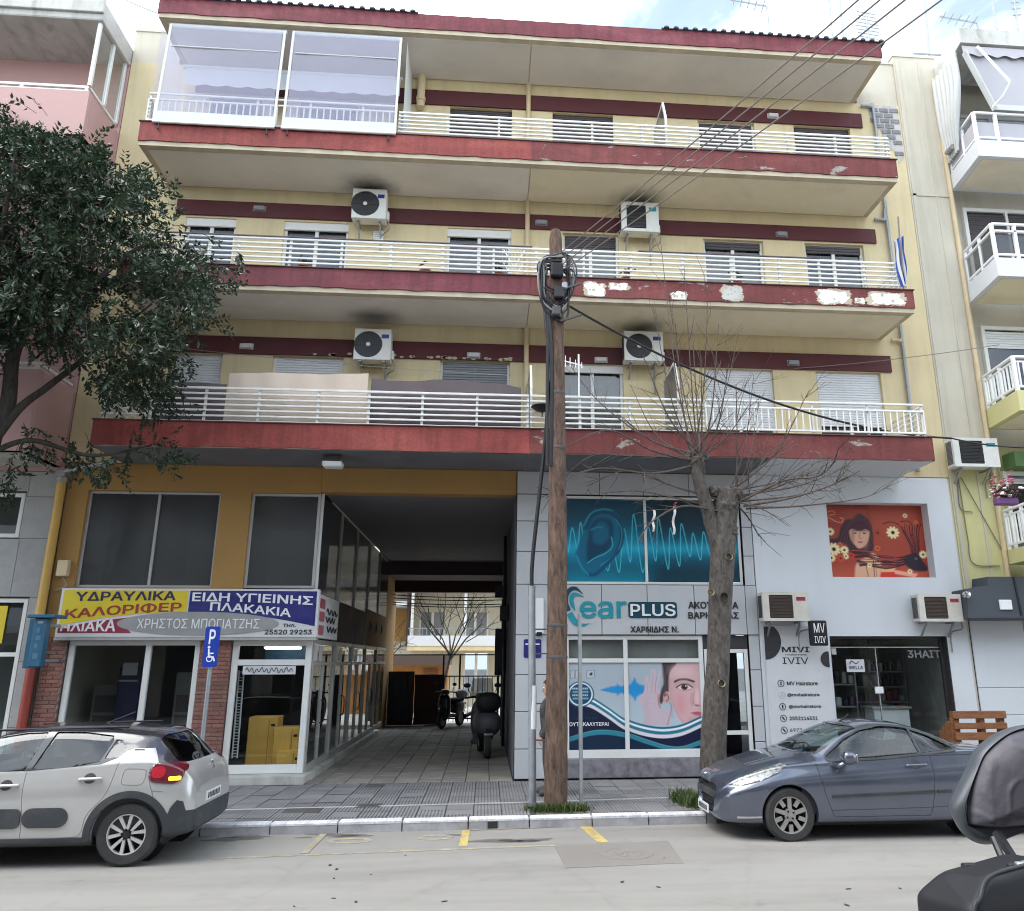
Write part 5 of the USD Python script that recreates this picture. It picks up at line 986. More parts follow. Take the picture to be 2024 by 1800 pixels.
lamps = [(513, 412, 1, 'small dull wall lamp on the dark red band near the tree top'), (1070, 440, 1, 'small dull wall lamp on the dark red band beside the pole top'), (1545, 463, 1, 'small dark wall lamp above the two curtained windows'),
         (487, 684, 0, 'pale oblong wall lamp above the beige balcony sheet'), (936, 702, 0, 'pale oblong wall lamp above the grey shuttered window'), (1188, 711, 0, 'oval wall lamp just right of the wooden pole'), (1568, 717, 0, 'small dark wall lamp between the white shuttered windows'), (1528, 229, 2, 'white oval wall lamp on the top floor red band')]
for x, y, lv, l in lamps:
    p = P(x, y, -.06); w = thing('wall_lamp', l, 'wall lamp', (p[0], -.045, p[2]), 'wall lamps on the red bands'); dk = 'shutter_grey' if 'dull' in l or 'dark' in l else 'ink_pale'
    MB().box(p[0]-.13, p[0]+.13, -.06, -.046, p[2]-.06, p[2]+.06, .01).build('base', dk, w); MB().box(p[0]-.11, p[0]+.11, -.12, -.06, p[2]-.045, p[2]+.045, .025).build('cover', dk, w, smooth=40)
p = P(658, 914, -1.0); fl_ = thing('flood_light', 'white flood light hanging under the lowest balcony', 'lamp', p)
MB().box(p[0]-.17, p[0]+.17, -1.12, -.86, p[2]-.09, p[2]+.03, .04).build('housing', 'white_paint', fl_, smooth=40); MB().box(p[0]-.15, p[0]+.15, -1.13, -1.1, p[2]-.0, p[2]+.1, .01).build('lens', 'frame_dark', fl_); MB().bar((p[0], -1.0, p[2]+.03), (p[0], -1.0, 5.57), .04).build('bracket', 'galvanised', fl_)
p = P(126, 1123, -.05); jb = thing('junction_box', 'cream junction box beside the yellow drain pipe', 'box', p); MB().box(p[0]-.09, p[0]+.09, -.12, -.002, p[2]-.14, p[2]+.14, .01).build('box', 'pipe_cream', jb); MB().tube(bez([(p[0], -.06, p[2]-.14), (p[0]+.08, -.05, p[2]-.3), (p[0]-.08, -.05, p[2]-.38)], 6), .012, 5).build('cable', 'cable_grey', jb)
# roll down clear blinds of the top terrace
for i, (a, b, l) in enumerate(((-6.42, -4.19, 'left clear plastic roll blind closing the top floor terrace'), (-4.07, -1.92, 'right clear plastic roll blind closing the top floor terrace'))):
    bl = thing('terrace_blind', l, 'blind', (a, -1.42, 11.8), 'clear blinds of the top terrace'); f = lambda u, s=0.0: (-1.30-.10*u, 14.15-2.33*u)
    sl = lambda x0, x1, u0, u1, nm, mat, o=0, th=.012: MB().add([(x, f(u)[0]+o+k, f(u)[1]) for k in (0, th) for u in (u0, u1) for x in (x0, x1)], [(0, 2, 3, 1), (4, 5, 7, 6), (0, 1, 5, 4), (2, 6, 7, 3), (0, 4, 6, 2), (1, 3, 7, 5)]).build(nm, mat, bl)
    MB().grid(np.array([[(x, f(u)[0]+.012*math.sin(x*3+i)*math.sin(u*3), f(u)[1]) for u in np.linspace(.01, .88, 8)] for x in np.linspace(a+.06, b-.06, 12)])).build('film', 'film_milky', bl, smooth=True)
    sl(a, a+.05, 0, 1, 'side_strip', 'cloth_white'); sl(b-.05, b, 0, 1, 'side_strip', 'cloth_white'); sl(a+.05, b-.05, .88, .985, 'hem', 'cloth_white')
    MB().tube([(a, f(.99)[0], f(.99)[1]), (b, f(.99)[0], f(.99)[1])], .025, 8).build('weight_bar', 'frame_grey', bl, smooth=40); MB().tube([(a, -1.22, 14.17), (b, -1.22, 14.17)], .05, 10).build('roller', 'cloth_white', bl, smooth=40)
    for x in (a+.12, b-.14): MB().bar((x, f(1)[0], f(1)[1]), (x, f(1)[0]+.02, f(1)[1]-.1), .015).lathe([(0, -.02), (.025, 0), (0, .02)], (x, f(1)[0]+.01, f(1)[1]-.12), n=8).build('strap', 'frame_dark', bl)
    for u in (.23,): MB().tube([(a+.1, f(u)[0]-.008, f(u)[1]), (b-.1, f(u)[0]-.008, f(u)[1])], .012, 6).build('weld_seam', 'cloth_white', bl)
MB().grid(np.array([[(-6.58, -1.25+1.2*v, 14.1-2.1*u+.3*v*u) for u in (0, 1)] for v in (0, .5, 1)])).build('end_film', 'film_side', bl); MB().grid(np.array([[(-1.82, -1.25+1.2*v, 14.1-2.1*u) for u in (0, 1)] for v in (0, .5, 1)])).build('end_film', 'cloth_white', bl)
xs = np.linspace(-6.3, -2.0, 160); av = thing('awning_valance', 'white scalloped awning edge behind the clear terrace blinds', 'awning', (-4.1, -.6, 13.4))
MB().grid(np.array([[(x, -.62, 13.72), (x, -.64, 13.32-.035*abs(math.sin(x*7.5)))] for x in xs])).build('valance', 'cloth_white', av); MB().tube([(-6.35, -.6, 13.74), (-1.95, -.6, 13.74)], .045, 8).build('roller', 'cloth_white', av, smooth=40)
# sheets tied behind the first balcony's rails
def sheet(px0, px1, top0, top1, mat, label, Y=-1.16, wav=.03, seed=1):
    a, b = P(px0, top0, Y), P(px1, top1, Y); xs = np.linspace(a[0], b[0], 70); zt = np.linspace(a[2], b[2], 70)+wav*(meshkit.noise(np.stack([xs*1.3, xs*0+seed, xs*0], 1))-.5)
    MB().grid(np.array([[(x, Y+.025*math.sin(x*4+seed)+.012*math.sin(x*11+u*3), 6.04+(t-6.04)*u) for u in np.linspace(0, 1, 8)] for x, t in zip(xs, zt)])).solo('balcony_sheet', mat, label, 'sheet', smooth=True)
sheet(453, 729, 737, 740, 'cloth_beige', 'beige windbreak sheet tied behind the first floor railing'); sheet(734, 1030, 748, 762, 'cloth_brown', 'brown wavy windbreak sheet tied behind the first floor railing', wav=.12, seed=4)
sheet(300, 448, 756, 758, 'cloth_brown', 'dark windbreak sheet behind the railing and the evergreen tree', seed=7)
# glazed dividers between flats, seen almost edge on
for lv, px, zt in ((0, 1337, 7.5), (0, 1047, 7.35), (2, 1312, 13.2)):
    z0 = SL[lv][1]; x = P(px, 800 if lv == 0 else 250, -1.1)[0]; pl = [(-1.22, z0+.05), (-1.22, zt-.5), (-1.02, zt), (-.05, zt-.05), (-.05, z0+.05)]
    yz = lambda pts, x0, x1, nm, mat: MB().poly(Polygon(pts), 0, x1-x0, xf=lambda v: np.stack([x0-v[:, 1], v[:, 0], v[:, 2]], 1)).build(nm, mat, BAL[lv])
    o = Polygon(pl); MB().poly(o.difference(o.buffer(-.05)), 0, .04, xf=lambda v: np.stack([x-v[:, 1], v[:, 0], v[:, 2]], 1)).build('divider_frame', 'frame_white', BAL[lv]); MB().poly(o.buffer(-.05), 0, .012, xf=lambda v: np.stack([x+.01-v[:, 1], v[:, 0], v[:, 2]], 1)).build('divider_pane', 'smoked_glass', BAL[lv])
# balcony aerial, pots, rack, dish, flag
p = P(1145, 830, -1.2); at_ = thing('balcony_aerial', 'white television aerial on the first floor balcony beside the pole', 'aerial', p)
m = MB(); top = P(1143, 700, -1.2)[2]; m.tube([(p[0], -1.2, 6.05), (p[0], -1.2, top)], .018, 6); m.build('mast', 'white_paint', at_)
a, b = P(1110, 712, -1.2), P(1150, 722, -1.2); m = MB().bar(a, b, .02)
for u in (0, .2, .42, .7, 1): q_ = a+(b-a)*u; m.bar(q_-np.array([.01, .1, .16*(1-.4*u)]), q_+np.array([.01, .1, .16*(1-.4*u)]), .012)
m.build('elements', 'white_paint', at_)
p = P(1072, 813, -1.35); ds = thing('satellite_dish', 'small dark dish on the first floor railing left of the pole', 'dish', p); MB().lathe([(0, 0), (.12, .03), (.2, .09), (.205, .085), (.12, .02), (0, -.01)], p, n=20).build('dish', 'black_plastic', ds, smooth=40); MB().bar(p, p+np.array([0, .1, -.1]), .02).build('arm', 'black_metal', ds)
for i, (x, y, l) in enumerate(((841, 527, 'terracotta pot standing alone behind the second balcony rails'), (602, 520, 'small potted plant behind the second balcony rails, left of the windows'), (1455, 560, 'small dark potted plant in front of the curtained window'), (1238, 545, 'small potted plant behind the rails just right of the pole'), (985, 535, 'potted plant beside the folding rack on the second balcony'))):
    p = P(x, y, -1.0); z = 8.985; po = thing('flower_pot', l, 'plant pot', (p[0], -1.0, z), 'pots on the second balcony'); MB().lathe([(0, 0), (.07, 0), (.1, .17), (.115, .17), (.115, .2), (.09, .2), (.085, .17), (0, .17)], (p[0], -1.0, z), n=16).build('pot', 'terracotta', po, smooth=40)
    r = np.random.default_rng(i); m = MB()
    for k in range(40 if i else 6):
        c = np.array([p[0], -1.0, z+.22])+r.normal(0, .07, 3)*[1, .8, 1]+[0, 0, .08]; t, s_ = r.normal(0, 1, 3), .05; t /= np.linalg.norm(t); n_ = np.cross(t, r.normal(0, 1, 3)); n_ /= np.linalg.norm(n_); m.add([c-t*s_, c+n_*.02, c+t*s_, c-n_*.02], [(0, 1, 2), (0, 2, 3)])
    m.build('leaves', 'leaf_dark', po)
p = P(1015, 545, -.7); dr = thing('drying_rack', 'white folding drying rack on the second balcony left of the pole', 'rack', (p[0], -.7, 8.985)); m = MB()
for s in (-1, 1):
    for k in (-1, 1): m.bar((p[0]-.2*s, -.7-.25*k, 8.985), (p[0]+.2*s, -.7-.25*k, 9.72), .02)
for k in range(7): m.bar((p[0]-.22+.07*k, -.95, 9.72), (p[0]-.22+.07*k, -.45, 9.72), .012)
m.build('frame', 'white_paint', dr)
fg_ = thing('flag', 'blue and white striped flag drooping at the right end of the balcony', 'flag', (7.95, -1.3, 9.0)); a, b = np.array((7.92, -1.3, 8.9)), P(1775, 428, -1.45); MB().tube([a, b], .016, 8).build('pole', 'cable_tan', fg_)
for k in range(9):
    m = MB(); z1_, z0_ = 10.05, 9.05; s0, s1 = k/9, (k+1)/9
    m.grid(np.array([[(7.91+.22*(s-.4)*(.75+.3*math.sin(u*3+1))+.015*math.sin(u*7+s*3), -1.36+.05*math.sin(s*14+u*2), z1_-(z1_-z0_)*u+.1*s) for u in np.linspace(0, 1, 14)] for s in np.linspace(s0, s1, 3)])); m.build('stripe', 'flag_blue' if k % 2 == 0 else 'cloth_white', fg_, smooth=True)
p = P(748, 466, -.03); ve = thing('wall_vent', 'white square vent below the clean air conditioner', 'vent', p); MB().box(p[0]-.1, p[0]+.1, -.05, -.002, p[2]-.1, p[2]+.1, .01).build('cover', 'white_paint', ve)
m = MB()
for k in range(4): m.box(p[0]-.08, p[0]+.08, -.056, -.051, p[2]-.07+.04*k, p[2]-.055+.04*k)
m.build('slats', 'frame_grey', ve)
# rooftop aerials
def aerial(px, py, Y, tilt, kind, label, zb=14.76):
    t = P(px, py, Y); ae = thing('roof_aerial', label, 'aerial', (t[0], Y, zb), 'television aerials on the roofs'); m = MB().tube([(t[0]-tilt*(t[2]-zb), Y, zb), t], .03, 6); m.build('mast', 'galvanised', ae); m = MB()
    if kind == 'yagi':
        d = np.array([-.9, .15, .28]); m.bar(t, t+d, .035)
        for u in (.1, .3, .5, .7, .9): c = t+d*u; m.bar(c-np.array([.02, .22*(1-.3*u), 0]), c+np.array([.02, .22*(1-.3*u), 0]), .02)
    if kind == 'grid':
        for k in range(8): z = t[2]-.1-.11*k; w = .32-.02*abs(k-4); m.bar((t[0]-w, Y, z+.02), (t[0]+w, Y, z-.05), .02)
    if kind == 'stack':
        for k in range(5): z = t[2]-.1-.2*k; m.bar((t[0]-.12, Y, z), (t[0]+.12, Y, z+.03), .03)
    if kind == 'plain': m.bar(t-np.array([0, 0, .3]), t-np.array([.05, 0, .24]), .03)
    m.build('elements', 'galvanised', ae)
for a in ((1516, 12, 1.5, .02, 'yagi', 'roof aerial with a long arm pointing left above the dark roof tiles'), (1638, -10, 2, .03, 'yagi', 'thin roof aerial left of the double masts'), (1657, -25, 2.2, .02, 'plain', 'plain thin roof mast beside the aerial'), (1710, 18, 1.5, .01, 'grid', 'roof aerial with a grid of cross rods'), (1826, -20, 2, .06, 'plain', 'leaning roof mast above the right pier'), (1932, 45, 1.2, .0, 'yagi', 'small roof aerial on the right neighbour roof', 15.4), (1958, -20, 1.5, .02, 'plain', 'plain mast on the right neighbour roof', 15.4), (2000, -25, 1.5, .03, 'stack', 'mast with stacked rods at the right picture edge', 15.4), (510, -15, 2, .0, 'plain', 'thin mast over the roof above the clear blinds')): aerial(*a)

# ================================================================== NEIGHBOURS
lb = thing('pink_building', 'pink apartment house with grey stone ground floor and glazed top balcony at the left', 'building', (-12, 0, 0))
MB().box(-18, -7.70, 0, .3, 5.42, 14.2).build('wall', 'pink_wall', lb); MB().box(-18, -7.72, .31, 11, .1, 14.2).build('shell', 'pale_wall', lb)
lw = [(-9.4, 4.22, -8.28, 5.02), (-9.9, .5, -7.93, 3.16)]
g0 = sbox(-14, .1, -7.76, 5.41)
for h in lw: g0 = g0.difference(sbox(*h))
MB().poly(g0, .3, .28).build('backing', 'joint', lb)
zr = [.13, 1.05, 2.1, 3.17, 4.2, 4.95, 5.41]
for j, (a, b) in enumerate(zip(zr[:-1], zr[1:])):
    x = -7.765
    while x > -10.4:
        w = .47 if j % 2 else .52; g_ = sbox(x-w+.008, a+.004, x, b-.004)
        for h in lw: g_ = g_.difference(sbox(h[0]-.03, h[1]-.03, h[2]+.03, h[3]+.03))
        if g_.area > .004: MB().poly(g_, .0, .02).build('stone_panel', 'granite', lb)
        x -= w
glazing(lb, *[lw[0][k] for k in (0, 2, 1, 3)], .06, .07, [], 'frame_white', 'dark_glass'); glazing(lb, *[lw[1][k] for k in (0, 2, 1, 3)], .06, .07, [], 'frame_white', 'dark_glass', trans=(2.22,), name='shop_window')
MB().box(-14, -7.8, 1.5, 1.6, .1, 5.3).build('interior', 'interior_dark', lb)
pn_ = P(6, 1230, .03); MB().box(pn_[0]-.3, pn_[0]+.04, .02, .03, pn_[2]-.35, pn_[2]+.28).build('window_poster', 'sign_yellow', lb)
for zb, zp in ((5.5, 6.95), (8.6, 9.75), (11.62, 12.58)):
    bal = MB().box(-18, -7.74, -1.2, -.002, zb, zb+.3).build('balcony', 'concrete', lb)
    MB().box(-18, -7.735, -1.21, -1.08, zb+.0, zp).build('parapet', 'pink_wall', bal); MB().box(-7.86, -7.73, -1.079, -.01, zb+.0, zp-.02).build('parapet', 'pink_wall', bal)
    MB().bar((-18, -1.15, zp+.12), (-7.78, -1.15, zp+.12), .05).bar((-18, -1.15, zp+.03), (-7.78, -1.15, zp+.03), .04).build('rail', 'rail_white', bal); MB().bar((-7.79, -1.15, zp+.12), (-7.79, -.02, zp+.12), .05).build('rail', 'rail_white', bal)
    for x in (-7.82, -9.0, -10.2): MB().box(x-.03, x+.03, -1.18, -1.12, zp, zp+.1).build('rail_post', 'rail_white', bal)
MB().box(-18, -7.7, -1.28, 11, 14.16, 14.6, .02).box(-18, -7.68, -1.34, -1.281, 14.3, 14.62, .01).build('roof_slab', 'concrete', lb)
MB().box(-18, -7.9, -.6, -.05, 13.3, 13.55).build('painted_band', 'band_red', lb) if False else None
w = part_group('side_glazing', lb)
for y in (-1.18, -.6, -.06): MB().box(-7.8, -7.74, y-.03, y+.03, 12.72, 14.16).build('frame', 'frame_white', w)
for a, b in ((-1.15, -.63), (-.57, -.09)): MB().box(-7.775, -7.765, a, b, 12.74, 14.14).build('pane', 'shop_glass', w)
MB().lathe([(0, 0), (.5, .02), (.55, .25), (.2, .45), (0, .5)], (-8.7, .3, 14.6), n=20).build('roof_dome', 'white_paint', lb, smooth=40)

rb = thing('yellow_building', 'cream and yellow house with white railed balconies at the right picture edge', 'building', (12, 0, 0))
MB().box(9.125, 10.12, -.012, .25, 6.35, 15.6).box(9.10, 10.15, -.03, .27, 15.601, 15.66).build('pier', 'pale_wall', rb); MB().box(9.125, 10.12, -.012, .25, 3.3, 6.348).build('pier', 'yellow_wall', rb)
MB().box(9.16, 9.24, -.03, -.013, 3.4, 15.5).box(9.7, 9.74, -.025, -.013, 3.4, 15.5).build('joint_strip', 'pale_wall', rb)
MB().box(9.135, 10.11, -.03, -.013, 11.95, 12.0).build('ledge', 'pale_wall', rb)
MB().tube([(10.02, -.06, 3.2), (10.02, -.06, 15.0)], .045, 8).build('down_pipe', 'pipe_cream', rb, smooth=40)
MB().box(10.12, 18, .3, .5, 6.3, 15.2).build('wall', 'pale_wall', rb); MB().box(10.12, 18, .3, .5, 3.3, 6.298).build('wall', 'yellow_wall', rb); MB().box(9.13, 18, .51, 11, .1, 15.2).build('shell', 'pale_wall', rb)
def rslab(z0, z1, mat, name='balcony'):
    f = [(10.08, -.014), (9.92, -1.3), (18, -1.3), (18, -.014)]
    v = [(x, y, z) for z in (z0, z1) for x, y in f]
    return MB().add(v, [(3, 2, 1, 0), (4, 5, 6, 7), (0, 1, 5, 4), (1, 2, 6, 5), (2, 3, 7, 6), (3, 0, 4, 7)]).build(name, mat, rb)
for i, (z0, z1, top, kind) in enumerate(((3.88, 4.15, 4.92, 'bars'), (6.62, 7.02, 7.72, 'bars'), (9.4, 9.8, 10.58, 'dark'), (12.12, 12.5, 13.2, 'pale'))):
    b = rslab(z0, z1, 'yellow_wall' if i < 2 else 'white_wall'); MB().add([(x, y, z) for z in (z0-.012, z0-.002) for x, y in ((10.2, -.1), (10.06, -1.2), (17.9, -1.2), (17.9, -.1))], [(3, 2, 1, 0), (4, 5, 6, 7), (0, 1, 5, 4), (1, 2, 6, 5), (2, 3, 7, 6), (3, 0, 4, 7)]).build('soffit', 'soffit_cream' if i else 'yellow_wall', b)
    c = (9.98, -1.24); s_ = (10.12, -.06)
    for z in (top, top-.16) if kind == 'dark' else (top,): MB().bar((c[0], c[1], z), (13, c[1], z), .06, .05, c=.01).bar((s_[0], s_[1], z), (c[0], c[1], z), .06, .05, c=.01).build('rail', 'white_paint', b)
    MB().bar((c[0], c[1], z1+.1), (13, c[1], z1+.1), .04).bar((s_[0], s_[1], z1+.1), (c[0], c[1], z1+.1), .04).build('rail', 'white_paint', b)
    for u in (0.03, .55): MB().bar((s_[0]+(c[0]-s_[0])*u, s_[1]+(c[1]-s_[1])*u, z1), (s_[0]+(c[0]-s_[0])*u, s_[1]+(c[1]-s_[1])*u, top), .05).build('post', 'white_paint', b)
    for x in (c[0], 10.45, 11.4): MB().box(x-.03, x+.03, c[1]-.03, c[1]+.03, z1, top-.03).build('post', 'white_paint', b)
    if kind == 'bars':
        for k in range(12): MB().box(10.05+.11*k, 10.08+.11*k, c[1]-.012, c[1]+.012, z1+.12, top-.1).build('baluster', 'white_paint', b)
        for k in range(1, 9): u = k/9; MB().bar((s_[0]+(c[0]-s_[0])*u, s_[1]+(c[1]-s_[1])*u, z1+.12), (s_[0]+(c[0]-s_[0])*u, s_[1]+(c[1]-s_[1])*u, top-.1), .028).build('baluster', 'white_paint', b)
        MB().bar((c[0], c[1], top-.1), (13, c[1], top-.1), .03).bar((s_[0], s_[1], top-.1), (c[0], c[1], top-.1), .03).build('rail', 'white_paint', b)
    else:
        m = 'smoked_glass' if kind == 'dark' else 'cloth_awning'; MB().box(c[0]+.05, 13, c[1]+.03, c[1]+.04, z1+.12, top-.2).build('rail_panel', m, b); MB().add([(s_[0], s_[1], z1+.12), (c[0], c[1], z1+.12), (c[0], c[1], top-.2), (s_[0], s_[1], top-.2)], [(0, 1, 2, 3)]).build('rail_panel', m, b)
rslab(14.92, 15.3, 'concrete', 'roof_slab'); MB().box(10.12, 18, -1.0, 11, 15.301, 15.36).build('roof_deck', 'concrete', rb)
MB().tube([(9.9, .4, 16.1), (10.6, .4, 16.1)], .025, 6).tube([(9.9, .4, 15.66), (9.9, .4, 16.1)], .025, 6).build('roof_rail', 'galvanised', rb)
for z0, z1, sm, st in ((4.16, 5.8, 'ink_pale', 5.55), (7.03, 9.0, 'shutter_white', 8.5), (9.81, 11.85, 'shutter_brown', 9.9), (12.6, 14.3, 'shutter_white', 13.6)):
    wdw = part_group('window', rb); MB().box(10.42, 10.5, .2, .298, z0, z1).box(10.501, 12.4, .2, .298, z1-.08, z1).box(11.4, 11.46, .2, .298, z0, z1-.081).build('frame', 'frame_white', wdw); MB().box(10.501, 11.39, .25, .26, z0, z1-.081).box(11.461, 12.4, .25, .26, z0, z1-.081).build('pane', 'dark_glass', wdw)
    m = MB(); n = int((z1-.09-st)/.055)
    for k in range(n): m.box(10.505, 12.4, .225+.004*(k % 2), .24, st+k*.055, st+k*.055+.05, .004)
    m.build('shutter', sm, wdw)
    MB().box(10.5, 12.4, .27, .297, z0, z1-.09).build('dark_room', 'interior_dark', wdw)
MB().box(10.44, 13, -.2, .19, 5.82, 6.12).build('canopy_box', 'leaf_dark' if False else 'green_box', rb)
MB().tube(bez([(9.3, -.04, 5.6), (9.32, -.04, 4.4), (9.36, -.04, 3.9), (9.9, -.04, 3.85)], 8), .012, 5).tube([(9.35, -.045, 5.6), (10.1, -.045, 3.9)], .01, 5).tube(bez([(9.3, -.04, 5.7), (9.25, -.04, 5.0), (9.5, -.04, 4.9)], 6), .01, 5).build('wall_cable', 'cable_tan', rb)
# ground floor of the right neighbour
for a, b in zip([.13, .62, 1.12, 1.6, 2.95], [.612, 1.112, 1.592, 2.942, 3.29]): MB().box(9.14, 10.2, -.02, .2, a, b, .004).build('facing_panel', 'white_wall', rb)
MB().box(9.13, 10.21, .0, .25, .13, 3.29).build('backing', 'anthracite', rb); MB().box(10.21, 14, -.02, .2, 2.62, 3.29).build('lintel', 'concrete', rb)
MB().box(10.22, 10.34, -.03, .15, .13, 2.61).box(10.341, 14, -.03, .15, 2.3, 2.61).build('door_frame', 'anthracite', rb); MB().box(10.36, 14, .1, .12, .13, 2.3).build('door_pane', 'dark_glass', rb); MB().box(10.3, 14, .4, .45, .13, 2.6).build('dark_room', 'interior_dark', rb)
m = MB().bar((10.42, -.04, .13), (10.42, -.04, 2.2), .03).bar((10.42, -.04, 2.2), (13, -.04, 2.2), .03); m.build('grille_frame', 'galvanised', rb)
m = MB()
for k in range(-14, 14):
    for s in (-1, 1):
        g_ = LineString([(10.43+k*.16, .14), (10.43+k*.16+s*1.15, 2.19)]).intersection(sbox(10.43, .14, 12.6, 2.19))
        if not g_.is_empty and g_.geom_type == 'LineString': (a0, b0), (a1, b1) = g_.coords[0], g_.coords[-1]; m.bar((a0, -.04+.006*s, b0), (a1, -.04+.006*s, b1), .008)
m.build('grille', 'galvanised', rb)
aw = thing('folded_awning', 'dark grey folded shop awning with a white plate at the right edge', 'awning', (10.5, -.5, 3.0))
a, b, c = P(1912, 1222, -.5), P(1950, 1140, -.5), P(1908, 1165, -.5)
MB().poly(Polygon([(a[0], a[2]), (c[0], c[2]), (b[0]-.02, c[2]+.08), (b[0], b[2]), (13, b[2]+.02), (13, a[2]+.02)]), -.03, .5).build('cover', 'anthracite', aw); MB().bar((b[0]+.55, -.54, a[2]+.05), (b[0]+.5, -.54, b[2]), .03).bar((a[0], -.52, a[2]-.02), (13, -.52, a[2]-.0), .05).build('seam', 'black_metal', aw)
p = P(1988, 1195, -.55); MB().box(p[0]-.12, p[0]+.12, -.56, -.531, p[2]-.09, p[2]+.09, .01).build('plate', 'white_paint', aw); p = P(1910, 1175, -.6); MB().lathe([(0, -.06), (.06, -.03), (.06, .05), (0, .06)], p, axis='y', n=14).build('spot_lamp', 'chrome', aw, smooth=40)
ac_unit(1889, 866, 1970, 921, -.42, 'slat', 'large air conditioner with slatted grille on the yellow wall at right', 'ac_white', -.014)
fb = thing('flower_box', 'purple flower box with pink and white flowers on the right balcony rail', 'planter', P(1990, 990, -1.4)); p = P(1968, 998, -1.42)
MB().box(p[0], p[0]+.4, -1.5, -1.34, p[2], p[2]+.13, .02).build('box', 'planter_purple', fb)
r = np.random.default_rng(2)
for nm, mat, n, s_ in (('leaves', 'leaf_dark', 120, .05), ('pink_flowers', 'flower_pink', 60, .035), ('white_flowers', 'flower_white', 40, .04)):
    m = MB()
    for k in range(n):
        c = np.array([p[0]+r.uniform(0, .4), -1.42+r.normal(0, .08), p[2]+.15+abs(r.normal(0, .1))+(.35*r.random() if mat == 'flower_pink' and r.random() < .4 else 0)])
        if mat == 'leaf_dark': t = r.normal(0, 1, 3); t /= np.linalg.norm(t); q_ = np.cross(t, r.normal(0, 1, 3)); q_ /= np.linalg.norm(q_); m.add([c-t*s_, c+q_*.025, c+t*s_, c-q_*.025], [(0, 1, 2), (0, 2, 3)])
        else: sp = trimesh.creation.icosphere(subdivisions=0, radius=s_*r.uniform(.6, 1.1)); m.add(np.array(sp.vertices)*[1, 1, .6]+c, sp.faces)
    m.build(nm, mat, fb).prim.SetCustomDataByKey('kind', 'stuff')
# drop awning of the top right balcony
da = thing('balcony_awning', 'grey drop awning with scalloped edge and folding arm on the top right balcony', 'awning', (11, -1.2, 13.2))
MB().grid(np.array([[(10.02+.45*u if x == 0 else 10.02+.45*u+x, -1.22-.04*u, 14.75-1.5*u) for u in np.linspace(0, 1, 6)] for x in (0, 1.5, 3)])).build('fabric', 'cloth_awning', da)
MB().grid(np.array([[(x, -1.27, 14.86), (x, -1.29, 14.62-.03*math.sin(x*16))] for x in np.linspace(9.95, 13, 60)])).build('valance', 'cloth_awning', da)
MB().bar((10.0, -1.25, 14.72), (10.45, -1.29, 13.28), .16, .02).bar((10.4, -1.3, 13.32), (13, -1.3, 13.32), .02, .13).build('border', 'cloth_white', da)
a, b, c = P(1932, 92, -1.32), P(1997, 162, -1.75), P(1962, 212, -1.35); MB().tube([a, b], .028, 8).tube([b, (b+c)/2+[.02, 0, -.03], c], .018, 8).build('arm', 'white_paint', da)
cu = thing('gathered_curtain', 'white awning curtain gathered and tied beside the top right balcony', 'curtain', (9.95, -.7, 13)); m = MB()
for k in range(6): y = -.15-.18*k; m.tube(bez([(9.98-.02*k, y, 14.85), (9.99-.02*k, y+.02, 14.1), (10.02-.02*k, y*.75, 13.4), (10.06-.015*k, y*.5-.05, 12.75)], 6), [.07]*12+[.06, .05, .045, .04, .035, .03, .03][:7], 8)
m.build('folds', 'cloth_white', cu, smooth=50); MB().tube([(9.98, -.2, 12.95), (9.93, -.5, 12.9)], .06, 8).build('tie', 'cable_grey', cu)
pbn = thing('pallet_bench', 'brown bench built of wooden pallets by the right hand shop door', 'bench', P(1938, 1475, -.9))
a, b = P(1892, 1474, -.9), P(1988, 1404, -.9); x0, x1, z1 = a[0], b[0], b[2]
for k, z in enumerate((z1-.13, z1-.3, z1-.48, z1-.66)): MB().box(x0+.01*(k % 2), x1-.01*(k % 2), -.9-.004*k, -.86, z, z+(.125 if k in (0, 2) else .1), .006).build('plank', 'wood_pallet', pbn)
for x in (x0+.02, (x0+x1)/2, x1-.12): MB().box(x, x+.1, -.858, -.74, .14, z1-.02, .006).build('block', 'wood_pallet', pbn)
for k in range(5): MB().box(x0-.02+.004*k, x0+.05, -.85+.1*k, -.77+.1*k, .3, z1-.12-.06*k, .006).build('slat', 'wood_pallet', pbn)
MB().box(x0, x1, -.74, -.3, .42, .52, .006).build('seat', 'wood_pallet', pbn)

# ------------------------------------------------------------------ seen through the passage
bb = thing('rear_house', 'cream house with a balcony and two shuttered windows seen through the passage', 'building', (-1, 24, 0))
hw = [(-1.12, 3.05, .1, 4.3), (-1.0, .75, .15, 2.45), (-3.1, 3.05, -1.9, 4.3)]
wall(bb, -12, 10, -.1, 9, hw, 'pale_wall', 24.3, .3)
for i, h in enumerate(hw):
    w = part_group('window', bb); m = (h[0]+h[2])/2; MB().box(h[0], h[0]+.07, 24.02, 24.1, h[1], h[3]).box(h[2]-.07, h[2], 24.02, 24.1, h[1], h[3]).box(m-.06, m+.06, 24.02, 24.1, h[1], h[3]).build('frame', 'frame_white', w); MB().box(h[0]+.07, m-.06, 24.06, 24.07, h[1], h[3]).box(m+.06, h[2]-.07, 24.06, 24.07, h[1], h[3]).build('shutter', 'shutter_grey' if i != 1 else 'dark_glass', w)
MB().box(-3.5, 4, 22.8, 23.99, 2.55, 2.75).build('balcony', 'cream_wall', bb); MB().box(-3.5, 4, 22.78, 22.85, 2.751, 3.2).build('balcony_front', 'white_wall', bb); MB().box(-12, -3.6, 22.6, 23.99, 4.5, 4.7).build('balcony', 'white_wall', bb)
m = MB()
for k in range(38): m.box(-3.45+.19*k, -3.42+.19*k, 22.8, 22.83, 3.21, 3.5)
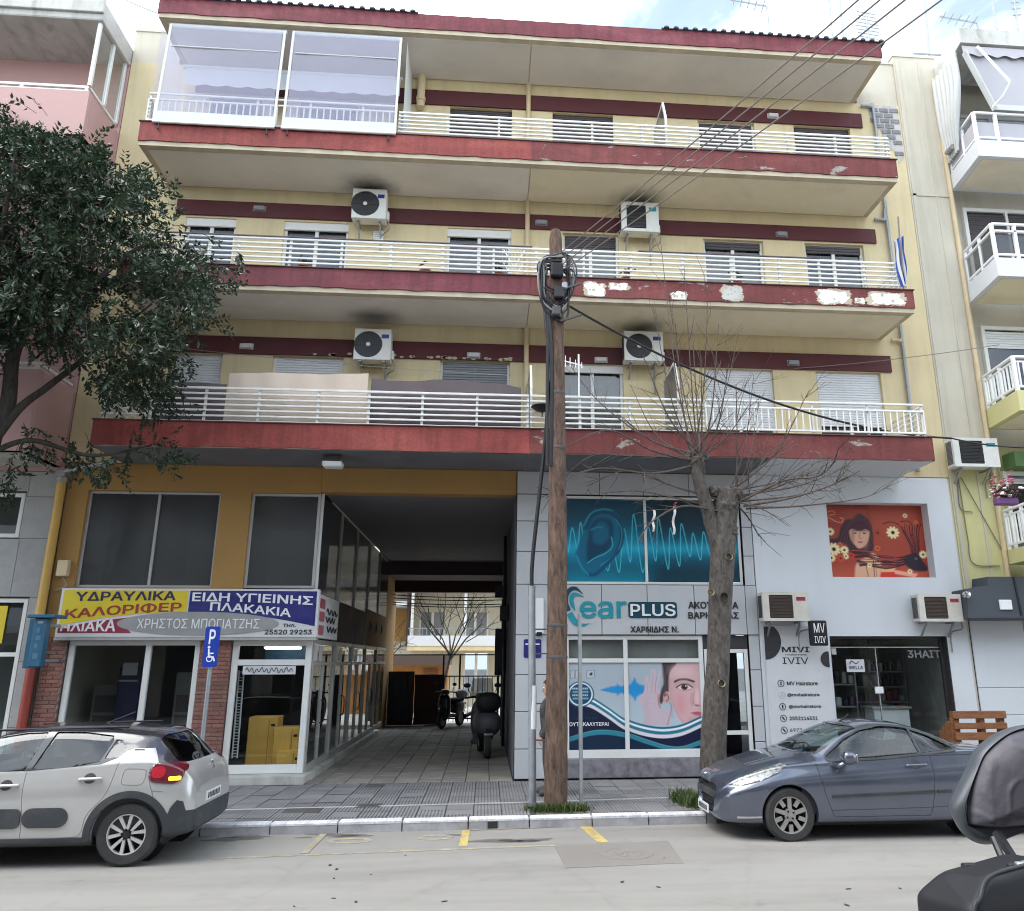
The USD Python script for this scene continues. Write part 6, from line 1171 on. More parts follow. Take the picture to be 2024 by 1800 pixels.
m.bar((-3.5, 22.81, 3.52), (4, 22.81, 3.52), .04); m.build('railing', 'galvanised', bb)
MB().box(-12, 10, 22.7, 23.99, 5.35, 5.55).build('balcony', 'white_wall', bb); m = MB()
for k in range(60): m.box(-4.5+.13*k, -4.46+.13*k, 22.72, 22.75, 5.56, 6.3)
m.build('railing', 'rail_white', bb)
for x in (-3.35, -.95): MB().box(x-.06, x+.06, 22.9, 23.0, 3.2, 5.34).build('post', 'white_paint', bb)
MB().box(-3.6, -3.5, 22.9, 23.98, 2.75, 5.3).build('divider', 'brown_panel', bb); MB().box(-9, -3.61, 23.9, 23.98, 3.0, 4.4).build('orange_wall', 'orange_wall', bb)
sd_ = thing('shed', 'low dark shed with an orange wooden door behind the brown panels', 'shed', (-3.2, 19, 0)); MB().box(-6, -1.4, 18.5, 20.5, 1.95, 2.35).build('roof', 'ac_rust', sd_); MB().box(-6, -1.5, 19, 20.4, 0, 1.95).build('wall', 'orange_wood', sd_); MB().box(-2.45, -1.9, 18.95, 18.999, .2, 1.8).build('door', 'wood_pallet', sd_)
gt = thing('yard_fence', 'black barred yard fence across the end of the passage', 'fence', (-.4, 13.6, .13)); m = MB()
for x in np.arange(-1.35, .5, .16): MB().tube([(x, 13.6, .15), (x, 13.6, 1.62)], .013, 5).build('bar', 'black_metal', gt)
for z in (.25, 1.6, 2.3): MB().bar((-3.1, 13.6, z), (.52, 13.6, z), .04).build('rail', 'black_metal', gt)
for x in (-1.4, -.85, .45): MB().box(x-.03, x+.03, 13.57, 13.63, .13, 2.32).build('post', 'black_metal', gt)
for i, (xa, xb, zt, l) in enumerate(((-3.08, -2.25, 1.78, 'taller dark brown boarding panel at the passage end'), (-2.24, -1.3, 1.68, 'lower reddish brown boarding panel beside the scooter'))):
    p_ = thing('boarding_panel', l, 'panel', ((xa+xb)/2, 12.3, .13))
    if i: MB().box(xa, xb, 12.3, 12.35, .15, zt).build('board', 'brown_panel', p_)
    else: [MB().box(xa+(xb-xa)*k/4, xa+(xb-xa)*(k+1)/4-.002, 12.3, 12.35, .15, zt, .005).build('board', 'black_metal', p_) for k in range(4)]
MB().box(-30, 30, 13.2, 40, -.2, .1).solo('rear_yard', 'concrete', None, None, kind='structure')
def branchy(name, label, base, h, seed, mats, lean=(0, 0), n=7, r0=.1, spread=.9, crown_z=.45):
    r = np.random.default_rng(seed); t = thing(name, label, 'tree', base); b = np.array(base, float); top = b+[lean[0], lean[1], h*crown_z]
    MB().tube(bez([b, b+[lean[0]*.3, 0, h*crown_z*.5], top], 6), np.linspace(r0, r0*.6, 13), 8).build('trunk', mats[0], t, smooth=40); m = MB()
    def grow(p, d, L, rad, lv):
        q_ = p+d*L; mid = (p+q_)/2+r.normal(0, L*.05, 3); m.tube([p, mid, q_], [rad, rad*.8, rad*.6], 4, cap=False)
        if lv:
            for k in range(3):
                dd = d+r.normal(0, .42, 3)+[0, 0, .08]; dd /= np.linalg.norm(dd); grow(p+(q_-p)*r.uniform(.45, 1), dd, L*r.uniform(.45, .75), rad*.55, lv-1)
    for k in range(n): a = 2*math.pi*k/n+r.uniform(-.3, .3); d = np.array([math.cos(a)*spread, math.sin(a)*spread, 1]); d /= np.linalg.norm(d); grow(top-[0, 0, .25*r.random()*h*crown_z*.4], d, h*(1-crown_z)*.62, r0*.4, 2)
    m.build('crown', mats[1], t); return t
branchy('bare_tree', 'small bare tree in the yard behind the passage fence', (-1.65, 16.5, 0), 5.2, 5, ('bark_dark', 'bark_dark'), (.35, 0), 6, .09)
branchy('bare_tree', 'low leafless shrub at the left behind the passage fence', (-4.0, 15.0, 0), 4.0, 8, ('bark_dark', 'bark_dark'), (.1, 0), 6, .06)

# the houses across the street, behind the camera, seen only in glass and paint
ob = thing('opposite_house', 'plain apartment house across the street, seen only in reflections', 'building', (0, -18, 0))
MB().box(-26, 26, -26, -17.6, -.1, 12.6).build('wall', 'pale_wall', ob)
for z in (3.1, 6.1, 9.1):
    MB().box(-26, 26, -17.59, -16.4, z, z+.25).build('balcony', 'concrete', ob); MB().box(-26, 26, -16.45, -16.39, z+.251, z+.9).build('balcony_front', 'white_wall', ob)
    for x in range(-24, 25, 4): MB().box(x, x+2.6, -17.6, -17.58, z+.26, z+2.5).build('window', 'shutter_brown', ob)
for x in range(-24, 25, 4): MB().box(x, x+3.2, -17.6, -17.57, .1, 2.7).build('shop_window', 'frame_dark', ob)

# ================================================================== STREET: POLE, WIRES, POSTS, TREES
look('green_box', col=(0.1, 0.19, 0.08), rough=0.7)
PB, PT = np.array([1.02, -2.8, .1]), P(1098, 456, -2.8)
up_ = thing('utility_pole', 'brown weathered wooden utility pole with a knot of black cables near its top', 'pole', PB)
n, ns = 60, 20; pts = []
for i in range(n):
    u = i/(n-1); c = PB+(PT-PB)*u+[.03*math.sin(u*3.1), 0, 0]; rad = .168-.062*u; ang = np.arange(ns)*2*math.pi/ns
    k = 1+.09*(meshkit.fbm(np.stack([np.cos(ang)*1.8, np.sin(ang)*1.8, ang*0+u*26], 1), 3)-.5)+.05*(meshkit.noise(np.stack([np.cos(ang)*5, np.sin(ang)*5, ang*0+u*90], 1))-.5)
    if u > .985: k = k*(.75 if u > .995 else .92)
    pts.append(np.stack([c[0]+rad*k*np.cos(ang), c[1]+rad*k*np.sin(ang), c[2]+ang*0], 1))
pts = np.array(pts); pts = np.concatenate([pts, pts[:, :1]], 1); m = MB().grid(pts); m.add(np.vstack([pts[-1], [PT+[0, 0, .05]]]), [(i, i+1, ns+1) for i in range(ns)]); m.build('shaft', 'pole_wood', up_, smooth=60)
pole = lambda z: PB+(PT-PB)*(z-.1)/(PT[2]-.1)+[.03*math.sin((z-.1)/(PT[2]-.1)*3.1), 0, 0]
for z in (.55, 2.15, 2.6, 6.2, 5.3):
    MB().lathe([(.155-.058*z/9+.012, -.025), (.155-.058*z/9+.02, 0), (.155-.058*z/9+.012, .025)], pole(z), n=18).build('band', 'iron' if z > 1 else 'ac_rust', up_, smooth=40)
r = np.random.default_rng(11)
for k in range(34):                                                 # knots and splinters
    z = r.uniform(.6, 8.6); a = r.uniform(math.pi*.9, math.pi*2.1); rr = .15-.058*z/9; c = pole(z)+[rr*math.cos(a), rr*math.sin(a), 0]
    s_ = trimesh.creation.icosphere(subdivisions=1, radius=1); MB().add(np.array(s_.vertices)*[.022, .018, r.uniform(.02, .045)]+c, s_.faces).build('knot', 'pole_wood', up_, smooth=True)
cb = thing('cable_bundle', 'tangle of black service cables and boxes tied round the pole top', 'cables', pole(8.1))
r = np.random.default_rng(4)
for k in range(26):
    a0, a1 = r.uniform(-2.6, .2), r.uniform(-2.6, .2); z0_, z1_ = r.uniform(8.2, 8.65), r.uniform(7.35, 8.0); R_ = r.uniform(.16, .33); side = -1 if r.random() < .62 else 1
    c0 = pole(z0_); c1 = pole(z1_); mid = (c0+c1)/2+np.array([side*R_, -.12-.1*r.random(), r.uniform(-.1, .2)]); q1 = c0*.6+mid*.4+[side*.1, -.05, .1]; q2 = c1*.55+mid*.45+[side*.09, -.05, -.06]
    MB().tube(bez([c0+[.1*math.cos(a0), -.12, 0], q1, mid, q2, c1+[.08*math.cos(a1), -.13, 0]], 6), r.uniform(.009, .02), 6).build('cable', 'cable_black' if r.random() < .86 else 'cable_grey', cb, smooth=60)
for z, w, h, mat, dx in ((8.28, .2, .24, 'black_plastic', 0), (7.88, .16, .2, 'black_metal', .03), (7.55, .14, .16, 'iron', -.02), (8.0, .09, .12, 'galvanised', .12)): c = pole(z); MB().box(c[0]-w/2+dx, c[0]+w/2+dx, c[1]-.24, c[1]-.1, z-h/2, z+h/2, .02).build('splice_box', mat, cb)
for z in (7.95, 7.4): c = pole(z); MB().bar(c+[.05, -.14, 0], c+[.38, -.2, .1], .035).build('bracket_arm', 'iron', cb)
for dx, x1 in ((-.12, -.2), (-.15, -.14), (-.09, -.13)): MB().tube(bez([pole(7.9)+[dx-.06, -.1, 0], pole(7.3)+[dx-.03, -.12, 0], pole(6.6)+[x1+.04, -.1, 0], pole(5.0)+[x1+.03, -.09, 0]], 8), .028, 7).build('riser', 'cable_black', cb, smooth=60)
wires = [((1701, 0), (1250, 430)), ((1747, 0), (1285, 448)), ((1801, 0), (1322, 470)), ((1880, 0), (1372, 480))]
for i, (a, b) in enumerate(wires):
    e0 = pole(8.55)+[.1, -.05, .15-.12*i]; far_ = P(a[0]+70, a[1]-66, -9.5)
    MB().tube(arc(e0, far_, .04, 16), .009, 5).solo('overhead_wire', 'cable_tan', ['overhead wire leaving the pole highest, farthest left of four', 'second overhead wire from the left of the four parallel wires', 'third overhead wire from the left of the four parallel wires', 'overhead wire farthest right of the four parallel wires'][i], 'wire', 'overhead wires')
MB().tube(arc(pole(7.75)+[.1, -.1, 0], P(1881, 866, -.5), .5, 24), .02, 6).solo('service_cable', 'cable_black', 'thick black cable sagging from the pole to the right air conditioner', 'cable', smooth=60)
MB().tube(arc(P(1881, 866, -.5), P(2060, 884, -1.6), .06, 10), .016, 6).solo('service_cable', 'cable_black', 'black cable running on past the right air conditioner', 'cable', smooth=60)
MB().tube(arc(P(1570, 728, -.05), P(1975, 681, -.3), .05, 12), .008, 5).solo('thin_wire', 'cable_tan', 'thin pale wire from the red band to the right balcony', 'wire')
MB().tube(arc(P(360, 688, -.1), P(1010, 742, -1.2), .05, 16), .006, 5).solo('thin_wire', 'cable_grey', 'thin wire crossing the first floor windows left of the pole', 'wire')
MB().tube(arc(P(215, -20, 3), P(318, 28, -1.0), .05, 10), .012, 5).solo('thin_wire', 'cable_black', 'short dark wire reaching the roof corner at upper left', 'wire')
# galvanised conduit beside the pole, with the cable rising from it
b, t = G(1052, 1592, .12), P(1051, 1158, -2.65); b[1] = -2.65; cd = thing('conduit_post', 'grey galvanised conduit post standing left of the wooden pole', 'post', (b[0], -2.65, .12))
MB().tube([(b[0], -2.65, .1), (t[0], -2.65, t[2])], .055, 14).build('pipe', 'galvanised', cd, smooth=40); MB().lathe([(.057, 0), (.09, .0), (.075, .03), (.057, .035)], (b[0], -2.65, .13), n=16).build('foot', 'iron', cd)
MB().tube(bez([(t[0], -2.65, t[2]-.1), (t[0]+.01, -2.65, t[2]+.4), (t[0]+.12, -2.68, 4.7), (t[0]+.2, -2.7, 5.5), pole(6.4)+[-.13, -.06, 0]], 10), .03, 8).build('riser_cable', 'cable_black', cd, smooth=60)
for z in (1.0, 1.5, 2.2, 2.55): MB().bar((b[0]-.0, -2.66, z), pole(z)+[-.1, .1, 0], .02).build('tie', 'ac_rust', cd)
MB().tube([(b[0]-.004, -2.652, 1.15), (b[0]-.002, -2.652, 1.75)], .0562, 12).build('torn_sticker', 'white_paint', cd, smooth=40)
b = G(1149, 1597, .12); t = P(1147, 1213, b[1]); sp = thing('sign_post', 'thin bare grey post just right of the wooden pole', 'post', b); MB().tube([(b[0], b[1], .1), (b[0], b[1], t[2])], .03, 10).lathe([(0, .03), (.03, .02), (.032, 0)], (b[0], b[1], t[2]-.01), n=10).build('tube', 'galvanised', sp, smooth=40); MB().lathe([(.03, .03), (.06, .02), (.07, 0)], (b[0], b[1], .13), n=12).build('foot', 'iron', sp)
# disabled parking sign
b = np.array([-3.86, -2.6, .12]); pk = thing('parking_sign', 'blue parking sign with white P and wheelchair symbol on a grey post', 'sign', b)
a, c = P(398, 1318, -2.66), P(436, 1238, -2.66); xm = (a[0]+c[0])/2; MB().tube([(xm, -2.6, .1), (xm, -2.6, c[2]-.04)], .03, 10).build('post', 'galvanised', pk, smooth=40)
MB().poly(rrect(a[0], a[2], c[0], c[2], .03), -2.64, .012).build('plate', 'blue_sign', pk); w, h = c[0]-a[0], c[2]-a[2]
text(pk, 'P', a[0]+w*.3, a[2]+h*.56, a[0]+w*.72, a[2]+h*.93, -2.6525, 'ink_white', True, .003)
ic = MB(); cx_, cz_ = a[0]+w*.46, a[2]+h*.2; ic.poly(Point(cx_, cz_).buffer(w*.22).difference(Point(cx_, cz_).buffer(w*.15)), -2.652, .003)
ic.poly(unary_union([LineString([(cx_-.02, cz_+w*.62), (cx_-.01, cz_+w*.12), (cx_+w*.24, cz_+w*.12), (cx_+w*.34, cz_-w*.12)]).buffer(w*.055), LineString([(cx_-.02, cz_+w*.36), (cx_+w*.22, cz_+w*.36)]).buffer(w*.045), Point(cx_-.02, cz_+w*.78).buffer(w*.09)]), -2.652, .0035)
ic.build('wheelchair_symbol', 'ink_white', pk)
# blue street board at the left
bx = thing('street_board', 'blue street board with a flat cap and pale lettering blocks at the left', 'board', P(85, 1320, -.7)); a, c = P(58, 1318, -.7), P(98, 1222, -.7)
MB().box(a[0], c[0], -.78, -.62, a[2], c[2], .015).build('panel', 'blue_box', bx); a2 = P(50, 1316, -.5); MB().box(a2[0], a[0]+.03, -.6, -.5, a[2]-.02, c[2], .01).build('side_panel', 'blue_box', bx)
MB().box(a[0]-.1, c[0]+.16, -.84, -.44, c[2]+.002, c[2]+.06, .015).build('cap', 'blue_box', bx); MB().bar((a[0]+.1, -.5, c[2]-.1), (a[0]+.1, -.03, c[2]-.1), .05).bar((a[0]+.1, -.5, a[2]+.1), (a[0]+.1, -.03, a[2]+.1), .05).build('bracket', 'galvanised', bx)
for k, (u, v) in enumerate(((.06, .11), (.2, .3), (.36, .45), (.52, .62), (.72, .84))): MB().box(a[0]+.06, c[0]-.05-.03*(k % 2), -.783, -.781, c[2]-(c[2]-a[2])*v, c[2]-(c[2]-a[2])*u).build('lettering_block', 'sign_grey' if k == 0 else 'blue_pale', bx)
look('blue_pale', col=(0.07, 0.17, 0.26), rough=0.4)

# ------------------------------------------------------------------ bare pollarded tree on the pavement
bt = thing('pollarded_tree', 'bare pollarded street tree with grey trunk and whip like shoots', 'tree', (3.4, -2.5, .12))
K1, K2 = P(1437, 985, -2.5), P(1378, 912, -2.62)
def limb(path, rad, nm, ns=16, amp=.12, seed=0, mat='bark_grey'):
    p = bez(path, 8); n = len(p); rr = np.interp(np.linspace(0, 1, n), np.linspace(0, 1, len(rad)), rad); t = np.gradient(p, axis=0); t /= np.linalg.norm(t, axis=1, keepdims=True); g_ = []
    for i in range(n):
        x = np.cross(t[i], [0, 1, 0]); x /= np.linalg.norm(x); y = np.cross(t[i], x); ang = np.arange(ns+1)*2*math.pi/ns
        k = 1+amp*2*(meshkit.fbm(np.stack([np.cos(ang)*1.4+seed, np.sin(ang)*1.4, ang*0+i*.35], 1), 3)-.5); g_.append(p[i]+(rr[i]*k)[:, None]*(np.cos(ang)[:, None]*x+np.sin(ang)[:, None]*y))
    m = MB().grid(np.array(g_)); m.add(np.vstack([g_[-1], [p[-1]+t[-1]*rr[-1]*.5]]), [(i, i+1, ns+1) for i in range(ns)]); return m
base = np.array([3.38, -2.5, .08])
limb([base, P(1410, 1480, -2.5), P(1418, 1330, -2.5), P(1425, 1150, -2.5), K1+[0, 0, .12]], [.24, .2, .185, .17, .19, .2], 'trunk', 20, .1).build('trunk', 'bark_grey', bt, smooth=60)
limb([P(1424, 1100, -2.5), P(1400, 1010, -2.55), P(1382, 950, -2.6), K2+[0, 0, .06]], [.13, .11, .1, .12], 'limb', 14, .15, 3).build('limb', 'bark_grey', bt, smooth=60)
for (x, y, rr) in ((1437, 1000, .2), (1455, 975, .13), (1412, 970, .12), (1375, 915, .15), (1362, 900, .1), (1393, 903, .09), (1445, 1050, .13)):
    c = P(x, y, -2.55); s_ = trimesh.creation.icosphere(subdivisions=3, radius=1); v = np.array(s_.vertices); v = v*(1+.7*(meshkit.fbm(v*2.4+x, 3)-.5))[:, None]*rr*.86+c; MB().add(v, s_.faces).build('knuckle', 'bark_grey', bt, smooth=60)
for (x, y, rr) in ((1404, 1170, .05), (1430, 1180, .06), (1440, 1100, .05), (1425, 1350, .05)):
    c = P(x, y, -2.67); MB().lathe([(0, -.012), (rr*.5, -.02), (rr*.8, -.03), (rr, 0), (rr*1.1, .05)], c, axis='y', n=12).build('cut_scar', 'ac_rust' if rr > .055 else 'slab_edge', bt, smooth=60)
whips = [(0, 1305, 470), (0, 1318, 560), (0, 1290, 600), (0, 1352, 525), (0, 1368, 640), (0, 1400, 560), (0, 1270, 700), (0, 1246, 760), (0, 1335, 640), (0, 1420, 640), (0, 1460, 660), (0, 1225, 820), (0, 1385, 700), (0, 1440, 720), (0, 1480, 800),
         (1, 1490, 740), (1, 1500, 795), (1, 1560, 860), (1, 1600, 770), (1, 1520, 890), (1, 1455, 760), (1, 1630, 900), (1, 1590, 930), (1, 1690, 880), (1, 1680, 920), (1, 1540, 985), (1, 1500, 1060), (1, 1560, 1040), (1, 1700, 935)]
low = [(0, [(1378, 912), (1290, 890), (1205, 850), (1120, 880)]), (0, [(1378, 918), (1290, 935), (1190, 925), (1105, 945)]), (0, [(1370, 905), (1270, 860), (1180, 790), (1125, 720)]), (1, [(1425, 1005), (1340, 985), (1260, 970), (1190, 975)]), (1, [(1425, 1010), (1350, 1000), (1290, 1030), (1260, 1070)]), (1, [(1430, 990), (1330, 960), (1240, 930), (1160, 960)]),
       (1, [(1470, 1000), (1560, 985), (1640, 960), (1700, 930)]), (1, [(1465, 990), (1550, 950), (1620, 940), (1660, 900)]), (0, [(1370, 905), (1240, 900), (1160, 905), (1080, 985)]), (1, [(1475, 1005), (1580, 1000), (1700, 985), (1760, 960)])]
r = np.random.default_rng(21); tw = MB(); big = []
def whip(p, rad):
    m = MB().tube(p, np.linspace(rad, rad*.28, len(p)), 5, cap=False); m.build('shoot', 'twig', bt)
    for k in range(int(r.integers(7, 13))):
        i = int(r.integers(len(p)//4, len(p)-1)); d = p[min(i+1, len(p)-1)]-p[i]; d /= np.linalg.norm(d); L = r.uniform(.15, .65); s_ = r.normal(0, .55, 3); dd = d+s_; dd /= np.linalg.norm(dd)
        q_ = p[i]+dd*L+[0, 0, .1*L]; mid = (p[i]+q_)/2+r.normal(0, .02, 3)
        tw.tube([p[i], mid, q_], [rad*.34, rad*.26, rad*.15], 3, cap=False)
        if r.random() < .5: e = mid+(dd+r.normal(0, .5, 3))*L*.45; tw.tube([mid, e], [rad*.2, rad*.12], 3, cap=False)
for k, x, y in whips:
    s0 = (K2 if k == 0 else K1)+r.normal(0, .07, 3); e = P(x, y, -2.6+r.normal(0, .55)); v = e-s0; mid = s0+v*.4+np.array([v[0]*.18, v[1]*.2, -abs(v[2])*.02]); whip(bez([s0, mid, e], 8), r.uniform(.012, .021))
for k, pl in low:
    Ys = np.linspace(-2.6, -2.6+r.normal(0, .8), len(pl)); whip(bez([P(a, b_, y) for (a, b_), y in zip(pl, Ys)], 6), r.uniform(.013, .024))
tw.build('twigs', 'twig', bt).prim.SetCustomDataByKey('kind', 'stuff')
rb_ = thing('ribbon', 'red and white ribbon hanging from a low branch before the ear picture', 'ribbon', P(1330, 1000, -2.5))
for (x, y0, y1, mt_) in ((1333, 1000, 1056, 'cloth_white'), (1293, 1008, 1050, 'cloth_white'), (1335, 992, 1000, 'sign_red')):
    a, c = P(x, y0, -2.5), P(x-2, y1, -2.5); t = np.linspace(0, 1, 10); MB().grid(np.array([[a+(c-a)*u+[w_+.012*math.sin(u*9), .01*math.cos(u*11), 0] for u in t] for w_ in (-.02, .02)])).build('strip', mt_, rb_)

# ------------------------------------------------------------------ evergreen tree at the left
et = thing('evergreen_tree', 'dark leafy evergreen street tree in front of the pink house at left', 'tree', (-7.35, -2.5, .12))
limb([(-7.35, -2.5, .05), (-7.4, -2.5, 1.5), (-7.6, -2.5, 3.2), P(-20, 880, -2.5), P(15, 800, -2.5), P(30, 690, -2.5), P(90, 560, -2.5), P(120, 420, -2.6)], [.19, .17, .15, .13, .11, .09, .06, .03], 'trunk', 12, .08).build('trunk', 'bark_dark', et, smooth=60)
limb([P(-5, 860, -2.5), P(40, 805, -2.5), P(100, 760, -2.4), P(190, 690, -2.2), P(300, 600, -2.2)], [.075, .06, .05, .035, .015], 'limb', 10, .08, 2).build('limb', 'bark_dark', et, smooth=60); limb([P(28, 720, -2.5), P(-20, 600, -2.6), P(10, 420, -2.8), P(40, 250, -2.8)], [.075, .06, .04, .015], 'limb', 10, .08, 5).build('limb', 'bark_dark', et, smooth=60)
limb([P(60, 640, -2.5), P(180, 560, -2.8), P(300, 480, -2.6), P(400, 520, -2.4)], [.05, .04, .028, .012], 'limb', 10, .08, 7).build('limb', 'bark_dark', et, smooth=60); limb([P(-30, 900, -2.5), P(60, 870, -2.4), P(180, 900, -2.3), P(300, 880, -2.3)], [.05, .04, .03, .012], 'limb', 8, .08, 9).build('limb', 'bark_dark', et, smooth=60)
crown = Polygon([(-260, 150), (-60, 170), (30, 178), (60, 235), (125, 215), (165, 225), (150, 270), (215, 268), (262, 300), (290, 330), (338, 335), (345, 375), (388, 378), (372, 420), (340, 440), (392, 470), (430, 500), (462, 515), (452, 560), (432, 600), (425, 645), (402, 650), (372, 690), (385, 720), (345, 755), (342, 800), (300, 830), (262, 838), (240, 800), (200, 770), (160, 790), (110, 770), (95, 700), (60, 740), (10, 700), (-40, 760), (-260, 900)])
holes = unary_union([Point(150, 655).buffer(26), Point(95, 620).buffer(24), Point(60, 770).buffer(34), Point(200, 700).buffer(22), affinity.scale(Point(30, 560).buffer(30), 1, .7), Point(20, 230).buffer(12), Point(140, 480).buffer(12), Point(235, 600).buffer(16)])
cl = []; r = np.random.default_rng(33); crown_in = crown.buffer(-32)
while len(cl) < 600:
    x, y = r.uniform(-250, 465), r.uniform(150, 880); q_ = Point(x, y)
    if crown_in.contains(q_) and not holes.contains(q_) and meshkit.noise(np.array([x/55., y/55., 3.3])) > .3: cl.append((P(x, y, -2.55+r.normal(0, .75)), r.uniform(.13, .24), int(r.uniform(80, 150))))
for x, y in ((60, 890), (110, 905), (160, 915), (205, 905), (250, 880), (310, 870), (330, 890), (30, 930), (10, 960), (290, 840), (215, 935), (60, 850), (-30, 950), (345, 905), (130, 880)): cl.append((P(x, y, -2.35+r.normal(0, .2)), .12, 70))
V, F, nb, sprig = [], [], 0, MB()
cc_ = P(60, 560, -2.55)
for c, s_, k in cl:                                                  # leaves sit alternately along short sprigs
    nt = max(k//10, 3); st = c+r.normal(0, 1, (nt, 3))*s_*[1, 1, .75]; dr = r.normal(0, .7, (nt, 3))+(c-cc_)/np.linalg.norm(c-cc_)*.8+[0, 0, -.1]; dr /= np.linalg.norm(dr, axis=1, keepdims=True)
    for o, d in zip(st, dr):
        nl = int(r.integers(7, 13)); u = np.linspace(.05, 1, nl)[:, None]*r.uniform(.16, .28); sd = np.cross(d, r.normal(0, 1, 3)); sd /= np.linalg.norm(sd); alt = np.where(np.arange(nl) % 2, 1, -1)[:, None]
        pos = o+d*u+[0, 0, -.6]*u**2*1.2; t = d*.6+sd*alt*.75+r.normal(0, .25, (nl, 3))+[0, 0, -.2]; t /= np.linalg.norm(t, axis=1, keepdims=True); w = np.cross(t, [0, 0, 1.0]+r.normal(0, .45, (nl, 3))); w /= np.linalg.norm(w, axis=1, keepdims=True); nn = np.cross(t, w)
        L = r.uniform(.075, .12, (nl, 1)); Wd = L*.23; v = np.stack([pos, pos+t*L*.45+w*Wd+nn*.012, pos+t*L, pos+t*L*.45-w*Wd+nn*.012], 1).reshape(-1, 3); V.append(v); i = np.arange(nl)[:, None]*4+nb; F.append(np.hstack([i, i+1, i+2])); F.append(np.hstack([i, i+2, i+3])); nb += nl*4
        if r.random() < .3: sprig.tube([o-d*.12, o+d*.1, o+d*.2+[0, 0, -.03]], [.006, .004, .002], 3, cap=False)
sprig.build('sprigs', 'bark_dark', et).prim.SetCustomDataByKey('kind', 'stuff')
MB().add(np.vstack(V), np.vstack(F)).build('crown', 'leaf_dark', et)
# weeds at the feet of the pole and of the tree
def weeds(cx_, cy_, wx, wy, n, h, label, seed):
    r = np.random.default_rng(seed); v, f = [], []
    for k in range(n):
        b = np.array([cx_+r.normal(0, wx), cy_+r.normal(0, wy), .12]); a = r.uniform(0, 6.28); L = h*r.uniform(.4, 1.2); d = np.array([math.cos(a), math.sin(a), 0]); s_ = np.array([-d[1], d[0], 0])*r.uniform(.005, .011); i = len(v)
        v += [b-s_, b+s_, b+d*L*.25+[0, 0, L*.6]+s_*.8, b+d*L*.25+[0, 0, L*.6]-s_*.8, b+d*L*.6+[0, 0, L*.95]]; f += [(i, i+1, i+2), (i, i+2, i+3), (i+3, i+2, i+4)]
    MB().add(v, f).solo('grass', 'grass_green', label, 'grass', kind='stuff')
MB().flat(Polygon([(.72, -3.32), (1.5, -3.3), (1.5, -2.55), (.72, -2.55)]), .1, .022).build('soil', 'soil', pav); MB().flat(Polygon([(2.72, -3.3), (2.98, -3.3), (2.98, -1.95), (2.72, -1.95)]), .1, .022).build('soil', 'soil', pav)
look('soil', col=(0.1, 0.085, 0.06), rough=0.95, var=0.3, vs=8)
weeds(1.02, -3.02, .17, .08, 1000, .1, 'green weeds growing round the foot of the wooden pole', 1); weeds(2.95, -2.6, .09, .22, 1000, .16, 'green weeds between the bare tree and the blue car nose', 2)
weeds(1.33, -3.02, .07, .07, 200, .08, 'small weeds at the foot of the thin grey post', 3)

# ------------------------------------------------------------------ person standing behind the pole
def hullman(j, bones, ref=.02):
    out = None
    for a, b in bones:
        hs = m3.Manifold.batch_hull([m3.Manifold.sphere(j[a][3], 16).translate(j[a][:3]), m3.Manifold.sphere(j[b][3], 16).translate(j[b][:3])]); out = hs if out is None else out+hs
    out = out.refine_to_length(ref); me = out.to_mesh(); t = trimesh.Trimesh(me.vert_properties[:, :3], me.tri_verts); trimesh.smoothing.filter_taubin(t, iterations=8); return t
px_, py_ = P(1087, 1500, -1.7)[0], -1.7
pe = thing('person', 'person in dark mottled jacket mostly hidden behind the wooden pole', 'person', (px_, py_, .13))
J = lambda *v: tuple(np.array([px_, py_, .13])+[v[1], -v[0], v[2]])+(v[3],)
j = dict(hipL=J(-.09, 0, .86, .1), hipR=J(.09, 0, .86, .1), knL=J(-.1, -.03, .48, .065), knR=J(.1, .0, .48, .065), anL=J(-.11, 0, .09, .045), anR=J(.11, .02, .09, .045), toL=J(-.14, -.16, .04, .035), toR=J(.13, -.14, .04, .035), wa=J(0, 0, 1.02, .13), ch=J(0, 0, 1.24, .145), nk=J(0, 0, 1.42, .055), hd=J(0, -.02, 1.55, .09), hd2=J(0, -.03, 1.49, .07),
         shL=J(-.17, 0, 1.34, .07), shR=J(.17, 0, 1.34, .07), elL=J(-.25, .02, 1.08, .052), elR=J(.25, .02, 1.08, .052), wrL=J(-.23, -.1, .86, .036), wrR=J(.22, -.12, .87, .036))
bones = [('hipL', 'knL'), ('knL', 'anL'), ('anL', 'toL'), ('hipR', 'knR'), ('knR', 'anR'), ('anR', 'toR'), ('hipL', 'hipR'), ('hipL', 'wa'), ('hipR', 'wa'), ('wa', 'ch'), ('ch', 'nk'), ('nk', 'hd'), ('hd', 'hd2'), ('shL', 'shR'), ('shL', 'ch'), ('shR', 'ch'), ('shL', 'elL'), ('elL', 'wrL'), ('shR', 'elR'), ('elR', 'wrR')]
for s, w_ in ((-1, 'wrL'), (1, 'wrR')):
    w0 = np.array(j[w_][:3])-np.array([px_, py_, .13]); w0 = np.array([-w0[1], w0[0], w0[2]]); j['pm'+w_] = J(*(w0+[0, -.04, -.07]), .03); bones.append((w_, 'pm'+w_))
    for k in range(4): j[f'f{w_}{k}'] = J(*(w0+[.012*s*(k-1.5), -.05-.012*(1.5-abs(k-1.5)), -.105]), .0095); j[f'g{w_}{k}'] = J(*(w0+[.012*s*(k-1.5), -.03-.004*k, -.15+.006*abs(k-1)]), .008); bones += [('pm'+w_, f'f{w_}{k}'), (f'f{w_}{k}', f'g{w_}{k}')]
    j['t'+w_] = J(*(w0+[-.02*s, -.085, -.09]), .0095); bones.append(('pm'+w_, 't'+w_))
MB().mesh(hullman(j, bones)).build('body', 'skin', pe, smooth=60)
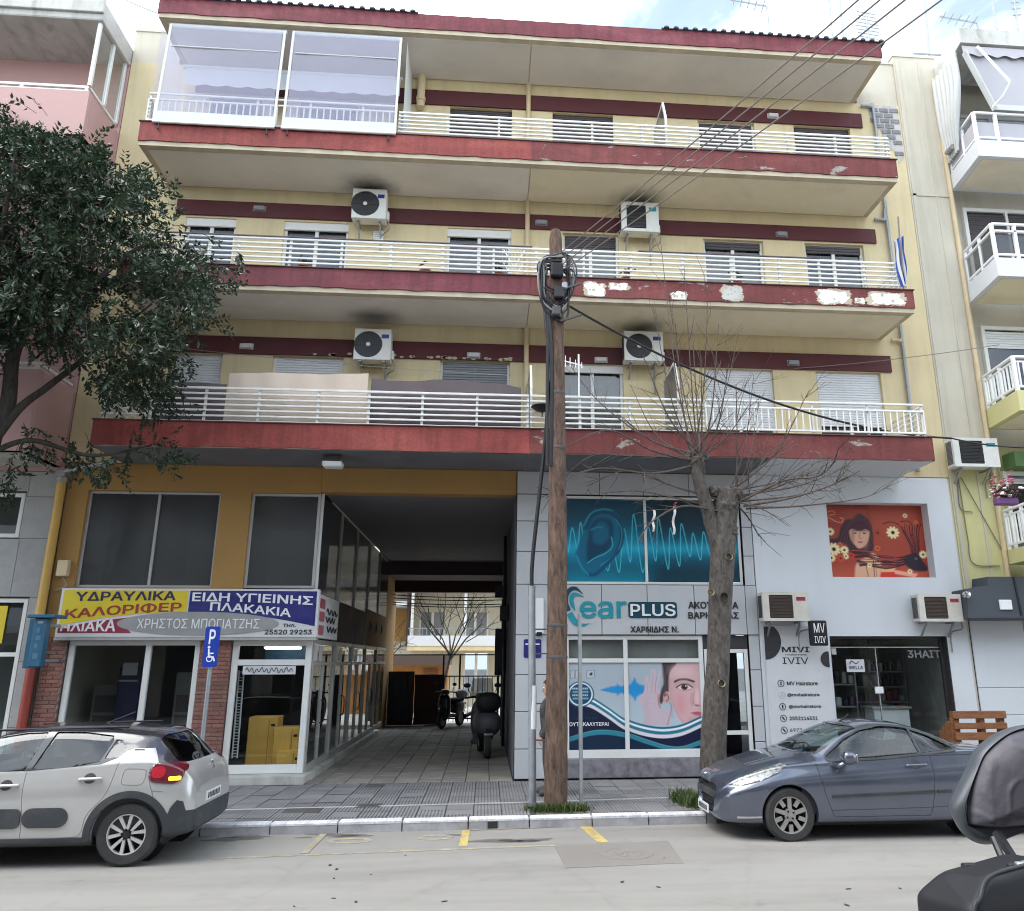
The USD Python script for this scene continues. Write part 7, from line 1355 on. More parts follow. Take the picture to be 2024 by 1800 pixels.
gr = {k: v[:3]+(v[3]+.02,) for k, v in j.items()}
MB().mesh(hullman(gr, [('hipL', 'wa'), ('hipR', 'wa'), ('hipL', 'hipR'), ('wa', 'ch'), ('shL', 'shR'), ('shL', 'ch'), ('shR', 'ch'), ('shL', 'elL'), ('elL', 'wrL'), ('shR', 'elR'), ('elR', 'wrR')])).build('jacket', 'camo', pe, smooth=60)
MB().mesh(hullman({k: v[:3]+(v[3]+.014,) for k, v in j.items()}, [('hipL', 'hipR'), ('hipL', 'knL'), ('knL', 'anL'), ('hipR', 'knR'), ('knR', 'anR')])).build('trousers', 'denim', pe, smooth=60)
MB().mesh(hullman({k: v[:3]+(v[3]+.012,) for k, v in j.items()}, [('anL', 'toL')])).mesh(hullman({k: v[:3]+(v[3]+.012,) for k, v in j.items()}, [('anR', 'toR')])).build('shoes', 'shoe', pe, smooth=60)
h = trimesh.creation.icosphere(subdivisions=3, radius=1); hv = np.array(h.vertices)*[.11, .1, .11]+[px_-.005, py_, 1.72]; ok = h.faces[(hv[h.faces].mean(1)[:, 0] > px_-.075) | (hv[h.faces].mean(1)[:, 2] > 1.76)]; MB().add(hv, ok).build('hair', 'hair', pe, smooth=True)
fc = np.array([px_-.115, py_, 1.66]); MB().mesh(trimesh.creation.icosphere(subdivisions=2, radius=.014).apply_translation(fc)).build('nose', 'skin', pe, smooth=True)
for s in (-1, 1):
    MB().mesh(trimesh.creation.icosphere(subdivisions=2, radius=.011).apply_translation(fc+[.014, .034*s, .03])).build('eye', 'ink_white', pe, smooth=True); e_ = trimesh.creation.icosphere(subdivisions=2, radius=1); MB().add(np.array(e_.vertices)*[.02, .012, .03]+[px_-.02, py_+.092*s, 1.67], e_.faces).build('ear', 'skin', pe, smooth=True)
MB().box(fc[0]+.008, fc[0]+.02, fc[1]-.025, fc[1]+.025, fc[2]-.04, fc[2]-.03, .004).build('mouth', 'sign_red', pe)

# ================================================================== VEHICLES
from scipy.interpolate import PchipInterpolator as PC
class Car:
    """A car body lofted from cross sections; x from nose to tail, y to the far side, z up."""
    def __init__(s, tab, L, zm=.58):
        a = np.array(tab, float); s.x0, s.L, s.zm = 0.0, L, zm
        s.f = {k: PC(a[:, 0], a[:, i+1]) for i, k in enumerate(('zb', 'zbelt', 'zc', 'wm', 'wb', 'wr', 'drop'))}; s.cache = {}
    def loft(s, o=0.0):
        if o in s.cache: return s.cache[o]
        u = np.concatenate([np.linspace(0, .12, 14)**1.0, np.linspace(.14, s.L-.14, 62), np.linspace(s.L-.12, s.L, 14)]); rings = []
        for x in u:
            zb, zt, zc, wm, wb, wr, dr = (float(s.f[k](x)) for k in ('zb', 'zbelt', 'zc', 'wm', 'wb', 'wr', 'drop'))
            zb -= o; zc += o; wm += o; wb += o; wr += o; zm = min(s.zm, (zb+zt)/2+.06)
            h = [(0, zb), (wm*.8, zb), (wm*.955, zb+.03), (wm*.985, zb+.14), (wm, zm), (wm*.998, zm+.45*(zt-zm)), (wb+.012, zt-.035), (wb, zt+.01), (wb+(wr-wb)*.5, zt+(zc-dr-zt)*.52), (wr, zc-dr), (wr*.86, zc-dr*.38), (wr*.5, zc-dr*.1), (0, zc)]
            p = np.array(h)
            for _ in range(2):
                q_ = np.empty((2*len(p)-2, 2)); q_[0::2] = p[:-1]*.75+p[1:]*.25; q_[1::2] = p[:-1]*.25+p[1:]*.75; p = np.vstack([p[:1], q_, p[-1:]])
            xx = x + (-o if x <= .001 else 0) + (o if x >= s.L-.001 else 0)
            full = np.vstack([np.stack([-p[:, 0], p[:, 1]], 1), p[-2:0:-1]]); rings.append(np.column_stack([np.full(len(full), xx), full]))
        R_ = np.array(rings); n, k = R_.shape[:2]; i, j = np.meshgrid(np.arange(n-1), np.arange(k), indexing='ij'); f = np.stack([i*k+j, i*k+(j+1) % k, (i+1)*k+(j+1) % k, (i+1)*k+j], -1).reshape(-1, 4)
        v = np.vstack([R_.reshape(-1, 3), [[R_[0, 0, 0], 0, R_[0, :, 2].mean()], [R_[-1, 0, 0], 0, R_[-1, :, 2].mean()]]]); f = np.vstack([f[:, [0, 1, 2]], f[:, [0, 2, 3]]]); jj = np.arange(k)
        f = np.vstack([f, np.stack([np.full(k, n*k), (jj+1) % k, jj], 1), np.stack([np.full(k, n*k+1), (n-1)*k+jj, (n-1)*k+(jj+1) % k], 1)])
        m = m3.Manifold(m3.Mesh(v.astype(np.float32), f.astype(np.uint32)))
        if m.volume() < 0: m = m3.Manifold(m3.Mesh(v.astype(np.float32), f[:, ::-1].astype(np.uint32)))
        s.cache[o] = m; return m
def xs_poly(g):
    out = []
    for q_ in getattr(g, 'geoms', [g]): out.append(np.array(q_.exterior.coords)[:-1]); out += [np.array(r_.coords)[:-1] for r_ in q_.interiors]
    return m3.CrossSection(out, m3.FillRule.EvenOdd)
def side(g, y0=-2.0, y1=2.0):
    g = Polygon(g).buffer(0) if not hasattr(g, 'bounds') else g
    return xs_poly(g).extrude(y1-y0).rotate((90, 0, 0)).translate((0, y1, 0))
def front(g, x0, x1):
    g = Polygon(g).buffer(0) if not hasattr(g, 'bounds') else g
    return xs_poly(g).extrude(x1-x0).rotate((90, 0, 0)).rotate((0, 0, 90)).translate((x0, 0, 0))
def rnd(pts, r=.03): g = Polygon(pts).buffer(0); return g.buffer(-r).buffer(r*2).buffer(-r)
def cyl(x, y0, y1, z, r, n=48): return m3.Manifold.cylinder(y1-y0, r, r, n).rotate((90, 0, 0)).translate((x, y1, z))
def mbox(x0, x1, y0, y1, z0, z1): return m3.Manifold.cube((x1-x0, y1-y0, z1-z0)).translate((x0, y0, z0))
class Placed:
    def __init__(s, t, org, k): s.t, s.org, s.k = t, np.array(org, float), k
    def put(s, m, name, mat, smooth=40, parent=None, label=None):
        if isinstance(m, m3.Manifold) and name not in ('body', 'roof', 'liner'):
            ps = [q_ for q_ in m.decompose() if q_.volume() > 2e-6]
            if len(ps) > 1:
                for q_ in ps: last = s._put(q_, name, mat, smooth, parent, label)
                return last
        return s._put(m, name, mat, smooth, parent, label)
    def _put(s, m, name, mat, smooth=40, parent=None, label=None):
        v, f, _ = meshkit.arrays(m) if not isinstance(m, MB) else (*m.arr(), None)
        if len(f) == 0: return None
        b = MB().add(np.asarray(v)*s.k+s.org, f).build(name, mat, parent or s.t, smooth=smooth, label=label); return b
def wheel(pl, x, y, z, r, rim, wdt, sgn, style, nm='wheel'):
    """sgn -1: the outer face looks towards -y."""
    w = part_group(nm, pl.t); o = np.array([x, y, z]); q_ = wdt/2
    prof = [(rim*.98, -q_*.8), (rim*1.03, -q_*.95), (r*.9, -q_), (r*.975, -q_*.8), (r, -q_*.55), (r*1.0, -q_*.25), (r*.99, -q_*.22), (r*.99, -q_*.14), (r, -q_*.11), (r, q_*.11), (r*.99, q_*.14), (r*.99, q_*.22), (r, q_*.25), (r, q_*.55), (r*.975, q_*.8), (r*.9, q_), (rim*1.03, q_*.95), (rim*.98, q_*.8)]
    L_ = lambda p, n=40: MB().lathe([(a, b*-sgn*-1) for a, b in p], (0, 0, 0), axis='y', n=n)
    def put(m, name, mat, sm=40): v, f = m.arr(); v = v*[1, 1, 1]; pl.put((v+o, f), name, mat, sm, parent=w)
    put(L_(prof, 48), 'tyre', 'rubber')
    e = sgn*q_
    barrel = MB().lathe([(rim, -e*.85), (rim*.95, -e*.7), (rim*.92, e*.9), (0.02, e*.92)], (0, 0, 0), axis='y', n=40); put(barrel, 'barrel', 'black_metal')
    lip = MB().lathe([(rim*1.005, -e*.8), (rim*.985, -e*.9), (rim*.93, -e*.86), (rim*.92, -e*.5), (rim*.97, -e*.4)], (0, 0, 0), axis='y', n=48); put(lip, 'rim_lip', 'alloy' if style == 'five' else 'alloy_dull')
    Y1 = e*.80
    def spoke(a, w0, w1, r0, r1, skew, mat, y1=Y1, dep=.03):
        ca, sa = math.cos(a), math.sin(a); pts = [(r0, -w0/2), (r1, -w1/2+skew), (r1, w1/2+skew), (r0, w0/2)]; g = Polygon([(p*ca-t*sa, p*sa+t*ca) for p, t in pts])
        m = trimesh.creation.extrude_polygon(g, dep, engine='earcut'); v = np.array(m.vertices); put(MB().add(np.stack([v[:, 0], y1-sgn*0-(v[:, 2])*(-sgn)*-1*0+(-sgn)*0+ (v[:, 2]-dep)*(-sgn)*-1, v[:, 1]], 1), m.faces if sgn < 0 else m.faces[:, ::-1]), 'spoke', mat)
    if style == 'five':
        for k in range(5):
            a = math.pi/2+k*2*math.pi/5+.1; spoke(a-.17, .026, .04, .05, rim*.93, -.02, 'alloy'); spoke(a+.17, .03, .042, .05, rim*.93, .04, 'alloy')
    else:
        for k in range(10): spoke(math.pi/2+k*math.pi/5, .05, .052, .06 if k % 2 == 0 else .115, rim*.94, 0, 'alloy_dull')
    hub = MB().lathe([(.0, Y1*1.03), (.03, Y1*1.03), (.035, Y1*.98), (.075 if style != 'five' else .05, Y1*.96), (.08 if style != 'five' else .055, Y1*.6)], (0, 0, 0), axis='y', n=24)
    hub.V = [v*[1, -1, 1] for v in hub.V]; put(hub, 'hub', 'alloy_dull' if style != 'five' else 'black_metal')
    bolts = MB()
    for k in range(5 if style == 'five' else 4): a = k*2*math.pi/(5 if style == 'five' else 4)+.6; bolts.lathe([(0, 0), (.011, 0), (.011, .012)], (.05*math.cos(a), Y1*1.0, .05*math.sin(a)), axis='y', n=8)
    put(bolts, 'bolts', 'black_metal'); return w
def groove(car, lines, w=.006, depth=.014):
    g = unary_union([LineString(bez([(a, b, 0) for a, b in l], 8)[:, :2] if len(l) > 2 else l).buffer(w/2, cap_style=2) for l in lines]); return side(g) ^ (car.loft(.02)-car.loft(-depth))
def seat(pl, x, y, par=None):
    m = MB().box(x-.28, x+.24, y-.25, y+.25, .38, .55, .06); v = MB().box(-.08, .08, y-.24, y+.24, 0, .62, .06).V[0]; a = -.28; v2 = np.stack([x+.26+v[:, 0]*math.cos(a)-v[:, 2]*math.sin(a), v[:, 1], .5+v[:, 0]*math.sin(a)+v[:, 2]*math.cos(a)], 1); m.add(v2, _CH_F)
    v = MB().box(-.045, .045, y-.13, y+.13, .64, .8, .04).V[0]; m.add(np.stack([x+.26+v[:, 0]*math.cos(a)-v[:, 2]*math.sin(a), v[:, 1], .5+v[:, 0]*math.sin(a)+v[:, 2]*math.cos(a)], 1), _CH_F); pl.put(m, 'seat', 'seat_dark')

# ------------------------------------------------------------------ silver hatchback, facing left
def silver_car():
    k = .95; nose, yc = -6.96, -4.385
    t = thing('parked_car', 'silver hatchback with black roof and grey wheel arch cladding at left', 'car', (nose+1.9, yc, 0)); pl = Placed(t, (nose, yc, 0), k)
    #          x    zb   belt  zc    wm    wb    wr    drop
    c = Car([(0, .34, .56, .70, .50, .46, .38, .04), (.05, .25, .62, .78, .64, .6, .46, .04), (.2, .22, .72, .86, .77, .72, .56, .045), (.5, .22, .82, .945, .85, .78, .6, .05), (.9, .22, .9, 1.03, .872, .8, .62, .06), (1.15, .22, .94, 1.12, .875, .81, .6, .07), (1.45, .22, .965, 1.31, .875, .815, .63, .075), (1.75, .22, .985, 1.43, .875, .815, .62, .07), (2.2, .22, 1.01, 1.474, .875, .815, .62, .065), (2.8, .22, 1.05, 1.465, .875, .812, .615, .065), (3.2, .22, 1.085, 1.435, .872, .80, .6, .07), (3.45, .24, 1.09, 1.395, .86, .785, .58, .075), (3.56, .26, 1.08, 1.34, .85, .775, .55, .08), (3.75, .28, 1.04, 1.14, .82, .75, .59, .06), (3.86, .29, .98, 1.05, .785, .725, .6, .05), (3.95, .31, .88, .95, .72, .67, .58, .05), (3.996, .36, .72, .80, .64, .6, .54, .06)], 3.996, .62)
    out = c.loft(0); wz, wr_ = .335, .335; wx = (.80, 3.34); arch = None
    for x in wx:
        for s in (-1, 1): a = cyl(x, .58 if s > 0 else -1.2, 1.2 if s > 0 else -.58, wz, .385); arch = a if arch is None else arch+a
    fw = rnd([(1.28, .99), (1.33, 1.06), (1.68, 1.36), (1.98, 1.405), (2.24, 1.415), (2.13, 1.01)], .02); rw = rnd([(2.2, 1.02), (2.33, 1.415), (2.66, 1.41), (2.98, 1.37), (3.0, 1.32), (2.93, 1.1), (2.7, 1.055)], .02); qw = rnd([(2.965, 1.12), (3.03, 1.33), (3.08, 1.325), (3.17, 1.23), (3.11, 1.155)], .015)
    wins = [fw, rw, qw]; cab = (c.loft(-.05) ^ mbox(1.0, 3.7, -1, 1, .3, 1.6))
    ws = front([(-.7, 1.06), (.7, 1.06), (.57, 1.4), (-.57, 1.4)], .9, 1.75) ; rwn = front(rnd([(-.62, 1.06), (.62, 1.06), (.54, 1.36), (-.54, 1.36)], .04), 3.5, 4.2)
    cut = side(fw)+side(rw)+side(qw)+ws+rwn
    lines = [[(2.16, 1.0), (2.17, .8), (2.21, .5), (2.21, .3)], [(1.22, .98), (1.16, .7), (1.2, .4), (1.25, .3)], [(1.25, .3), (2.2, .3), (2.8, .32)], [(2.8, .32), (2.86, .38), (2.9, .55), (3.08, .78), (3.15, 1.1)], [(3.5, 1.0), (3.56, .8), (3.68, .78)], [(3.56, .8), (3.6, .7), (3.66, .62)],
             list(np.array(rrect(3.22, .85, 3.47, 1.02, .06).exterior.coords)[::3])]
    body = out-arch-cab-cut-groove(c, lines)
    roofp = Polygon([(1.0, 1.0), (1.3, .985), (2.2, 1.015), (2.95, 1.075), (3.12, 1.14), (3.19, 1.215), (3.3, 1.235), (3.48, 1.235), (3.62, 1.02), (3.72, 1.02), (3.95, 1.3), (3.7, 1.6), (1.0, 1.6)])
    roof = side(roofp) ^ (c.loft(.003)-c.loft(-.03)); lowr = side([(1.0, 1.0), (3.47, 1.232), (3.62, 1.02), (3.8, 1.0), (4.2, 1.5), (1.0, 1.6)])
    pl.put(body, 'body', 'paint_silver'); pl.put(roof-cut, 'roof', 'paint_black')
    pane = c.loft(-.008)-c.loft(-.016)
    for n_, g in (('front_window', side(fw)), ('rear_window', side(rw)), ('quarter_window', side(qw)), ('windscreen', ws), ('tailgate_window', rwn)): pl.put(pane ^ g, n_, 'car_glass' if n_ in ('front_window', 'windscreen') else 'car_glass_dark')
    pl.put((c.loft(-.052)-c.loft(-.06)) ^ mbox(1.0, 3.7, -1, 1, .3, 1.0), 'liner', 'seat_dark')
    pl.put(mbox(1.0, 3.7, -.75, .75, .3, .36), 'floor', 'seat_dark'); pl.put(MB().box(1.15, 1.5, -.7, .7, .7, 1.0, .08), 'dashboard', 'seat_dark')
    for x in (2.0, 2.85):
        for y in (-.38, .38): seat(pl, x, y)
    tor = trimesh.creation.torus(.17, .016); v = np.array(tor.vertices)@trimesh.transformations.rotation_matrix(1.2, (0, 1, 0))[:3, :3].T; pl.put((v+[1.6, .37, .96], tor.faces), 'steering_wheel', 'black_plastic')
    skin = lambda g, o, i: (g ^ (c.loft(o)-c.loft(-i)))-arch
    for x in wx: pl.put((skin(side(Point(x, wz).buffer(.46).intersection(sbox(x-.6, .2, x+.6, .95))), .012, .02)), 'arch_cladding', 'trim_grey')
    clip = unary_union([Point(x, wz).buffer(.461) for x in wx])
    pl.put(skin(side(sbox(.5, .15, 3.6, .315).difference(clip)), .014, .02), 'sill_cladding', 'trim_grey')
    pl.put(skin(side(rrect(1.28, .42, 2.195, .625, .06)), .016, .02), 'door_bump', 'trim_grey'); pl.put(skin(side(rrect(2.215, .425, 2.7, .63, .1)), .016, .02), 'door_bump', 'trim_grey')
    bp_ = Polygon([(3.62, .2), (3.7, .36), (3.78, .6), (3.84, .68), (3.9, .66), (3.93, .56), (4.2, .54), (4.2, .2)]).difference(clip); pl.put(skin(side(bp_), .012, .02), 'rear_bumper', 'trim_grey'); pl.put(skin(side(Polygon([(-.1, .2), (.3, .2), (.3, .42), (-.1, .46)]).difference(clip)), .01, .02), 'front_bumper', 'trim_grey')
    tlg = affinity.rotate(rrect(3.50, .865, 3.87, 1.075, .1), -5); tail = side(tlg); tl_ = pl.put((tail ^ (c.loft(.016)-c.loft(-.02))) ^ (mbox(0, 5, -2, -.4, 0, 2)+mbox(0, 5, .4, 2, 0, 2)), 'tail_lamp', 'lens_dark_red')
    pl.put((side(rrect(3.53, .92, 3.68, 1.045, .06)) ^ (c.loft(.019)-c.loft(.001))) ^ (mbox(0, 5, -2, -.4, 0, 2)+mbox(0, 5, .4, 2, 0, 2)), 'red_lens', 'lens_red', parent=tl_); pl.put((side(rrect(3.72, .89, 3.85, .935, .02)) ^ (c.loft(.019)-c.loft(.001))) ^ mbox(0, 5, -2, -.4, 0, 2), 'amber_lens', 'lens_amber', parent=tl_)
    pl.put((side(rrect(.12, .62, .5, .72, .04)) ^ (c.loft(.008)-c.loft(-.02))) ^ (mbox(0, 5, -2, -.35, 0, 2)+mbox(0, 5, .35, 2, 0, 2)), 'head_lamp', 'lens_clear')
    for x in (1.98, 2.87):
        for s in (-1, 1):
            z = .865 if x < 2.4 else .925; y = s*(float(c.f['wm'](x))*.985); h_ = pl.put(MB().tube(bez([(x-.11, y-.01*s, z-.005), (x-.08, y+.018*s, z), (x+.1, y+.018*s, z+.005), (x+.13, y-.005*s, z+.003)], 5), .016, 8), 'door_handle', 'paint_silver'); pl.put((side(affinity.scale(Point(x, z+.005).buffer(.055), 1.2, 1)) ^ (c.loft(.002)-c.loft(-.004))) ^ mbox(0, 5, -2 if s < 0 else 0, 0 if s < 0 else 2, 0, 2), 'recess', 'trim_grey', parent=h_)
    for s in (-1, 1):
        e_ = trimesh.creation.icosphere(subdivisions=3, radius=1); v = np.array(e_.vertices); v = np.sign(v)*np.abs(v)**.8*[.07, .13, .085]+[1.42, s*.98, 1.05]; pl.put((v, e_.faces), 'mirror', 'paint_black', 60); pl.put(MB().bar((1.42, s*.8, 1.0), (1.42, s*.92, 1.02), .05), 'mirror_arm', 'paint_black')
    pl.put(MB().box(3.965, 4.005, -.27, .27, .585, .70, .006), 'number_plate', 'white_sign'); m = MB()
    for i_ in range(8): m.box(4.005, 4.008, -.22+.058*i_, -.185+.058*i_, .61, .675)
    pl.put(m, 'plate_characters', 'ink_black'); pl.put(MB().box(3.94, 3.985, -.3, .3, .715, .745, .008), 'tailgate_grip', 'trim_grey')
    lg = MB()                                                         # double chevron badge on the tailgate
    for z in (.93, .975): lg.bar((3.955-.3*(z-.93), -.06, z), (3.955-.3*(z-.93), 0, z+.045), .014).bar((3.955-.3*(z-.93), 0, z+.045), (3.955-.3*(z-.93), .06, z), .014)
    pl.put(lg, 'badge', 'chrome'); pl.put(MB().box(3.3, 3.42, -.805, -.79, 1.215, 1.24, .004), 'pillar_trim', 'chrome')
    pl.put(MB().tube([(2.6, 0, 1.46), (2.95, 0, 1.6)], .006, 5), 'aerial', 'black_plastic')
    for y in (-.4, .4): pl.put(MB().bar((1.6, y*1.3, 1.43), (3.1, y*1.3, 1.455), .03, .025, c=.006), 'roof_rail', 'black_plastic')
    for x in wx:
        for s in (-1, 1): wheel(pl, x, s*.745, wz, wr_, .215, .2, s, 'five'); pl.put((cyl(x, min(s*.55, s*.8), max(s*.55, s*.8), wz, .384)-cyl(x, -1.3, 1.3, wz, .372)) ^ mbox(0, 5, -1, 1, .24, 2), 'arch_liner', 'black_plastic'); pl.put(cyl(x, min(s*.5, s*.54), max(s*.5, s*.54), wz, .38), 'arch_back', 'black_plastic')
    pl.put(mbox(.3, 3.7, -.7, .7, .2, .24), 'underside', 'black_plastic'); pl.put(cyl(3.6, -.35, .35, .3, .09), 'exhaust_box', 'black_metal')
silver_car()

# ------------------------------------------------------------------ blue-grey coupe cabriolet, facing left
def blue_car():
    k = .95; nose, yc = 2.89, -3.84
    t = thing('parked_car', 'blue grey hardtop convertible with alloy wheels parked at right', 'car', (nose+1.9, yc, 0)); pl = Placed(t, (nose, yc, 0), k)
    c = Car([(0, .26, .5, .68, .42, .38, .3, .06), (.04, .21, .56, .735, .58, .5, .36, .05), (.15, .19, .66, .775, .73, .62, .46, .05), (.4, .18, .77, .855, .83, .72, .55, .04), (.8, .18, .875, .955, .87, .77, .6, .04), (1.1, .18, .905, 1.02, .875, .785, .62, .05), (1.35, .18, .92, 1.135, .875, .79, .6, .07), (1.7, .18, .94, 1.29, .875, .79, .605, .075), (2.0, .18, .955, 1.375, .875, .79, .595, .07), (2.3, .18, .97, 1.405, .875, .79, .59, .07), (2.6, .18, .995, 1.385, .875, .79, .59, .07), (2.95, .18, 1.03, 1.30, .875, .785, .59, .08), (3.2, .18, 1.05, 1.2, .873, .78, .56, .07), (3.42, .2, 1.055, 1.1, .865, .775, .6, .03), (3.6, .22, 1.05, 1.085, .85, .76, .62, .025), (3.85, .25, 1.0, 1.06, .80, .72, .62, .03), (4.0, .28, .9, 1.0, .72, .64, .56, .05), (4.037, .36, .72, .85, .62, .56, .5, .06)], 4.037, .56)
    out = c.loft(0); wz, wr_ = .31, .325; wx = (.87, 3.41); arch = None
    for x in wx:
        for s in (-1, 1): a = cyl(x, .58 if s > 0 else -1.2, 1.2 if s > 0 else -.58, wz, .365); arch = a if arch is None else arch+a
    fw = rnd([(1.40, .955), (1.5, 1.03), (1.75, 1.19), (2.0, 1.3), (2.28, 1.345), (2.5, 1.335), (2.66, 1.31), (2.7, 1.02), (2.1, .975)], .02); qw = rnd([(2.73, 1.02), (2.69, 1.3), (2.9, 1.235), (3.08, 1.15), (3.22, 1.07)], .015)
    ws = front([(-.66, 1.03), (.66, 1.03), (.55, 1.345), (-.55, 1.345)], .95, 1.95); rwn = front(rnd([(-.5, 1.12), (.5, 1.12), (.45, 1.3), (-.45, 1.3)], .04), 2.9, 3.6); cab = (c.loft(-.05) ^ mbox(1.05, 3.4, -1, 1, .3, 1.6)); cut = side(fw)+side(qw)+ws+rwn
    lines = [[(1.27, 1.0), (1.29, .8), (1.36, .5), (1.44, .29)], [(2.83, 1.0), (2.82, .7), (2.76, .38), (2.72, .29)], [(1.44, .28), (2.72, .28)], [(2.83, .99), (3.2, 1.0), (3.5, 1.0), (3.75, .98)], [(1.93, 1.36), (1.96, 1.3)], [(.3, .58), (.55, .66), (.62, .58)], [(2.62, 1.4), (2.66, 1.33)], [(1.4, .36), (2.3, .37), (3.0, .39), (3.1, .45), (3.15, .55)]]
    body = out-arch-cab-cut-groove(c, lines)
    mouth = rnd([(-.46, .6), (-.34, .64), (.34, .64), (.46, .6), (.44, .5), (.4, .36), (.3, .27), (-.3, .27), (-.4, .36), (-.44, .5)], .04); mz = front(mouth, -.3, .3)
    body = body-(mz ^ (c.loft(.02)-c.loft(-.05)))
    pl.put(body, 'body', 'paint_blue'); pane = c.loft(-.008)-c.loft(-.016)
    for n_, g in (('door_window', side(fw)), ('quarter_window', side(qw)), ('windscreen', ws), ('rear_window', rwn)): pl.put(pane ^ g, n_, 'car_glass')
    rim_ = unary_union([fw.union(qw).buffer(.03)]).difference(fw.union(qw)); pl.put((side(rim_) ^ (c.loft(.004)-c.loft(-.012))) ^ (mbox(0, 5, -2, -.3, 0, 2)+mbox(0, 5, .3, 2, 0, 2)), 'window_seal', 'trim_grey')
    pl.put((c.loft(-.052)-c.loft(-.06)) ^ mbox(1.05, 3.4, -1, 1, .3, .93), 'liner', 'seat_dark'); pl.put(mbox(1.0, 3.4, -.75, .75, .28, .34), 'floor', 'seat_dark'); pl.put(MB().box(1.2, 1.55, -.7, .7, .6, .95, .08), 'dashboard', 'seat_dark')
    for y in (-.37, .37): seat(pl, 2.25, y)
    pl.put(MB().box(2.8, 3.3, -.6, .6, .5, .8, .08), 'rear_bench', 'seat_dark'); tor = trimesh.creation.torus(.17, .016); v = np.array(tor.vertices)@trimesh.transformations.rotation_matrix(1.2, (0, 1, 0))[:3, :3].T; pl.put((v+[1.66, .37, .9], tor.faces), 'steering_wheel', 'black_plastic')
    sk = lambda g, o, i, lim=.3: ((g ^ (c.loft(o)-c.loft(-i)))-arch) ^ (mbox(-1, 6, -2, -lim, 0, 2)+mbox(-1, 6, lim, 2, 0, 2))
    mback = (mz ^ (c.loft(-.045)-c.loft(-.06))); pl.put(mback, 'air_intake', 'black_plastic'); bars = MB()
    for z in (.32, .365, .41, .455, .56, .6): bars.box(.03+.5*abs(z-.45)*.2, .07, -.38, .38, z-.006, z+.006)
    for y in np.arange(-.34, .35, .075): bars.box(.04, .075, y-.005, y+.005, .29, .46)
    pl.put(bars, 'grille', 'trim_grey'); pl.put((front(rnd([(-.43, .47), (.43, .47), (.42, .545), (-.42, .545)], .02), -.3, .3) ^ (c.loft(.012)-c.loft(-.05))), 'bumper_bar', 'trim_grey')
    pl.put(sk(side(rnd([(.13, .645), (.26, .735), (.5, .82), (.84, .91), (.89, .9), (.76, .80), (.52, .71), (.3, .655)], .008)), .006, .02, .28), 'head_lamp', 'lens_clear')
    for s in (-1, 1):
        m = MB().lathe([(0, -.02), (.05, -.015), (.066, 0), (.072, .03), (.06, .035)], (0, 0, 0), axis='y', n=24); v, f = m.arr(); v = np.stack([v[:, 1], v[:, 0], v[:, 2]], 1); v = v*[1, 1, 1]+[.085, s*.42, .37]; pl.put((v, f[:, ::-1]), 'fog_lamp', 'chrome')
    pl.put(MB().box(-.045, -.028, -.26, .26, .25, .36, .005), 'number_plate', 'white_sign'); m = MB()
    for i_ in range(7): m.box(-.049, -.046, -.2+.06*i_, -.165+.06*i_, .275, .335)
    pl.put(m, 'plate_characters', 'ink_black')
    lg = MB().tube(bez([(-.002, -.03, .675), (.0, .0, .69), (.012, .03, .71), (.02, .0, .725), (.026, -.03, .735)], 5), .012, 6).tube([(.0, 0, .69), (-.006, .035, .672)], .01, 6).tube([(.015, .02, .715), (.022, .05, .72)], .008, 6); pl.put(lg, 'badge', 'chrome')
    pl.put(sk(side(Polygon([(1.43, .505), (2.81, .545), (2.81, .58), (1.43, .54)]).union(Polygon([(2.84, .546), (3.03, .552), (3.03, .587), (2.84, .581)]))), .016, .01), 'side_moulding', 'trim_grey'); pl.put(sk(side(Polygon([(.2, .265), (.5, .28), (.5, .3), (.2, .29)])), .01, .01, .4), 'bumper_strip', 'chrome')
    for s in (-1, 1):
        y = s*.862; h_ = pl.put(MB().tube(bez([(2.47, y-.012*s, .885), (2.5, y+.016*s, .887), (2.7, y+.016*s, .892), (2.74, y-.012*s, .89)], 5), .015, 8), 'door_handle', 'paint_blue'); pl.put((side(affinity.scale(Point(2.61, .885).buffer(.05), 1.3, 1)) ^ (c.loft(.002)-c.loft(-.004))) ^ mbox(0, 5, -2 if s < 0 else 0, 0 if s < 0 else 2, 0, 2), 'recess', 'trim_grey', parent=h_)
        e_ = trimesh.creation.icosphere(subdivisions=3, radius=1); v = np.array(e_.vertices); v = np.sign(v)*np.abs(v)**.85*[.1, .1, .085]; v[:, 0] = np.where(v[:, 0] < 0, v[:, 0]*.75, v[:, 0]*1.15); v = v+[1.62, s*.985, 1.0]; mi = pl.put((v, e_.faces), 'mirror', 'paint_blue', 60); pl.put(MB().tube(bez([(1.5, s*.8, .9), (1.53, s*.9, .89), (1.6, s*.96, .93)], 5), .03, 8), 'mirror_arm', 'paint_blue', parent=mi); pl.put(MB().box(1.71, 1.735, s*.985-.075, s*.985+.075, .95, 1.05, .01), 'mirror_glass', 'chrome', parent=mi)
        pl.put(sk(side(rnd([(3.78, .78), (3.98, .76), (4.02, .9), (3.85, .94)], .02)), .006, .02), 'tail_lamp', 'lens_red') if s < 0 else None
    for y in (-.5, -.05): pl.put(MB().bar((1.12, y+.1, 1.06), (1.3, y-.42 if y < -.2 else y-.3, 1.13), .016), 'wiper', 'black_plastic')
    pl.put(MB().tube([(1.98, 0, 1.37), (2.12, 0, 1.46)], .012, 6), 'aerial', 'black_plastic')
    pl.put(MB().box(.62, .9, -.55, .55, .9, .91, .004), 'bonnet_vent', 'trim_grey') if False else None
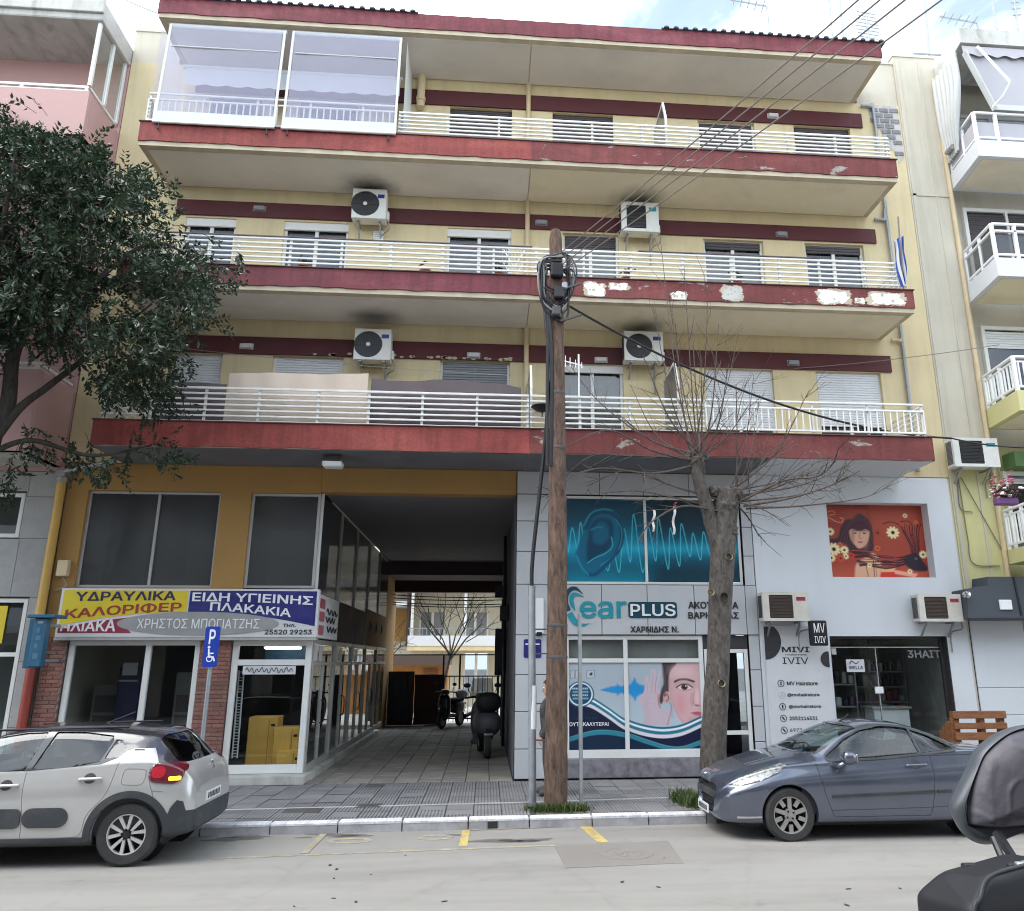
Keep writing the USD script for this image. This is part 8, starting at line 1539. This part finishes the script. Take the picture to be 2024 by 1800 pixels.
    for x in wx:
        for s in (-1, 1): wheel(pl, x, s*.755, wz, wr_, .222, .2, s, 'ten'); pl.put((cyl(x, min(s*.55, s*.8), max(s*.55, s*.8), wz, .364)-cyl(x, -1.3, 1.3, wz, .352)) ^ mbox(0, 5, -1, 1, .2, 2), 'arch_liner', 'black_plastic'); pl.put(cyl(x, min(s*.5, s*.54), max(s*.5, s*.54), wz, .36), 'arch_back', 'black_plastic')
    pl.put(mbox(.3, 3.8, -.7, .7, .16, .2), 'underside', 'black_plastic')
blue_car()

# ------------------------------------------------------------------ scooters
def scooter(name, label, org, rotz, covered, k=1.0):
    """Built with its front towards local -x."""
    t = thing(name, label, 'scooter', org, group='scooters in the passage', rotz=rotz, local=True); UsdGeom.Xformable(t.prim).AddScaleOp().Set(Gf.Vec3f(k, k, k)); b = lambda m, n_, mt_, sm=40: m.build(n_, mt_, t, smooth=sm)
    for x, nm in ((-.62, 'front_wheel'), (.62, 'rear_wheel')):
        w = part_group(nm, t); MB().lathe([(.17, -.05), (.23, -.055), (.25, -.02), (.25, .02), (.23, .055), (.17, .05)], (x, 0, .25), axis='y', n=28).build('tyre', 'rubber', w, smooth=40); MB().lathe([(.172, -.04), (.05, -.03), (0, -.035)], (x, 0, .25), axis='y', n=20).lathe([(.172, .04), (.05, .03), (0, .035)], (x, 0, .25), axis='y', n=20).build('rim', 'alloy_dull', w)
    def ell(c, r, n_, mt_): e_ = trimesh.creation.icosphere(subdivisions=3, radius=1); v = np.array(e_.vertices); v = np.sign(v)*np.abs(v)**.8*np.array(r)+np.array(c); b(MB().add(v, e_.faces), n_, mt_, 60)
    dark = 'hood_fabric' if covered else 'paint_black'
    ell((.42, 0, .58), (.42, .17, .2), 'tail_body', dark); ell((-.5, 0, .62), (.14, .22, .4), 'leg_shield', dark); b(MB().box(-.42, .2, -.16, .16, .3, .38, .03), 'footboard', 'trim_grey'); ell((.35, 0, .79), (.42, .16, .07), 'seat', 'seat_dark'); ell((-.62, 0, .52), (.2, .09, .1), 'front_mudguard', dark)
    b(MB().tube([(-.62, 0, .3), (-.45, 0, 1.0)], .04, 8), 'fork', 'black_metal'); b(MB().tube(bez([(-.36, -.36, 1.03), (-.42, -.15, 1.05), (-.44, 0, 1.02), (-.42, .15, 1.05), (-.36, .36, 1.03)], 5), .02, 8), 'handlebar', 'black_metal'); ell((-.47, 0, 1.04), (.09, .14, .09), 'head_cowl', dark)
    e_ = MB().lathe([(0, 0), (.07, 0), (.085, .03)], (0, 0, 0), axis='x', n=18); v, f = e_.arr(); b(MB().add(v*[-1, 1, 1]+[-.6, 0, .86], f[:, ::-1]), 'head_lamp', 'chrome')
    for s in (-1, 1): b(MB().tube([(-.42, s*.22, 1.05), (-.44, s*.3, 1.24)], .008, 5), 'mirror_stem', 'black_metal'); ell((-.44, s*.31, 1.27), (.02, .07, .045), 'mirror', 'black_plastic')
    b(MB().box(.8, .815, -.08, .08, .42, .56, .004), 'number_plate', 'ink_pale')
    b(MB().box(.8, .86, -.1, .1, .62, .7, .02), 'rear_lamp', 'lens_dark_red'); b(MB().tube([(.5, -.24, .3), (.95, -.25, .36)], .06, 12), 'exhaust', 'black_metal'); b(MB().box(.55, .95, -.06, .06, .5, .54, .01), 'rear_mudguard', 'black_plastic')
    if covered: ell((.7, 0, 1.0), (.2, .24, .18), 'top_box', 'black_plastic'); ell((.45, 0, .62), (.46, .26, .24), 'side_fairing', 'hood_fabric'); g = np.array([[(-.56+.08*u+.04*abs(w_)*2, w_*.5*(1-.2*u), 1.05+.36*u) for u in (0, .5, 1)] for w_ in (-.5, -.25, 0, .25, .5)]); MB().grid(g).build('wind_screen', 'smoked_glass', t, smooth=True)
    else: g = np.array([[(-.56+.08*u+.04*abs(w_)*2, w_*.44*(1-.2*u), 1.05+.42*u) for u in (0, .5, 1)] for w_ in (-.5, -.25, 0, .25, .5)]); MB().grid(g).build('wind_screen', 'clear_glass', t, smooth=True); ell((.72, 0, .95), (.17, .19, .14), 'top_box', 'white_paint')
scooter('scooter', 'bulky black scooter seen from behind, nearest in the passage', (.0, 3.75, .14), -84, True, 1.12)
scooter('scooter', 'black scooter with white top box by the brown panels at the passage end', (-1.02, 11.4, .14), 66, False)

def front_scooter():
    t = thing('motor_scooter', 'black top box and dark fabric hood of a scooter at the lower right corner', 'scooter', (2.4, -10.9, 0)); b = lambda m, n_, mt_, sm=40, par=None: m.build(n_, mt_, par or t, smooth=sm)
    # top box: rounded shell set cornerwise to the street, lid edge, seam and latches
    A_, B_ = np.array([1.915, -11.12]), np.array([P(1916, 1755, -11.42)[0], -11.42]); d_ = (B_-A_)/np.linalg.norm(B_-A_); e_ = np.array([-d_[1], d_[0]]); hs = []
    pt = lambda u, v: A_+d_*u+e_*v; wd, ln = np.linalg.norm(B_-A_), .56
    for u, v, z, r_ in ((.04, .04, .84, .04), (wd-.03, .03, .84, .04), (.04, ln, .84, .04), (wd-.03, ln, .84, .04), (.03, .05, 1.075, .045), (wd-.03, .03, 1.09, .035), (.03, ln, 1.09, .045), (wd-.03, ln, 1.1, .035), (.09, .12, 1.145, .05), (wd-.06, .16, 1.165, .05), (.1, ln-.06, 1.185, .05), (wd-.06, ln-.06, 1.2, .045)): q_ = pt(u, v); hs.append(m3.Manifold.sphere(r_+.002, 48).translate((q_[0], q_[1], z)))
    me_ = m3.Manifold.batch_hull(hs).refine_to_length(.016).to_mesh(); tm_ = trimesh.Trimesh(me_.vert_properties[:, :3], me_.tri_verts); trimesh.smoothing.filter_laplacian(tm_, lamb=.5, iterations=7); bx_ = b(MB().mesh(tm_), 'top_box', 'black_plastic', True)
    L3 = lambda u, v, z: np.array([*pt(u, v), z])
    b(MB().tube(bez([L3(wd+.012, .2, .82), L3(wd+.012, .22, .9), L3(wd+.012, .3, .95), L3(wd+.012, .37, 1.0), L3(wd+.01, .38, 1.08), L3(wd-.0, .37, 1.15), L3(wd-.05, .36, 1.215)], 8), .006, 7), 'lid_seam', 'trim_grey', 60, bx_)
    b(MB().tube(bez([L3(wd+.008, -.002, .8), L3(wd+.008, .0, 1.09), L3(wd-.005, .06, 1.15), L3(wd-.03, .17, 1.215), L3(wd-.03, ln-.06, 1.246)], 8), .009, 7), 'edge_bead', 'trim_grey', 60, bx_)
    for v, m_ in ((.33, 'black_metal'), (.38, 'steel'), (.42, 'steel')): q_ = L3(wd-.06, v, 1.232); b(MB().box(q_[0]-.018, q_[0]+.018, q_[1]-.018, q_[1]+.018, q_[2]-.016, q_[2]+.012, .007), 'latch', m_, 50, bx_)
    q_ = L3(.1, .25, 1.208); b(MB().box(q_[0]-.03, q_[0]+.03, q_[1]-.02, q_[1]+.02, q_[2]-.012, q_[2]+.01, .008), 'clip', 'black_metal', 50, bx_)
    # hood: creased fabric with a piped edge over a paler rim, on a stay
    Yh = -10.62; K = lambda zx, zy, y=Yh: P(1780+zx/4.5, 1400+zy/4.5, y)[[0, 2]]
    def ring_of(pts, cc, n):
        g = Polygon(bez([(*K(*p), 0) for p in pts+[pts[0]]], 8)[:, :2]).buffer(0); out = []
        for a in np.linspace(0, 2*math.pi, n): l_ = LineString([cc, cc+2*np.array([math.cos(a), math.sin(a)])]).intersection(g.exterior); q_ = l_ if l_.geom_type == 'Point' else max(l_.geoms, key=lambda o: o.distance(Point(cc))); out.append((q_.x, q_.y))
        return np.array(out)
    cc = K(1130, 720); n = 160
    inn = ring_of([(590, 1035), (592, 850), (625, 640), (690, 460), (760, 360), (870, 265), (980, 200), (1120, 172), (1300, 180), (1480, 260), (1610, 420), (1680, 640), (1690, 860), (1660, 1030), (1400, 1052), (1130, 1030), (850, 1050)], cc, n)
    out = ring_of([(500, 960), (490, 870), (555, 720), (640, 540), (715, 380), (860, 250), (1000, 180), (1150, 150), (1400, 200), (1620, 380), (1720, 640), (1760, 860), (1700, 1060), (1480, 1190), (1250, 1180), (1098, 1130), (920, 1200), (780, 1222), (650, 1180), (565, 1090)], cc, n)
    rr = np.linspace(0, 1, 46)[:, None, None]; G2 = cc+(inn-cc)[None]*rr; x_, z_ = G2[..., 0], G2[..., 1]; u_ = rr[..., 0]
    crease = lambda ang, k, s_: np.maximum(0, 1-np.abs(((x_*math.cos(ang)+z_*math.sin(ang))*k+1.6*meshkit.noise(np.stack([x_*7+s_, z_*7, x_*0], -1))) % 1-.5)*5)
    amp = np.clip(meshkit.noise(np.stack([x_*6, z_*6, x_*0+3], -1))*2-.6, 0, 1)
    y_ = Yh-.15*np.sqrt(np.maximum(1-u_**2.4, 0))-.013*amp*crease(.5, 8, 1)-.009*(1-amp)*crease(-.35, 7, 9)-.02*(meshkit.fbm(np.stack([x_*5, z_*5, x_*0], -1), 3)-.5)
    b(MB().grid(np.stack([x_, y_, z_], -1)[:, ::-1]), 'hood', 'hood_fabric', True)
    o3 = lambda q_, y: np.column_stack([q_[:, 0], np.full(len(q_), y), q_[:, 1]])
    b(MB().grid(np.array([o3(cc+(inn-cc)*.985, Yh+.01), o3(inn*.5+out*.5, Yh-.035), o3(out, Yh+.03), o3(cc+(out-cc)*.97, Yh+.08)])), 'rim', 'hood_rim', True)
    b(MB().tube(o3(inn[::2], Yh-.012), .007, 6), 'piping', 'hood_rim', 60)
    b(MB().bar((2.6, -10.7, 1.26), (2.68, -10.9, .95), .035, .03), 'stay', 'black_metal')
    b(MB().tube([(2.55, -10.75, 1.24), (2.5, -11.0, 1.0)], .018, 8), 'stay', 'black_metal')
    # the scooter under them
    for x, nm in ((2.05, 'rear_wheel'), (3.45, 'front_wheel')): b(MB().lathe([(.1, -.05), (.2, -.06), (.26, -.03), (.26, .03), (.2, .06), (.1, .05)], (x, -10.95, .26), axis='y', n=28), nm, 'rubber')
    b(MB().box(1.95, 2.9, -11.1, -10.8, .42, .8, .08), 'tail_body', 'paint_black'); b(MB().box(2.5, 3.1, -11.08, -10.82, .72, .84, .05), 'seat', 'seat_dark'); b(MB().box(2.8, 3.3, -11.1, -10.8, .28, .4, .04), 'footboard', 'trim_grey'); b(MB().box(3.2, 3.4, -11.15, -10.75, .3, 1.0, .08), 'leg_shield', 'paint_black'); b(MB().tube([(3.45, -10.95, .3), (3.2, -10.95, 1.2)], .04, 8), 'fork', 'black_metal'); b(MB().tube([(3.15, -11.3, 1.2), (3.2, -10.95, 1.22), (3.15, -10.6, 1.2)], .02, 8), 'handlebar', 'black_metal'); b(MB().bar((3.15, -10.75, 1.22), (2.98, -10.6, 1.4), .03), 'hood_bracket', 'black_metal')
front_scooter()
